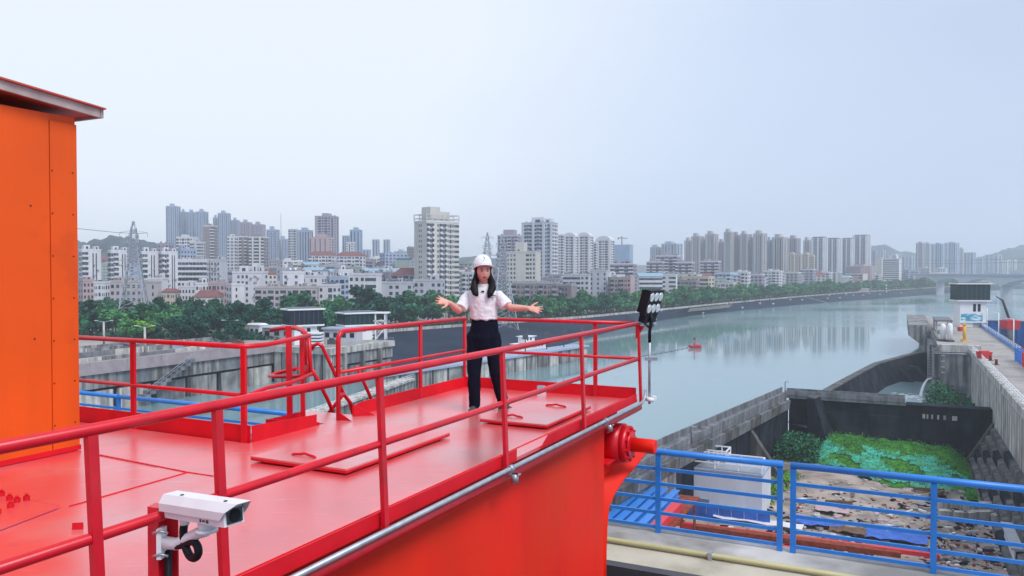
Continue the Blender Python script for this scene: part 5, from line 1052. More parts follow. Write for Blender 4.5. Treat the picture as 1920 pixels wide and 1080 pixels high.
fill(862, 950, 486, 700, 900, 8, 'on the slope beside the helmet', 18, 30)
fill(1040, 1200, 508, 580, 700, 14, 'before the round-topped towers', 16, 26)
fill(1200, 1380, 508, 600, 720, 16, 'behind the light blue roof', 16, 26)
fill(1360, 1660, 512, 720, 860, 24, 'behind the old riverside blocks', 18, 30)
fill(1640, 1800, 508, 950, 1100, 12, 'at the foot of the blue tower pair', 18, 30)
fill(150, 300, 449, 1010, 1100, 8, 'on the far wooded hill', 14, 24, (2, 3))
# ---------------------------------------------------------------- trees
def crown_mesh(seed, m, rx=4.2, rz_h=4.6, n=1500, leaf=.55):
    rn = random.Random(seed); mb = MB(); clumps = []
    for i in range(15):
        d = Vector((rn.gauss(0, 1), rn.gauss(0, 1), rn.gauss(.15, .8))).normalized(); k = rn.uniform(.35, .95)
        clumps.append((Vector((d.x * rx * k, d.y * rx * k, d.z * rz_h * k * (.95 if d.z > 0 else .55))), rn.uniform(1.0, 2.0)))
    for c, r_ in clumps:
        for i in range(n // 15):
            d = Vector((rn.gauss(0, 1), rn.gauss(0, 1), rn.gauss(.2, 1))).normalized(); q = c + d * r_ * rn.uniform(.6, 1.12)
            a = Vector((rn.gauss(0, 1), rn.gauss(0, 1), rn.gauss(0, .6))).normalized(); nn = (d + a * .7).normalized(); x = nn.orthogonal().normalized(); y = nn.cross(x); s_ = leaf * rn.uniform(.6, 1.3)
            mb.add([q - x * s_, q - y * s_ * .7, q + x * s_, q + y * s_ * .7], [(0, 1, 2, 3)])
    me = mb.mesh('crown', m, recalc=False); return me
def trunk_mesh(seed, h=6.0):
    rn = random.Random(seed); mb = MB(); mb.tube([(0, 0, 0), (.1, 0, h * .5), (.0, .1, h)], [.32, .24, .14], 7)
    for i in range(4):
        a = rn.uniform(0, 6.28); mb.tube([(0, 0, h * .5 + i * .5), (math.cos(a) * 1.6, math.sin(a) * 1.6, h * .75 + i * .6)], [.13, .06], 5)
    return mb.mesh('trunk', 'trunk')
KINDS = [('leaf_dark', 'dark green'), ('leaf_mid', 'mid green'), ('leaf_light', 'light green'), ('leaf_yellow', 'yellow green')]
PROTO = {}
for k, (m_, w_) in enumerate(KINDS):
    for v in range(3): PROTO[k, v] = (crown_mesh(k * 10 + v, m_, *((4.4, 4.4) if v == 0 else (3.8, 5.0) if v == 1 else (5.0, 3.9))), trunk_mesh(v))
SH = ['rounded', 'tall', 'spreading']
NT = [0]
def tree(p, h, k, v, zone, group, label=None):
    NT[0] += 1; cm, tm = PROTO[k, v]
    t_ = thing('tree', label or f'{KINDS[k][1]} {SH[v]} tree {zone}', 'tree', p, random.uniform(0, 6.28), group)
    s_ = h / 10.2; c_ = bpy.data.objects.new('crown', cm); c_.location = (0, 0, 5.8 * s_); c_.scale = (s_ * random.uniform(.95, 1.25), s_ * random.uniform(.95, 1.25), s_); link(c_, t_)
    tr_ = bpy.data.objects.new('trunk', tm); tr_.scale = (s_, s_, s_); link(tr_, t_)
LM = [(140, 215, 'by the orange cabin edge'), (215, 300, 'around the lattice pylon foot'), (300, 380, 'below the tan tiled house'), (380, 460, 'below the red tiled pavilion'), (460, 540, 'left of the navy glass cabin'), (540, 640, 'behind the navy glass cabin'), (640, 740, 'behind the green glass cabin'), (740, 800, 'below the pale long low house'), (800, 905, 'under the tall cream tower'),
    (905, 1000, 'just right of the woman'), (1000, 1090, 'below the brown four-storey block'), (1090, 1190, 'left of the floodlight'), (1190, 1270, 'before the light blue roof'), (1270, 1350, 'before the pale yellow block'), (1350, 1420, 'before the white caged apartments'), (1420, 1480, 'before the grey roof deck block'), (1480, 1600, 'before the white portal'), (1600, 1700, 'below the striped hotel'), (1700, 1800, 'near the bridge end')]
def lmark(px): return next((t for a, b, t in LM if a <= px < b), 'at the end of the row')
random.seed(11)
# wood behind the lock on the far side
for Y, x0, x1, st_, hh in ((236, 140, 470, 40, 8.6), (258, 140, 520, 38, 9.6), (285, 140, 560, 40, 9.6), (318, 140, 900, 36, 9), (345, 140, 860, 38, 9)):
    px = x0
    while px < x1:
        q = pd(px, 600, Y + random.uniform(-8, 8)); c_ = crest(px)
        if px > 540:
            d = Vector((c_.x, c_.y, 0)).normalized(); q = c_ + d * (12 + (Y - 318) * .9 + random.uniform(-4, 4)); 
        q.z = ZT - .3 if px < 500 else ZC - .3
        k = random.choices((0, 1, 2), (5, 4, 2))[0]; v = random.randrange(3)
        tree(q, (hh if px < 540 else 14.5 + (px - 540) / 330 * 1.0) * random.uniform(.8, 1.1), k, v, ('in row %d from the lock, ' % (1 + [236, 258, 285, 318, 345].index(Y)) if px < 540 else 'in the inner row, ' if Y == 318 else 'in the outer row, ') + lmark(px), 'trees ' + lmark(px))
        px += st_ * random.uniform(.8, 1.2)
q = pd(262, 600, 232); q.z = ZT - .3; tree(q, 8, 3, 2, '', None, 'yellow green spreading tree beside the lattice pylon foot, in front of the dark wood')
for px, Y in ((572, 300), (604, 310), (690, 312), (760, 318)):
    c_ = crest(px); d = Vector((c_.x, c_.y, 0)).normalized(); q = c_ + d * 7; tree(q, 9, 1, 0, 'right behind the dark glazed control cabins', 'small trees by the control cabins')
# riverside strip
random.seed(5)
for row, (dd, st_) in enumerate(((9, 8.6), (20, 10.5))):
    px = 905.0
    while px < 1790:
        c_ = crest(px); d = Vector((c_.x, c_.y, 0)).normalized(); q = c_ + d * (dd + random.uniform(-2, 2)); q.z = ZC - .3
        k = random.choices((0, 1, 2), (1, 4, 4))[0]; v = random.randrange(3); h_ = random.uniform(9, 12.5) + (1.5 if row else 0) + (1.5 if px > 1480 else 0)
        zone = 'on the riverside between the woman and the floodlight' if px < 1190 else 'on the riverside right of the floodlight' if px < 1480 else 'on the far riverside towards the bridge'
        tree(q, h_, k, v, ('in the front riverside row, ' if row == 0 else 'in the back riverside row, ') + lmark(px), 'trees ' + lmark(px))
        stp = st_ * random.uniform(.8, 1.25) * (1 if px < 1300 else 1.35 if px < 1560 else 1.9); c2 = crest(px + 1); px += stp / max(.15, (c2 - c_).length)
# trees among the houses
random.seed(9)
for px, Y, yb in ((490, 480, 512), (505, 500, 508), (520, 520, 505), (545, 560, 500), (575, 600, 497), (590, 560, 500), (620, 570, 502), (640, 560, 502), (500, 640, 486), (530, 660, 485), (330, 440, 530), (352, 440, 530), (380, 445, 528), (420, 470, 515), (345, 432, 534), (560, 640, 490), (600, 650, 488), (515, 600, 496), (250, 445, 535), (318, 440, 533), (440, 470, 512)):
    q = pd(px, yb, Y); q.z = gz(px, Y); tree(q, random.uniform(9, 13), random.choice((0, 0, 1)), random.randrange(3), 'among the houses ' + ('behind the pylon' if px < 300 else 'left of the white stepped block' if px < 430 else 'near the twin white tanks' if px < 560 else 'on the slope below the gabled terrace'), 'trees among the houses')
# undergrowth at the tree feet
def scatter_leaves(name, m, pts, r, n, leaf, label=None, cat=None, seed=3):
    rn = random.Random(seed); mb = MB()
    for i in range(n):
        c, rr = rn.choice(pts), r; d = Vector((rn.gauss(0, 1), rn.gauss(0, 1), abs(rn.gauss(0, 1)))).normalized() * rn.random() ** .4
        q = Vector(c[0]) + Vector((d.x * c[1], d.y * c[1], d.z * c[2])); nn = (d + Vector((rn.gauss(0, .6), rn.gauss(0, .6), rn.gauss(0, .6)))).normalized(); x = nn.orthogonal().normalized(); y = nn.cross(x); s_ = leaf * rn.uniform(.6, 1.3)
        mb.add([q - x * s_, q - y * s_ * .7, q + x * s_, q + y * s_ * .7], [(0, 1, 2, 3)])
    o = bpy.data.objects.new(name, mb.mesh(name, m, recalc=False)); link(o)
    if cat: tag(o, label, cat)
    else: o['kind'] = 'stuff'
    return o
pts_ = []
for px in range(140, 1790, 7):
    c_ = crest(px); d = Vector((c_.x, c_.y, 0)).normalized(); q = c_ + d * 12; q.z = ZC - .3
    if px < 520: q = pd(px, 600, 238); q.z = ZT - .4
    pts_.append((q, 5.5, 3.2))
scatter_leaves('undergrowth', 'leaf_dark', pts_, 1, 14000, .6)

# ---------------------------------------------------------------- lattice pylons and lines
def pylon(label, px, yt, Y, wb, arms, base):
    p_ = pd(px, 600, Y); p_.z = base; H = zat(yt, Y) - base; w = wb / FPX * Y / 2
    t_ = thing('lattice_pylon', label, 'pylon', p_, .3)
    def wd(z): f = z / H; return w * (1 - f / .62) + w * .36 * (f / .62) if f < .62 else w * .36 * (1 - max(0, f - .8) / .2 * .85)
    lv = [0, .12, .23, .33, .42, .50, .57, .63, .69, .75, .81, .87, .93, 1.0]
    cs = [(-1, -1), (1, -1), (1, 1), (-1, 1)]; P_ = lambda c, f: Vector((c[0] * wd(f * H), c[1] * wd(f * H), f * H))
    for c in cs:
        mb = MB(); mb.tube([P_(c, 0), P_(c, .62), P_(c, 1)], [.26, .20, .13], 5, smooth=False); part('leg', mb, 'galv', t_, local=True)
    mb = MB()
    for a, b in zip(lv, lv[1:]):
        for i in range(4):
            c, d = cs[i], cs[(i + 1) % 4]; mb.bar(P_(c, a), P_(d, b), .15); mb.bar(P_(d, a), P_(c, b), .15); mb.bar(P_(c, b), P_(d, b), .17)
    part('bracing', mb, 'galv', t_, kind='stuff', local=True)
    for ya, ha in arms:
        z = (zat(ya, Y) - base); hw = ha / FPX * Y; mb = MB()
        for s_ in (-1, 1):
            for yy in (-.5, .5): mb.bar((0, yy * wd(z), z), (s_ * hw, 0, z + .3), .2); mb.bar((0, yy * wd(z), z + 1.1), (s_ * hw, 0, z + .35), .10)
            mb.bar((s_ * hw, 0, z + .3), (s_ * hw, 0, z - 1.2), .14)
        part('cross_arm', mb, 'galv', t_, local=True)
    return t_
pylon('tall lattice pylon rising from the dark trees in front of the white slab blocks', 252, 415, 262, 58, ((438, 24), (490, 26)), ZT)
pylon('dark lattice pylon just above and behind the white helmet', 914, 436, 430, 34, ((446, 11), (462, 10), (474, 9)), ZC)
pylon('pale lattice pylon directly right of the helmet with legs behind the raised arm', 941, 444, 335, 50, ((458, 11), (480, 22)), ZC)
ms = pd(527, 470, 1000); mb = MB(); mb.tube([Vector((ms.x, 1000, -5)), Vector((ms.x, 1000, zat(400, 1000)))], [1.6, .25], 6); solo('radio_mast', mb, 'galv', 'thin needle-like mast standing among the hazy towers', 'mast')
def wire(label, pts):
    mb = MB(); mb.tube(pts, .07, 4); solo('power_line', mb, 'steel_dark', label, 'cable')
wire('upper power cable crossing above the far bridge', [pd(1660, 487, 700), pd(1800, 488, 560), pd(1990, 484, 420)])
wire('lower power cable crossing above the far bridge', [pd(1660, 494, 720), pd(1800, 494, 580), pd(1990, 491, 440)])
wire('power cable running from the lattice pylon towards the orange cabin', [pd(228, 437, 262), pd(150, 429, 250), pd(60, 418, 236)])
# crane on the netted tower
cb_ = pd(1166, 459, 1003); c_ = thing('tower_crane', 'small tower crane on top of the blue netted building', 'crane', cb_)
z1 = zat(446, 1003); mb = MB(); mb.bar(cb_ - Vector((0, 0, 2)), (cb_.x, 1003, z1 + 2), 1.1); part('mast', mb, 'steel_dark', c_)
mb = MB(); mb.bar((cb_.x - 5, 1003, z1), (cb_.x + 7, 1003, z1 - .5), .8); part('jib', mb, 'steel_dark', c_)
mb = MB(); mb.box((cb_.x - 4.6, 1003, z1 - 1), (1.6, 1.4, 1.6)); part('counterweight', mb, 'steel_dark', c_)

# ---------------------------------------------------------------- guide walls, jetty boat, buoy boat, bank details
gw = thing('guide_wall', 'long grey guide wall with a flat walkway reaching out into the river behind the railing', 'jetty', pz(740, 699, -23.5))
a, b = pz(720, 703, -23.5), pz(1105, 647, -23.5); d = (b - a).normalized(); nrm = Vector((-d.y, d.x, 0)); Lg = (b - a).length
mb = MB(); mb.hexa([a + Vector((0, 0, -.6)), b + Vector((0, 0, -.6)), b + nrm * 7 + Vector((0, 0, -.6)), a + nrm * 7 + Vector((0, 0, -.6))], [a, b, b + nrm * 7, a + nrm * 7]); part('walkway_slab', mb, 'wall_slate', gw)
for i in range(16):
    p0, p1 = a + d * (Lg * i / 16 + .5) + nrm * .6, a + d * (Lg * (i + 1) / 16 - .3) + nrm * .6; z0, z1 = ZW - .5 - (-23.5), -.61
    mb = MB(); mb.hexa([p0 + Vector((0, 0, z0)), p1 + Vector((0, 0, z0)), p1 + nrm * 6 + Vector((0, 0, z0)), p0 + nrm * 6 + Vector((0, 0, z0))], [p0 + Vector((0, 0, z1)), p1 + Vector((0, 0, z1)), p1 + nrm * 6 + Vector((0, 0, z1)), p0 + nrm * 6 + Vector((0, 0, z1))]); part('wall_bay', mb, 'concrete' if (i * 7) % 3 else 'concrete_light', gw)
railing_line('steel_railing', 'light railing along the flat walkway of the river guide wall', [a + nrm * .3, b + nrm * .3], step=5)
mb = MB(); a2, b2 = pz(575, 781, -23.5), pz(778, 709, -23.5)
gw2 = thing('guide_wall', 'short ribbed floating guide wall with a pale walkway seen between the stair rails', 'jetty', a2); d2 = (b2 - a2).normalized(); n2_ = Vector((-d2.y, d2.x, 0)); L2 = (b2 - a2).length
mb.hexa([a2 - d2 * 40 + Vector((0, 0, -.5)), b2 + Vector((0, 0, -.5)), b2 + n2_ * 3 + Vector((0, 0, -.5)), a2 - d2 * 40 + n2_ * 3 + Vector((0, 0, -.5))], [a2 - d2 * 40, b2, b2 + n2_ * 3, a2 - d2 * 40 + n2_ * 3]); part('walkway_slab', mb, 'concrete_light', gw2)
for i in range(44):
    q = a2 - d2 * 38 + d2 * ((L2 + 37) * i / 43) + n2_ * .4; mb = MB(); mb.hexa([q + Vector((0, 0, -5.5)), q + d2 * 1.5 + Vector((0, 0, -5.5)), q + d2 * 1.5 + n2_ * 2.2 + Vector((0, 0, -5.5)), q + n2_ * 2.2 + Vector((0, 0, -5.5))], [q + Vector((0, 0, -.51)), q + d2 * 1.5 + Vector((0, 0, -.51)), q + d2 * 1.5 + n2_ * 2.2 + Vector((0, 0, -.51)), q + n2_ * 2.2 + Vector((0, 0, -.51))]); part('rib', mb, 'concrete', gw2)
railing_line('steel_railing', 'pale railing along the short floating guide wall between the stair rails', [a2 + n2_ * .2, b2 + n2_ * .2], m='white_paint', step=4)
# lamp posts and bollards on the walkway
for k, (px, yb, yt) in enumerate(((985, 660, 628), (1025, 655, 622), (1057, 650, 619), (1091, 646, 610))):
    q = pz(px, yb, -23.49); H_ = zat(yt, q.y) + 23.49; t_ = thing('signal_post', ['dark signal post at the stern of the white boat', 'dark signal post at the bow of the white boat', 'dark signal post midway to the walkway tip', 'dark lattice signal post near the walkway tip'][k], 'signal post', q, 0, 'signal posts on the guide wall')
    mb = MB(); mb.tube([q, q + Vector((0, 0, H_))], .22, 6); part('pole', mb, 'steel_dark', t_)
    mb = MB(); mb.box(q + Vector((0, 0, H_ - .7)), (1.8, .5, 1.4)); part('signal_board', mb, 'steel_dark', t_)
# white boat moored behind the guide wall
q = pz(1000, 650, ZW); bt_ = thing('boat', 'white two-deck workboat moored behind the grey guide wall', 'boat', q); ang = math.atan2(d.y, d.x); bx_ = Vector((math.cos(ang), math.sin(ang), 0)); by_ = Vector((-bx_.y, bx_.x, 0))
q = a + d * (Lg * .80) + nrm * 11; q.z = ZW; ol = [(-9, -2.2), (6, -2.2), (9.5, 0), (6, 2.2), (-9, 2.2)]
mb = MB(); mb.prism([q + bx_ * x + by_ * y + Vector((0, 0, .0)) for x, y in ol], (0, 0, 4.6)); part('hull', mb, 'white_paint', bt_)
for z, x0, x1, w in ((4.62, -8, 6, 2.0), (6.9, -5, 0, 1.6)):
    mb = MB(); mb.hexa([q + bx_ * x + by_ * y + Vector((0, 0, z)) for x, y in ((x0, -w), (x1, -w), (x1, w), (x0, w))], [q + bx_ * x + by_ * y + Vector((0, 0, z + 2.0)) for x, y in ((x0, -w), (x1, -w), (x1, w), (x0, w))]); dk = part('deck_house', mb, 'white_paint', bt_)
    for i in range(int((x1 - x0) / 1.8)): mb = MB(); c0 = q + bx_ * (x0 + 1 + i * 1.8) - by_ * (w + .03) + Vector((0, 0, z + 1.2)); mb.box(c0, (.8, .05, .8), (bx_, by_, Vector((0, 0, 1)))); part('window', mb, 'glass_navy', dk)
    mb = MB(); mb.hexa([q + bx_ * x + by_ * y + Vector((0, 0, z + 2.003)) for x, y in ((x0 - .6, -w - .5), (x1 + .6, -w - .5), (x1 + .6, w + .5), (x0 - .6, w + .5))], [q + bx_ * x + by_ * y + Vector((0, 0, z + 2.18)) for x, y in ((x0 - .6, -w - .5), (x1 + .6, -w - .5), (x1 + .6, w + .5), (x0 - .6, w + .5))]); part('deck_roof', mb, 'white_paint', bt_)
mb = MB(); mb.tube([q - bx_ * 2 + Vector((0, 0, 9)), q - bx_ * 2 + Vector((0, 0, 11.5))], .12, 6); part('mast', mb, 'steel_dark', bt_)
# red buoy boat
q = pz(1303, 653, ZW); bb = thing('buoy_boat', 'small red buoy boat with a mast afloat in the middle of the river', 'buoy boat', q)
ol = [(-2.4, -.6, 1), (-2.7, .5, 0)]
rings = []
for x, w, z0, z1 in ((-2.6, .25, .5, 1.45), (-1.9, .8, .1, 1.2), (-.5, 1.05, -.2, 1.0), (1.2, 1.0, -.2, 1.0), (2.4, .85, .0, 1.15)):
    rings.append([q + Vector((x, -w, z1)), q + Vector((x, -w * .6, z0)), q + Vector((x, w * .6, z0)), q + Vector((x, w, z1))])
mb = MB(); mb.loft(rings, smooth=False); part('hull', mb, 'hull_red', bb)
mb = MB(); mb.tube([q + Vector((-.2, 0, .9)), q + Vector((-.2, 0, 3.4))], [.32, .2], 8); part('mast', mb, 'hull_red', bb)
mb = MB(); mb.ball(q + Vector((-.2, 0, 3.8)), .42, 10, 8); part('top_mark', mb, 'black', bb)
mb = MB(); mb.box(q + Vector((1.3, 0, 1.25)), (1.6, .9, .5)); part('float_box', mb, 'hull_red', bb)
# line of floats leading to it
fl = thing('float_line', 'string of small dark floats leading from the pole to the red buoy boat', 'float line', pz(1205, 668, ZW))
pts = [pz(1203 + i * 5.1, 668 - i * .95 + 1.0 * math.sin(i * .16), ZW + .05) for i in range(18)]
mb = MB(); mb.tube(pts, .06, 5); part('rope', mb, 'black', fl)
for p_ in pts[1::2] + [pts[13]]: mb = MB(); mb.ball(p_, .22, 8, 6); part('float', mb, 'black', fl)
# steps, marker plates and ramp on the bank slope
def on_bank(px, f):
    e_, c_ = pz(px, interp(EDGE, px), ZW - .3), crest(px); q = e_.lerp(c_, f); q.z += .05 - .2 * min(f / .55, (1 - f) / .45); return q
sp = thing('bank_steps', 'pale concrete terrace of steps set into the dark river bank', 'steps', on_bank(1290, .7))
for i in range(22):
    for j in range(3):
        q = on_bank(1290 + i * 3.6 + j * 2, .58 + j * .11); mb = MB(); mb.box(q + Vector((0, 0, .25)), (1.25, 3.5, .4)); part('step_block', mb, 'concrete_light', sp)
for k, (px, f) in enumerate(((1228, .12), (1318, .12), (1392, .28), (1425, .62), (1450, .4), (1482, .72), (1504, .56), (1552, .5), (1575, .45), (1600, .62), (1618, .55), (1650, .52), (1690, .5), (1240, .9), (1362, .9), (1555, .85), (1586, .82), (1630, .7))):
    q = on_bank(px, f); mb = MB(); mb.box(q + Vector((0, 0, .9)), (1.9, .8, .5)); mb.box(q + Vector((0, 0, .25)), (.4, .4, 1.2)); solo('marker_plate', mb, 'white_paint', 'small white marker block on the dark river bank slope', 'marker', 'white markers on the bank slope')
rm = thing('boat_ramp', 'thin pale ramp slanting down the dark bank to the water', 'ramp', on_bank(1520, .9)); mb = MB(); mb.bar(on_bank(1508, .95) + Vector((0, 0, .35)), on_bank(1549, .05) + Vector((0, 0, .3)), 2.0, .3); part('ramp_slab', mb, 'concrete_light', rm)
q = on_bank(1616, .95); bh = thing('boathouse', 'low white boathouse on the crest of the river bank', 'hut', q)
mb = MB(); mb.box(q + Vector((0, 3, 2.4)), (17, 7, 4.2)); part('wall', mb, 'wall_pink', bh); mb = MB(); mb.box(q + Vector((0, 3, 4.7)), (18.5, 8, .4)); part('roof', mb, 'white_paint', bh)
q = on_bank(1662, .6); t_ = thing('marker_pole', 'black and white banded pole on the far river bank', 'marker pole', q)
for i in range(6): mb = MB(); mb.tube([q + Vector((0, 0, i * 1.9)), q + Vector((0, 0, i * 1.9 + 1.9))], .7, 8); part('band', mb, 'white_paint' if i % 2 else 'steel_dark', t_)
# far bridge with haunched spans
br = thing('road_bridge', 'long hazy road bridge with arched haunches and one tall pier in view', 'bridge', pd(1873, 560, 850))
A_, B_ = pd(1700, 515.6, 1290), pd(1990, 515.6, 640); A_.z = B_.z = 0; bd_ = (B_ - A_).normalized(); bn = Vector((-bd_.y, bd_.x, 0)); LB = (B_ - A_).length
best = min(range(1000), key=lambda i: abs((A_ + bd_ * LB * i / 1000).x / (A_ + bd_ * LB * i / 1000).y - (1873 - 960) / FPX)) / 1000 * LB
mb = MB(); mb.hexa([A_ + Vector((0, 0, -2.2)), B_ + Vector((0, 0, -2.2)), B_ + bn * 14 + Vector((0, 0, -2.2)), A_ + bn * 14 + Vector((0, 0, -2.2))], [A_ + Vector((0, 0, -1)), B_ + Vector((0, 0, -1)), B_ + bn * 14 + Vector((0, 0, -1)), A_ + bn * 14 + Vector((0, 0, -1))]); part('deck', mb, 'wall_slate', br)
SPN = 150
for k in (-3, -2, -1, 0, 1):
    s0 = best + k * SPN
    if s0 > 0: 
        c_ = A_ + bd_ * s0 + bn * 7; mb = MB(); mb.box(c_ + Vector((0, 0, -17)), (6.5, 9, 27), (bd_, bn, Vector((0, 0, 1)))); part('pier', mb, 'wall_pale', br)
    poly = []
    for i in range(13): x = s0 + SPN * i / 12; h_ = 3.2 + 7.5 * (abs(i - 6) / 6) ** 2; poly.append(A_ + bd_ * x + bn * 1.5 + Vector((0, 0, -2.2 - h_)))
    poly = poly + [A_ + bd_ * (s0 + SPN) + bn * 1.5 + Vector((0, 0, -2.22)), A_ + bd_ * s0 + bn * 1.5 + Vector((0, 0, -2.22))]
    mb = MB(); mb.prism(poly, bn * 11); part('girder', mb, 'wall_pale', br)
mb = MB(); mb.bar(A_ + Vector((0, 0, -.5)), B_ + Vector((0, 0, -.5)), .3, 1.0); part('parapet', mb, 'wall_slate', br)
# the wood goes on beyond the cabin, where a step to the side would show it
pts_ = []
for Y in (240, 262, 288, 320, 352):
    for px in range(-330, 140, 34): q = pd(px + (Y % 17), 600, Y); q.z = ZT + .5; pts_.append((q, 5.0, 7.5))
scatter_leaves('treeline', 'leaf_dark', pts_, 1, 9000, .85)
# ---------------------------------------------------------------- lock on the near side (right): walls, tower platform
TE = 27.0
rw = thing('lock_wall', 'ribbed concrete lock wall with a broad pale top leading to the white control tower', 'lock wall', st(150, 20, ZT))
mb = MB(); mb.sbox(60, 240, 17.4, TE, -38, ZT - .05); part('wall_core', mb, 'concrete', rw)
for i in range(60):
    s0 = 62 + i * 2.97
    mb = MB(); mb.sbox(s0, s0 + 2.45, 16.7, 17.38, -38, ZT - 1.2); part('rib', mb, 'concrete_light', rw)
mb = MB(); mb.sbox(60, 240, 16.2, 18.2, ZT - 1.2, ZT); part('coping', mb, 'concrete_light', rw)
mb = MB(); mb.sbox(240.02, 405, 9.6, TE, -38, ZT - .05); part('lock_head', mb, 'concrete', rw)
mb = MB(); mb.sbox(238.7, 240, 9.6, 18.3, -36, ZT - 1.0); part('end_panel', mb, 'concrete', rw)
mb = MB(); mb.sbox(238.4, 240.6, 9.2, 18.9, ZT - .98, ZT + .9); part('end_parapet', mb, 'concrete_light', rw)
mb = MB(); mb.tube([st(238.3, 9.2, ZT - 1.4), st(238.3, 18.6, ZT - 1.4)], .18, 8); part('pipe', mb, 'galv', rw)
for s0, s1, t0 in ((243, 262, 8.3), (272, 300, 8.0), (315, 400, 7.5)):
    mb = MB(); mb.sbox(s0, s1, t0, 9.58, -36, ZT - 2); part('pier_face', mb, 'concrete', rw)
mb = MB(); mb.prism([st(320, 9.5, ZT - 9), st(405, 9.5, ZT - 9), st(405, 2, ZT - 3), st(405, 2, ZT + 1), st(320, 2, ZT + 1), st(320, 2, ZT - 3)][:0] or [st(318, 9.5, ZT - 8), st(318, 2.5, ZT - 2.5), st(318, 2.5, ZT + 1.2), st(318, 9.5, ZT + 1.2)], U * 80); part('cantilever_block', mb, 'concrete', rw)
mb = MB(); mb.sbox(60, 405, 18.25, TE, ZT - .04, ZT + .0); part('deck_slab', mb, 'pave', rw)
mb = MB(); mb.sbox(240.7, 405, 9.3, 18.24, ZT - .04, ZT + .0); part('deck_slab', mb, 'pave', rw)
for i in range(4): mb = MB(); mb.sbox(236.5, 238.3, 9.8 - .02, 10.6, ZT - 2 - i * 1.5, ZT - 1.8 - i * 1.5); part('ladder_rung', mb, 'galv', rw)
for t0 in (8.3, 9.4):
    mb = MB(); mb.bar(st(242, t0 - 1.6, ZT - 9), st(242, t0 - 1.6, ZT + .2), .12); part('ladder_rail', mb, 'galv', rw)
for i in range(11): mb = MB(); mb.bar(st(242, 6.7, ZT - 9 + i * .8), st(242, 7.8, ZT - 9 + i * .8), .1); part('ladder_rung', mb, 'galv', rw)
mb = MB(); mb.sbox(290, 312, 10, 15, ZT + 4.2, ZT + 4.7); cn = solo('canopy_roof', mb, 'wall_dark', 'dark flat canopy on posts left of the white control tower', 'canopy')
for s_, t_ in ((291, 10.4), (291, 14.6), (311, 10.4), (311, 14.6)): mb = MB(); mb.bar(st(s_, t_, ZT), st(s_, t_, ZT + 4.19), .4); part('post', mb, 'wall_grey', cn)
mb = MB(); mb.sbox(262, 316, 9.5, 10.0, ZT, ZT + 1.1); solo('kerb_wall', mb, 'concrete', 'low concrete kerb wall behind the white cylinders on the lock', 'wall')
# things standing on the platform
for k, (px, yb, yt) in enumerate(((1768, 640, 607), (1781, 641, 606))):
    q = pz(px, yb, ZT); H_ = zat(yt, q.y) - ZT; t_ = thing('cylinder_tank', ['left white upright cylinder on the lock platform edge', 'right white upright cylinder on the lock platform edge'][k], 'tank', q)
    mb = MB(); mb.tube([q + Vector((0, 0, .6)), q + Vector((0, 0, H_ - .5)), q + Vector((0, 0, H_))], [.72, .72, .3], 14); part('tank_body', mb, 'white_paint', t_)
    mb = MB(); mb.box(q + Vector((0, 0, .3)), (1.7, 1.7, .58)); part('plinth', mb, 'steel_dark', t_)
q = pz(1808, 640, ZT); H_ = zat(607, q.y) - ZT; t_ = thing('yellow_column', 'yellow steel column with a wide foot on the lock platform', 'column', q)
mb = MB(); mb.tube([q + Vector((0, 0, .5)), q + Vector((0, 0, H_ - .4))], .42, 10); part('shaft', mb, 'yellow', t_)
mb = MB(); mb.box(q + Vector((0, 0, .25)), (1.5, 1.5, .5)); part('foot', mb, 'yellow', t_)
mb = MB(); mb.box(q + Vector((0, 0, H_ - .2)), (1.1, 1.1, .4)); part('cap', mb, 'yellow', t_)
for px, yb, s_, lab in ((1803, 621, 1.4, 'red equipment bundle behind the yellow column'), (1845, 672, 1.7, 'red bin at the corner of the lock wall top'), (1893, 617, 3.4, 'red barge cabin down in the lock chamber')):
    q = pz(px, yb, ZT); t_ = thing('equipment_box', lab, 'equipment', q)
    mb = MB(); mb.hexa([q + Vector((x * s_, y * s_, 0)) for x, y in ((-.6, -.6), (.6, -.6), (.6, .6), (-.6, .6))], [q + Vector((x * s_, y * s_, 1.3 * s_ / 1.4)) for x, y in ((-.75, -.75), (.75, -.75), (.75, .75), (-.75, .75))]); part('box_body', mb, 'red_thing', t_)
    mb = MB(); mb.box(q + Vector((0, 0, 1.32 * s_ / 1.4 + .1)), (1.2 * s_, .5 * s_, .18)); part('lid', mb, 'red_thing', t_)
for k, (px, yb) in enumerate(((1857, 676), (1868, 684))):
    q = pz(px, yb, ZT); t_ = thing('mooring_hook', ['red-brown capstan right of the red bin', 'second red-brown capstan, further along the lock edge'][k], 'capstan', q); mb = MB(); mb.tube([q, q + Vector((0, 0, .9)), q + Vector((0, 0, 1.2))], [.35, .25, .4], 10); part('drum', mb, 'rust', t_); mb = MB(); mb.box(q + Vector((0, 0, .04)), (1, 1, .1)); part('base_plate', mb, 'steel_dark', t_)
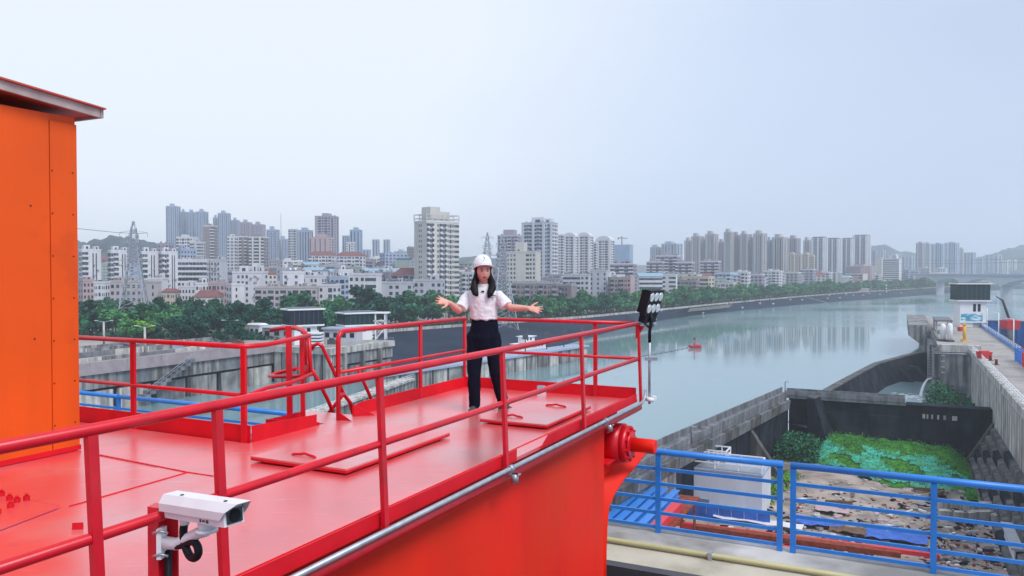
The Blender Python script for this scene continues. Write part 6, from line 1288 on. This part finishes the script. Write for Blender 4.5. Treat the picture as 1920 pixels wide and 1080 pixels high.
# white lamp posts and blue rail on the chamber side
LPN = ['farthest, next to the control tower', 'second from the control tower', 'third from the control tower', 'closest to us, by the blue mesh']
for k, (s_, H_) in enumerate(((352, 8), (310, 8), (275, 8), (240, 8))):
    q = st(s_, TE - .8, ZT); t_ = thing('lamp_post', 'white lamp post on the blue railed lock edge, ' + LPN[k], 'lamp post', q, 0, 'white lamp posts on the lock edge')
    mb = MB(); mb.tube([q, q + Vector((0, 0, H_))], [.16, .12], 8); part('pole', mb, 'white_paint', t_)
    mb = MB(); mb.bar(q + Vector((0, 0, H_)), q - Wv * 1.6 + Vector((0, 0, H_ + .2)), .3, .16); part('lamp_head', mb, 'white_paint', t_)
br_ = thing('blue_railing', 'blue kerb and railing along the chamber edge of the lock top', 'railing', st(250, TE - .4, ZT))
for i in range(48):
    s0 = 118 + i * 5; mb = MB(); mb.sbox(s0, s0 + 4.9, TE - .5, TE - .2, ZT, ZT + .9); part('kerb_panel', mb, 'blue_fence', br_)
for z in (1.3, 1.7): mb = MB(); mb.bar(st(118, TE - .35, ZT + z), st(358, TE - .35, ZT + z), .08); part('rail', mb, 'white_paint', br_)
for i in range(49): mb = MB(); mb.bar(st(118 + i * 5, TE - .35, ZT + .9), st(118 + i * 5, TE - .35, ZT + 1.75), .09); part('post', mb, 'white_paint', br_)
railing_line('steel_railing', 'pale railing along the ribbed lock wall edge with pipes below', [st(70, 16.9, ZT), st(238, 16.9, ZT)], step=3, r=.055, m='white_paint')
mb = MB(); mb.tube([st(70, 16.45, ZT - 1.5), st(236, 16.45, ZT - 1.5)], .16, 8); solo('wall_pipe', mb, 'galv', 'grey pipe running along the ribbed lock wall under its railing', 'pipe')
gt = thing('mesh_screen', 'blue steel mesh screens stacked at the chamber edge of the lock', 'screen', st(200, 25, ZT))
for i in range(7):
    for j in range(3):
        mb = MB(); o_ = st(172 + i * 6, 23.5 + j * .6, ZT + .05)
        for k in range(6): mb.bar(o_ + U * (k * .9), o_ + U * (k * .9) + Vector((0, 0, 3)), .12)
        for k in range(4): mb.bar(o_ + Vector((0, 0, k * .95 + .1)), o_ + U * 4.6 + Vector((0, 0, k * .95 + .1)), .12)
        part('screen_frame', mb, 'blue_fence' if (i + j) % 4 else 'red_thing', gt)
# lock chamber water, gates, barge and workshop beyond
mb = MB(); mb.sbox(100, 420, TE, 60, -27.2, -27); struct('chamber_water', mb, 'river')
gt = thing('lock_gate', 'blue steel gate leaf across the lock chamber beside the control tower', 'lock gate', st(345, 34, ZT))
mb = MB(); mb.sbox(344, 346, TE + .1, 44, -27, ZT + 2); part('gate_skin', mb, 'blue_fence', gt)
for i in range(6): mb = MB(); mb.sbox(343.2, 343.98, TE + .8 + i * 2.7, TE + 1.2 + i * 2.7, -26, ZT + 2); part('gate_rib', mb, 'blue_fence', gt)
mb = MB(); mb.sbox(343, 347, TE + .1, 44, ZT + 2.02, ZT + 2.4); part('gate_walkway', mb, 'galv', gt)
ex = thing('workshop', 'grey workshop building with a pitched dark roof at the edge beyond the lock', 'building', st(330, 52, ZT))
mb = MB(); mb.sbox(320, 352, 46, 62, -30, ZT + 6); part('wall', mb, 'wall_mauve', ex); mb = MB(); mb.prism([st(319, 45.5, ZT + 6), st(319, 62.5, ZT + 6), st(319, 54, ZT + 9)], U * 34); part('roof', mb, 'wall_dark', ex)
q = st(330, 36, ZT); cr_ = thing('lattice_crane', 'slender crane boom leaning over the chamber beside the control tower', 'crane', q)
b0, b1, b2 = pd(1893, 601, 290), pd(1880, 563, 290), pd(1868, 556, 290)
mb = MB(); mb.tube([b0, b1, b2], [.5, .4, .2], 6); part('boom', mb, 'steel_dark', cr_); mb = MB(); mb.box(b0 - Vector((0, 0, 1)), (4, 3, 2.5)); part('cab', mb, 'wall_grey', cr_); mb = MB(); mb.tube([b0 - Vector((0, 0, 2)), Vector((b0.x, b0.y, -27))], .9, 8); part('pedestal', mb, 'wall_dark', cr_)
mb = MB(); mb.sbox(250, 330, 44.5, 60, -30, ZT - 1); struct('chamber_quay', mb, 'concrete')

# ---------------------------------------------------------------- drained basin below the pier
ZK = -25.5
ww = thing('walkway_wall', 'concrete walkway wall with parapets dividing the river from the drained basin', 'wall', st(150, -28, ZK))
def wline(t_near, p): return p
o0, o1, o2 = st(20, -47, ZK), st(120.2, -33.6, ZK), st(187.5, -24, ZK)
i0, i1, i2 = st(20, -42, ZK), st(125, -29.6, ZK), st(181, -22.2, ZK)
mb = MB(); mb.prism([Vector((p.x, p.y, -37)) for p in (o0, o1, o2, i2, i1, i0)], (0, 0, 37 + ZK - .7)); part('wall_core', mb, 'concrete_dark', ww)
mb = MB(); mb.prism([Vector((p.x, p.y, ZK - .7)) for p in (o0, o1, o2, i2, i1, i0)], (0, 0, .7)); part('walkway_slab', mb, 'concrete_grey', ww)
def para(a, b, h=1.1, th=.25, m='concrete_grey', n=8):
    a, b = Vector(a), Vector(b); d_ = (b - a)
    for i in range(n):
        p0, p1 = a + d_ * (i / n), a + d_ * ((i + .985) / n); mb = MB(); mb.bar(p0 + Vector((0, 0, h / 2 + .002)), p1 + Vector((0, 0, h / 2 + .002)), th, h); part('parapet_panel', mb, m, ww)
para(o0, o1, n=10); para(o1, o2, n=8); para(i0, i1, n=10); para(i1, i2, n=8)
dn = (i2 - i1).normalized(); pn_ = Vector((dn.y, -dn.x, 0))
for k in range(22):
    a, b = i0.lerp(i1, k / 14) if k < 14 else i1.lerp(i2, (k - 14) / 8), i0.lerp(i1, (k + .97) / 14) if k < 14 else i1.lerp(i2, (k - 13.03) / 8)
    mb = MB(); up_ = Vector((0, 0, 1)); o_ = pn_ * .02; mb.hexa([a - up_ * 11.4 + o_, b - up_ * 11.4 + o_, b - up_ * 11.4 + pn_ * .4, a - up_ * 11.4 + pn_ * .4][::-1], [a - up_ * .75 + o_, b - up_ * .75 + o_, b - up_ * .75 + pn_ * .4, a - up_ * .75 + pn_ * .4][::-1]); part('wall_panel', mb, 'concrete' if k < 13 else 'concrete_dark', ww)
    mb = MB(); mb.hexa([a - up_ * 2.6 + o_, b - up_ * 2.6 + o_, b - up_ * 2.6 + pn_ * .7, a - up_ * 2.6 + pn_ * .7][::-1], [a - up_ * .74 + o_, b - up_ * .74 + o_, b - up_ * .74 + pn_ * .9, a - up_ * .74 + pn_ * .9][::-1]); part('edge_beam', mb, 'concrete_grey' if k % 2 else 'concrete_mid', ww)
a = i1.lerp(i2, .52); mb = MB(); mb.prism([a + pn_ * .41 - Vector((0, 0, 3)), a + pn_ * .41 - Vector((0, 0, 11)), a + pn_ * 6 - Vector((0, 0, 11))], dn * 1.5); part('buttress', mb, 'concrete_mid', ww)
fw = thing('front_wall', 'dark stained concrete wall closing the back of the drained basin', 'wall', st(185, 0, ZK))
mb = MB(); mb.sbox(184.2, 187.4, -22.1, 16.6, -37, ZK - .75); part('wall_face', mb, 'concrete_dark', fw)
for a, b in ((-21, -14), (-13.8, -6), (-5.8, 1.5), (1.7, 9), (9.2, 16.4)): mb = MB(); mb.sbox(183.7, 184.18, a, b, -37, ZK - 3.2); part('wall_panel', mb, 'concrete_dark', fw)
mb = MB(); mb.sbox(183.9, 187.6, 1.2, 16.6, ZK - .748, ZK - .45); part('coping', mb, 'concrete_dark', fw)
mb = MB(); mb.sbox(183.6, 187.8, -24, 1.1, ZK - .74, ZK - .1); part('walkway_slab', mb, 'concrete_grey', fw)
for a in range(-23, 0, 3): mb = MB(); mb.sbox(183.5, 183.75, a, a + 2.95, ZK - .098, ZK + .95); part('parapet_panel', mb, 'concrete_grey', fw)
for a in range(-23, 0, 3): mb = MB(); mb.sbox(187.5, 187.75, a, a + 2.95, ZK - .098, ZK + .95); part('parapet_panel', mb, 'concrete_grey', fw)
for i, (a, w) in enumerate(((4.2, .5), (5, .3), (5.8, .35), (6.9, .35), (8, .5), (9.6, .9))): mb = MB(); mb.sbox(183.62, 183.695, a, a + w, ZK - 3.1, ZK - 2.2); part('lime_stain', mb, 'concrete_light', fw)
for px, yb, yt, lab in ((1472, 738, 716, 'thin lamp pole at the corner of the basin walkway'), (1296, 832, 800, 'thin lamp pole on the slanting part of the basin walkway')):
    q = pz(px, yb, ZK); H_ = zat(yt, q.y) - ZK; t_ = thing('lamp_post', lab, 'lamp post', q); mb = MB(); mb.tube([q, q + Vector((0, 0, H_))], .09, 6); part('pole', mb, 'steel_dark', t_); mb = MB(); mb.box(q + Vector((.4, 0, H_)), (.8, .25, .14)); part('lamp_head', mb, 'galv', t_)
# curved dam and the pool behind the front wall
dm = thing('curved_dam', 'dark curved dam wall holding back the river beside the lock pier', 'dam', pz(1640, 682, ZK))
top = [pz(a, b, ZK) for a, b in ((1515, 747), (1530, 742), (1585, 711), (1640, 682), (1700, 666), (1740, 659))]
for a, b in zip(top, top[1:]):
    d_ = (b - a).normalized(); n_ = Vector((d_.y, -d_.x, 0)); lo = lambda p, k: Vector((p.x, p.y, -37)) + n_ * k
    mb = MB(); mb.hexa([lo(a, -.2), lo(a, 5), lo(b, 5), lo(b, -.2)], [a - n_ * .2, a + n_ * 1.2, b + n_ * 1.2, b - n_ * .2]); part('dam_section', mb, 'concrete_dark', dm)
    mb = MB(); mb.hexa([a - n_ * .4 + Vector((0, 0, .004)), a + n_ * 1.4 + Vector((0, 0, .004)), b + n_ * 1.4 + Vector((0, 0, .004)), b - n_ * .4 + Vector((0, 0, .004))], [a - n_ * .4 + Vector((0, 0, .3)), a + n_ * 1.4 + Vector((0, 0, .3)), b + n_ * 1.4 + Vector((0, 0, .3)), b - n_ * .4 + Vector((0, 0, .3))]); part('dam_crest', mb, 'concrete_mid', dm)
for px in (1668, 1700):
    q = pz(px, 672, ZK); mb = MB(); mb.hexa([q + Vector((-2, -7, -11)), q + Vector((5, -14, -11)), q + Vector((9, -9, -11)), q + Vector((2, 2, -11))], [q + Vector((-1, -2.4, -2)), q + Vector((1, -3, -2.4)), q + Vector((3, -1, -2.4)), q + Vector((1, 0, -2))]); part('dam_buttress', mb, 'concrete_dark', dm)
mb = MB(); pool = [st(187, -24, -32), top[0], top[1], top[2], top[3], top[4], top[5], st(300, 9, -32), st(187, 17, -32)]; pool = [Vector((p.x, p.y, -32)) for p in pool]
mb.add(pool, [t_ for t_ in tessellate_polygon([pool])]); struct('pool_water', mb, 'river')
mb = MB(); j0 = pz(1747, 722, -25.5); 
pts = [st(241, 7.9, -27), st(240.5, 6.8, -27.2), st(240, 5.9, -28.5), st(239.6, 5.3, -30.3), st(239.3, 5.0, -32)]
mb.tube(smoothpts(pts), [.16 + .02 * i for i in range(17)], 8); struct('water_jet', mb, 'white_paint', 'stuff')
mb = MB(); mb.tube([st(241, 9.6, -26.9), st(241, 7.8, -27)], .3, 10); solo('outlet_pipe', mb, 'steel_dark', 'short outlet pipe spilling a jet of water beside the lock pier', 'pipe')
# foam
rn = random.Random(4); mb = MB()
for i in range(90): q = st(239.3 + rn.gauss(0, 2.5), 3 + rn.gauss(0, 3), -31.97); mb.box(q, (rn.uniform(.3, 1.4), rn.uniform(.1, .4), .04))
struct('pool_foam', mb, 'white_paint', 'stuff')
# bush between front wall and the ribbed wall
bp_ = [(st(205 + i * 2.2, 13 - (i % 3) * 2.4, -31.5), 3.4, 4.8 + (i % 3)) for i in range(9)]
scatter_leaves('bush', 'leaf_mid', bp_, 1, 3600, .34, 'green bush growing in the corner of the front wall and the ribbed wall', 'bush', 8)
# basin floor and terraces
mb = MB(); rn = random.Random(2)
gs, gt_ = 34, 20; vs = []
for i in range(gs + 1):
    for j in range(gt_ + 1):
        s_ = 15 + (186 - 15) * i / gs; tl = -46 + (s_ - 20) * .135; t_ = tl + (17.2 - tl) * j / gt_; z = ZB + rn.uniform(-.35, .35)
        vs.append(st(s_, t_, z))
mb.add(vs, [(i * (gt_ + 1) + j, (i + 1) * (gt_ + 1) + j, (i + 1) * (gt_ + 1) + j + 1, i * (gt_ + 1) + j + 1) for i in range(gs) for j in range(gt_)], True); struct('basin_ground', mb, 'earth')
tz = thing('stepped_slope', 'dark concrete terraces stepping down from the ribbed wall into the basin', 'stepped slope', st(150, 12, -30))
for k in range(5):
    for i in range(12):
        s0 = 92 + i * 7.2 + k * .9; z1 = -28.6 - k * 1.65; t1 = 16.68 - k * .86
        mb = MB(); mb.hexa([st(s0, t1, -37.2), st(s0 + 7.0, t1, -37.2), st(s0 + 7.0, t1 - .9, -37.2), st(s0, t1 - .9, -37.2)], [st(s0, t1, z1), st(s0 + 7, t1, z1 + .1), st(s0 + 7, t1 - .78, z1 - .2), st(s0, t1 - .8, z1 - .25)]); part('terrace_block', mb, 'concrete_mid' if (i * 3 + k) % 4 else 'concrete_dark', tz)
mb = MB(); mb.prism([st(183.4, 16.6, -28.2), st(183.4, 16.6, -37), st(183.4, 11.6, -37)], U * -2.6); part('end_slope', mb, 'concrete_mid', tz)
# grass bank with green netting, bush
mp_ = [pz(a, b, ZB) for a, b in ((1560, 905), (1600, 880), (1700, 890), (1790, 905), (1830, 915))]
mb = MB(); vs = []; rn = random.Random(6); NS, NTT = 34, 12
for i in range(NS + 1):
    f = i / NS; t_ = -17 + f * 29
    for j in range(NTT + 1):
        h_ = j / NTT; s_ = 163 + h_ * 20.5 - 6 * math.sin(f * 3.1) * 0; 
        fr0 = 167 - 17 * f + 2.5 * math.sin(f * 9) + 1.2 * math.sin(f * 31); s_ = fr0 + (183.6 - fr0) * h_
        z = ZB + .1 + (3.4 - 1.2 * f) * (math.sin(h_ * math.pi / 2) ** 1.3) * min(1, f * 9, (1 - f) * 8 + .25) + rn.uniform(-.22, .22)
        vs.append(st(s_, t_, z))
k_ = NTT + 1
mb.add(vs, [(i * k_ + j, (i + 1) * k_ + j, (i + 1) * k_ + j + 1, i * k_ + j + 1) for i in range(NS) for j in range(NTT)], True); struct('grass_bank', mb, 'grass')
mb = MB(); v2 = [Vector(v) + Vector((0, 0, .12 + rn.uniform(0, .12))) for v in vs]
mb.add(v2, [(i * k_ + j, (i + 1) * k_ + j, (i + 1) * k_ + j + 1, i * k_ + j + 1) for i in range(2, NS - 1) for j in range(0, NTT - 4) if (math.sin(i * .55) + math.sin(j * 1.3 + i * .3) > -.35)], True); solo('ground_net', mb, 'net_green', 'green dust netting spread over the grassy bank of the basin', 'netting')
tuft = [(Vector(v), .9, .7) for v in vs if random.random() < .7]
scatter_leaves('grass_tufts', 'leaf_light', tuft, 1, 7000, .15)
bp_ = [(st(168 + (i % 5) * 2.6, -21 + (i // 5) * 2.1, ZB), 2.6, 4.4) for i in range(15)]
scatter_leaves('bush', 'leaf_mid', bp_, 1, 5200, .32, 'large green bush in the basin corner beneath the walkway', 'bush', 12)
sc2 = [(st(128 + i * 3, -21 + i * .3, ZB), 2.4, 1.0) for i in range(10)]
scatter_leaves('weeds', 'leaf_yellow', sc2, 1, 2600, .22)
# white shed with two railed platforms on its roof
rz_s = math.atan2(-.4416, .8972); shp = pz(1318, 962, ZB); sh_ = thing('equipment_shed', 'pale flat-walled equipment shed with railed platforms on its roof', 'shed', shp)
ux_, uy_ = Wv, U
c0 = shp + Vector((0, 0, 0)); hw, dp_, hh = 9.0, 9, 6.8
def sbx(x0, x1, y0, y1, z0, z1): 
    P_ = lambda x, y, z: c0 + ux_ * x + uy_ * y + Vector((0, 0, z)); mb = MB(); mb.hexa([P_(x0, y0, z0), P_(x1, y0, z0), P_(x1, y1, z0), P_(x0, y1, z0)], [P_(x0, y0, z1), P_(x1, y0, z1), P_(x1, y1, z1), P_(x0, y1, z1)]); return mb
part('wall', sbx(-hw, hw, 0, dp_, -.5, hh), 'shed_white', sh_); part('roof', sbx(-hw - .15, hw + .15, -.15, dp_ + .15, hh + .002, hh + .25), 'wall_slate', sh_)
part('vent', sbx(-1.6, 1.0, -.12, -.003, 1.6, 2.3), 'galv', sh_)
for x0, x1, y0, y1 in ((-8.9, 8.9, .2, 3.2), (-4.4, 2.6, 4.8, 8.6)):
    part('platform_floor', sbx(x0, x1, y0, y1, hh + .26, hh + .4), 'galv', sh_)
    for z in (.9, 1.8):
        P_ = lambda x, y: c0 + ux_ * x + uy_ * y + Vector((0, 0, hh + .4 + z)); mb = MB()
        for a, b in (((x0, y0), (x1, y0)), ((x1, y0), (x1, y1)), ((x1, y1), (x0, y1)), ((x0, y1), (x0, y0))): mb.bar(P_(*a), P_(*b), .2)
        part('platform_rail', mb, 'white_paint', sh_)
    for i in range(6):
        for yy in (y0, y1): xx = x0 + (x1 - x0) * i / 5; mb = MB(); mb.bar(c0 + ux_ * xx + uy_ * yy + Vector((0, 0, hh + .4)), c0 + ux_ * xx + uy_ * yy + Vector((0, 0, hh + 2.25)), .17); part('platform_post', mb, 'white_paint', sh_)
# blue hoarding, blue roofs, beams, tarps, rubble
ho = thing('blue_hoarding', 'blue sheet hoarding around the white equipment shed', 'hoarding', c0)
for i in range(10): part('hoarding_panel', sbx(-8.4 + i * 1.9, -6.55 + i * 1.9, -2.6, -2.5, 0, 2.0), 'tarp', ho)
pf = thing('scaffold_platform', 'rusty scaffold platform under the bright blue beams by the river wall', 'scaffold', pz(1195, 955, -29.5))
q0 = pz(1150, 985, -29.6)
mb = MB(); mb.hexa([q0 + U * a + Wv * b for a, b in ((-8, -1), (16, -1), (16, 7), (-8, 7))], [q0 + U * a + Wv * b + Vector((0, 0, .3)) for a, b in ((-8, -1), (16, -1), (16, 7), (-8, 7))]); part('platform_deck', mb, 'rust', pf)
for a in (-7, 0, 8, 15):
    for b in (-.5, 6.5): mb = MB(); q = q0 + U * a + Wv * b; mb.bar(Vector((q.x, q.y, ZB - .5)), q, .3); part('leg', mb, 'rust', pf)
for i, b in enumerate((-.4, 1.0, 2.4, 4.0)):
    q = q0 + Wv * b + Vector((0, 0, .32)); t_ = thing('blue_beam', 'long bright blue steel beam on the scaffold platform, ' + ['closest to the river wall', 'second from the river wall', 'third from the river wall', 'beside the red box section'][i], 'beam', q, 0, 'blue beams on the scaffold platform')
    mb = MB(); mb.bar(q - U * 7 + Vector((0, 0, .4)), q + U * 15 + Vector((0, 0, .4)), .5, .78); part('web', mb, 'blue_fence', t_)
    for z in (.04, .84): mb = MB(); mb.bar(q - U * 7 + Vector((0, 0, z)), q + U * 15 + Vector((0, 0, z)), 1.0, .08); part('flange', mb, 'blue_fence', t_)
q = q0 + Wv * 5.8 + Vector((0, 0, .9)); mb = MB(); mb.bar(q - U * 5, q + U * 9, 1.2, 1.0); solo('steel_box', mb, 'red_thing', 'red steel box section lying beside the blue beams', 'steel section')
for i in range(9):
    a, b = pz(1240 + i * 6, 985 + i * 7.0, ZB), pz(1760 + i * 12, 1050 + i * 10, ZB); zz = .5 + .35 * ((i * 7) % 3); f0, f1 = (i * .37) % .25, 1 - (i * .23) % .3; p0, p1 = a.lerp(b, f0), a.lerp(b, f1)
    mb = MB(); mb.bar(p0 + Vector((0, 0, zz)), p1 + Vector((0, 0, zz)), .8 + .3 * (i % 2), .7); solo('steel_beam', mb, ('red_thing', 'rust', 'rust')[i % 3], ('red', 'rusty brown', 'dull rust red')[i % 3] + ' long steel beam lying across the basin floor, ' + ['farthest from the fence', 'second row', 'third row', 'fourth row', 'middle row', 'sixth row', 'seventh row', 'eighth row', 'nearest the fence'][i], 'beam', 'steel beams on the basin floor')
def sheet(px, py, w, h, m, lab, cat='tarpaulin', nm='tarpaulin', zz=.4, rot=0):
    q = pz(px, py, ZB); mb = MB(); rn = random.Random(int(px)); n_ = 8; vs = []; c_, s_ = math.cos(rot), math.sin(rot)
    for i in range(n_ + 1):
        for j in range(n_ + 1): x, y = (i / n_ - .5) * w, (j / n_ - .5) * h; vs.append(q + Wv * (x * c_ - y * s_) + U * (x * s_ + y * c_) + Vector((0, 0, zz + rn.uniform(0, .35))))
    mb.add(vs, [(i * 9 + j, i * 9 + 9 + j, i * 9 + 10 + j, i * 9 + 1 + j) for i in range(n_) for j in range(n_)], True); solo(nm, mb, m, lab, cat)
sheet(1535, 985, 7, 4, 'tarp', 'crumpled blue tarpaulin near the fence gap')
sheet(1680, 1012, 8, 4.5, 'tarp', 'faded blue tarpaulin in the middle of the rubble')
sheet(1590, 1000, 5, 3, 'wood', 'brown ply sheet lying between the two blue tarpaulins', 'plywood', 'plywood_sheet')
sheet(1330, 965, 12, 3, 'concrete_light', 'long pale concrete slab in front of the blue hoarding', 'slab', 'concrete_slab', .2)
sheet(1420, 985, 13, 2.0, 'wall_white', 'white foil strip lying behind the rusty beams', 'foil', 'foil_strip', .5)
sheet(1560, 960, 5, 3, 'wall_pink', 'pinkish spoil sheet left of the rubble', 'sheet', 'spoil_sheet', .3)
sheet(1250, 1015, 22, 5, 'wood', 'dark brown scrap sheet under the blue fence', 'sheet', 'scrap_sheet', .15)
rn = random.Random(31)
for i in range(10):
    q = pz(1770 + (i % 5) * 26 + rn.uniform(-4, 4), 958 + (i // 5) * 20 + rn.uniform(-4, 4), ZB); mb = MB(); a = rn.uniform(-.4, .4); mb.box(q + Vector((0, 0, .75)), (2.1, 1.2, 1.5), (Vector((math.cos(a), math.sin(a), 0)), Vector((-math.sin(a), math.cos(a), 0)), Vector((0, 0, 1))))
    solo('concrete_block', mb, 'concrete_light', 'pale concrete block of the ' + ('back' if i < 5 else 'front') + ' row near the stepped slope, ' + ['leftmost', 'second from the rubble', 'middle one', 'second from the terraces', 'nearest the terraces'][i % 5], 'concrete block', 'concrete blocks near the stepped slope')
for k, (px, py, L_, a) in enumerate(((1738, 919, 4.2, .1), (1572, 943, 4, .2), (1566, 950, 3.4, -.5), (1762, 925, 2, 1.0))):
    q = pz(px, py, ZB + .4); mb = MB(); d_ = Vector((math.cos(a), math.sin(a) - .4, 0)).normalized(); mb.bar(q - d_ * L_ / 2, q + d_ * L_ / 2, .8, .25); mb.bar(q - d_ * L_ / 2 + Vector((0, 0, .28)), q + d_ * L_ / 2 + Vector((.2, 0, .28)), .5, .22)
    solo('timber_plank', mb, 'wood', ['stacked brown planks below the green netting', 'dark crossed timber left of the earth patch, upper piece', 'dark crossed timber left of the earth patch, lower piece', 'short loose plank tilted beside the stacked planks'][k], 'timber')
def debris(name, m, px0, px1, py0, py1, n, s0, s1, seed):
    rn = random.Random(seed); mb = MB()
    for i in range(n):
        q = pz(rn.uniform(px0, px1), rn.uniform(py0, py1), ZB); a = rn.uniform(0, 3.14); s_ = rn.uniform(s0, s1); mb.box(q + Vector((0, 0, s_ * .2)), (s_ * rn.uniform(.5, 2.2), s_ * rn.uniform(.3, .8), s_ * rn.uniform(.2, .6)), (Vector((math.cos(a), math.sin(a), rn.uniform(-.2, .2))), Vector((-math.sin(a), math.cos(a), 0)), Vector((0, 0, 1))))
    struct(name, mb, m, 'stuff')
debris('rubble', 'concrete_light', 1480, 1900, 900, 1075, 700, .15, .7, 1); debris('rubble', 'rust', 1480, 1900, 930, 1075, 260, .15, .7, 2); debris('rubble', 'concrete_dark', 1200, 1900, 925, 1075, 620, .2, .8, 3); debris('rubble', 'wall_pink', 1250, 1900, 960, 1078, 120, .3, .9, 4); debris('rubble', 'white_paint', 1300, 1900, 950, 1075, 110, .15, .7, 5)
for k, (px, py, L_, a, m_, lab) in enumerate(((1500, 935, 5, .3, 'galv', 'pale pipe lying at the left edge of the earth floor'), (1640, 955, 4, -.2, 'wood', 'single brown plank in the middle of the earth floor'), (1700, 960, 3, .9, 'white_paint', 'short white pipe in the middle of the earth floor'), (1600, 925, 3.5, 1.3, 'wood', 'thin plank just below the green netting'), (1530, 1010, 6, .05, 'rust', 'rusty pipe behind the crumpled blue tarpaulin'), (1660, 985, 5, .2, 'galv', 'grey pipe above the faded blue tarpaulin'), (1820, 1010, 5, .5, 'wood', 'plank leaning by the pale concrete blocks'), (1700, 1035, 7, .02, 'rust', 'rusty rail nearest the blue fence'), (1560, 1035, 6, -.1, 'white_paint', 'white strip among the rusty beams'))):
    q = pz(px, py, ZB + .5); d_ = Vector((math.cos(a), math.sin(a) - .4, .03)).normalized(); mb = MB(); mb.tube([q - d_ * L_ / 2, q + d_ * L_ / 2], .18, 8) if m_ in ('galv', 'rust', 'white_paint') else mb.bar(q - d_ * L_ / 2, q + d_ * L_ / 2, .4, .12); solo('loose_pipe' if m_ != 'wood' else 'timber_plank', mb, m_, lab, 'pipe' if m_ != 'wood' else 'timber')
# shed roof at the lower right edge
q = pz(1958, 1055, ZB); rf_ = thing('site_hut', 'pale blue grey site hut roof at the lower corner of the basin', 'hut', q)
c0 = q; part('wall', sbx(-4, 9, -6, 5, 0, 3), 'shed_white', rf_); part('roof', sbx(-4.4, 9.4, -6.4, 5.4, 3.002, 3.3), 'wall_pale', rf_)
# ---------------------------------------------------------------- humid air
hz_ = MB(); hz_.box((0, 2280, 43), (10000, 4880, 165)); ho_ = bpy.data.objects.new('haze', hz_.mesh('haze', None)); link(ho_); ho_['kind'] = 'stuff'
m = bpy.data.materials.new('haze'); m.use_nodes = True; n, l = m.node_tree.nodes, m.node_tree.links; n.clear()
o = n.new('ShaderNodeOutputMaterial'); v = n.new('ShaderNodeVolumePrincipled'); v.inputs['Color'].default_value = (.88, .94, 1.0, 1); v.inputs['Density'].default_value = .00028; v.inputs['Anisotropy'].default_value = .1
l.new(v.outputs[0], o.inputs['Volume']); ho_.data.materials.append(m)
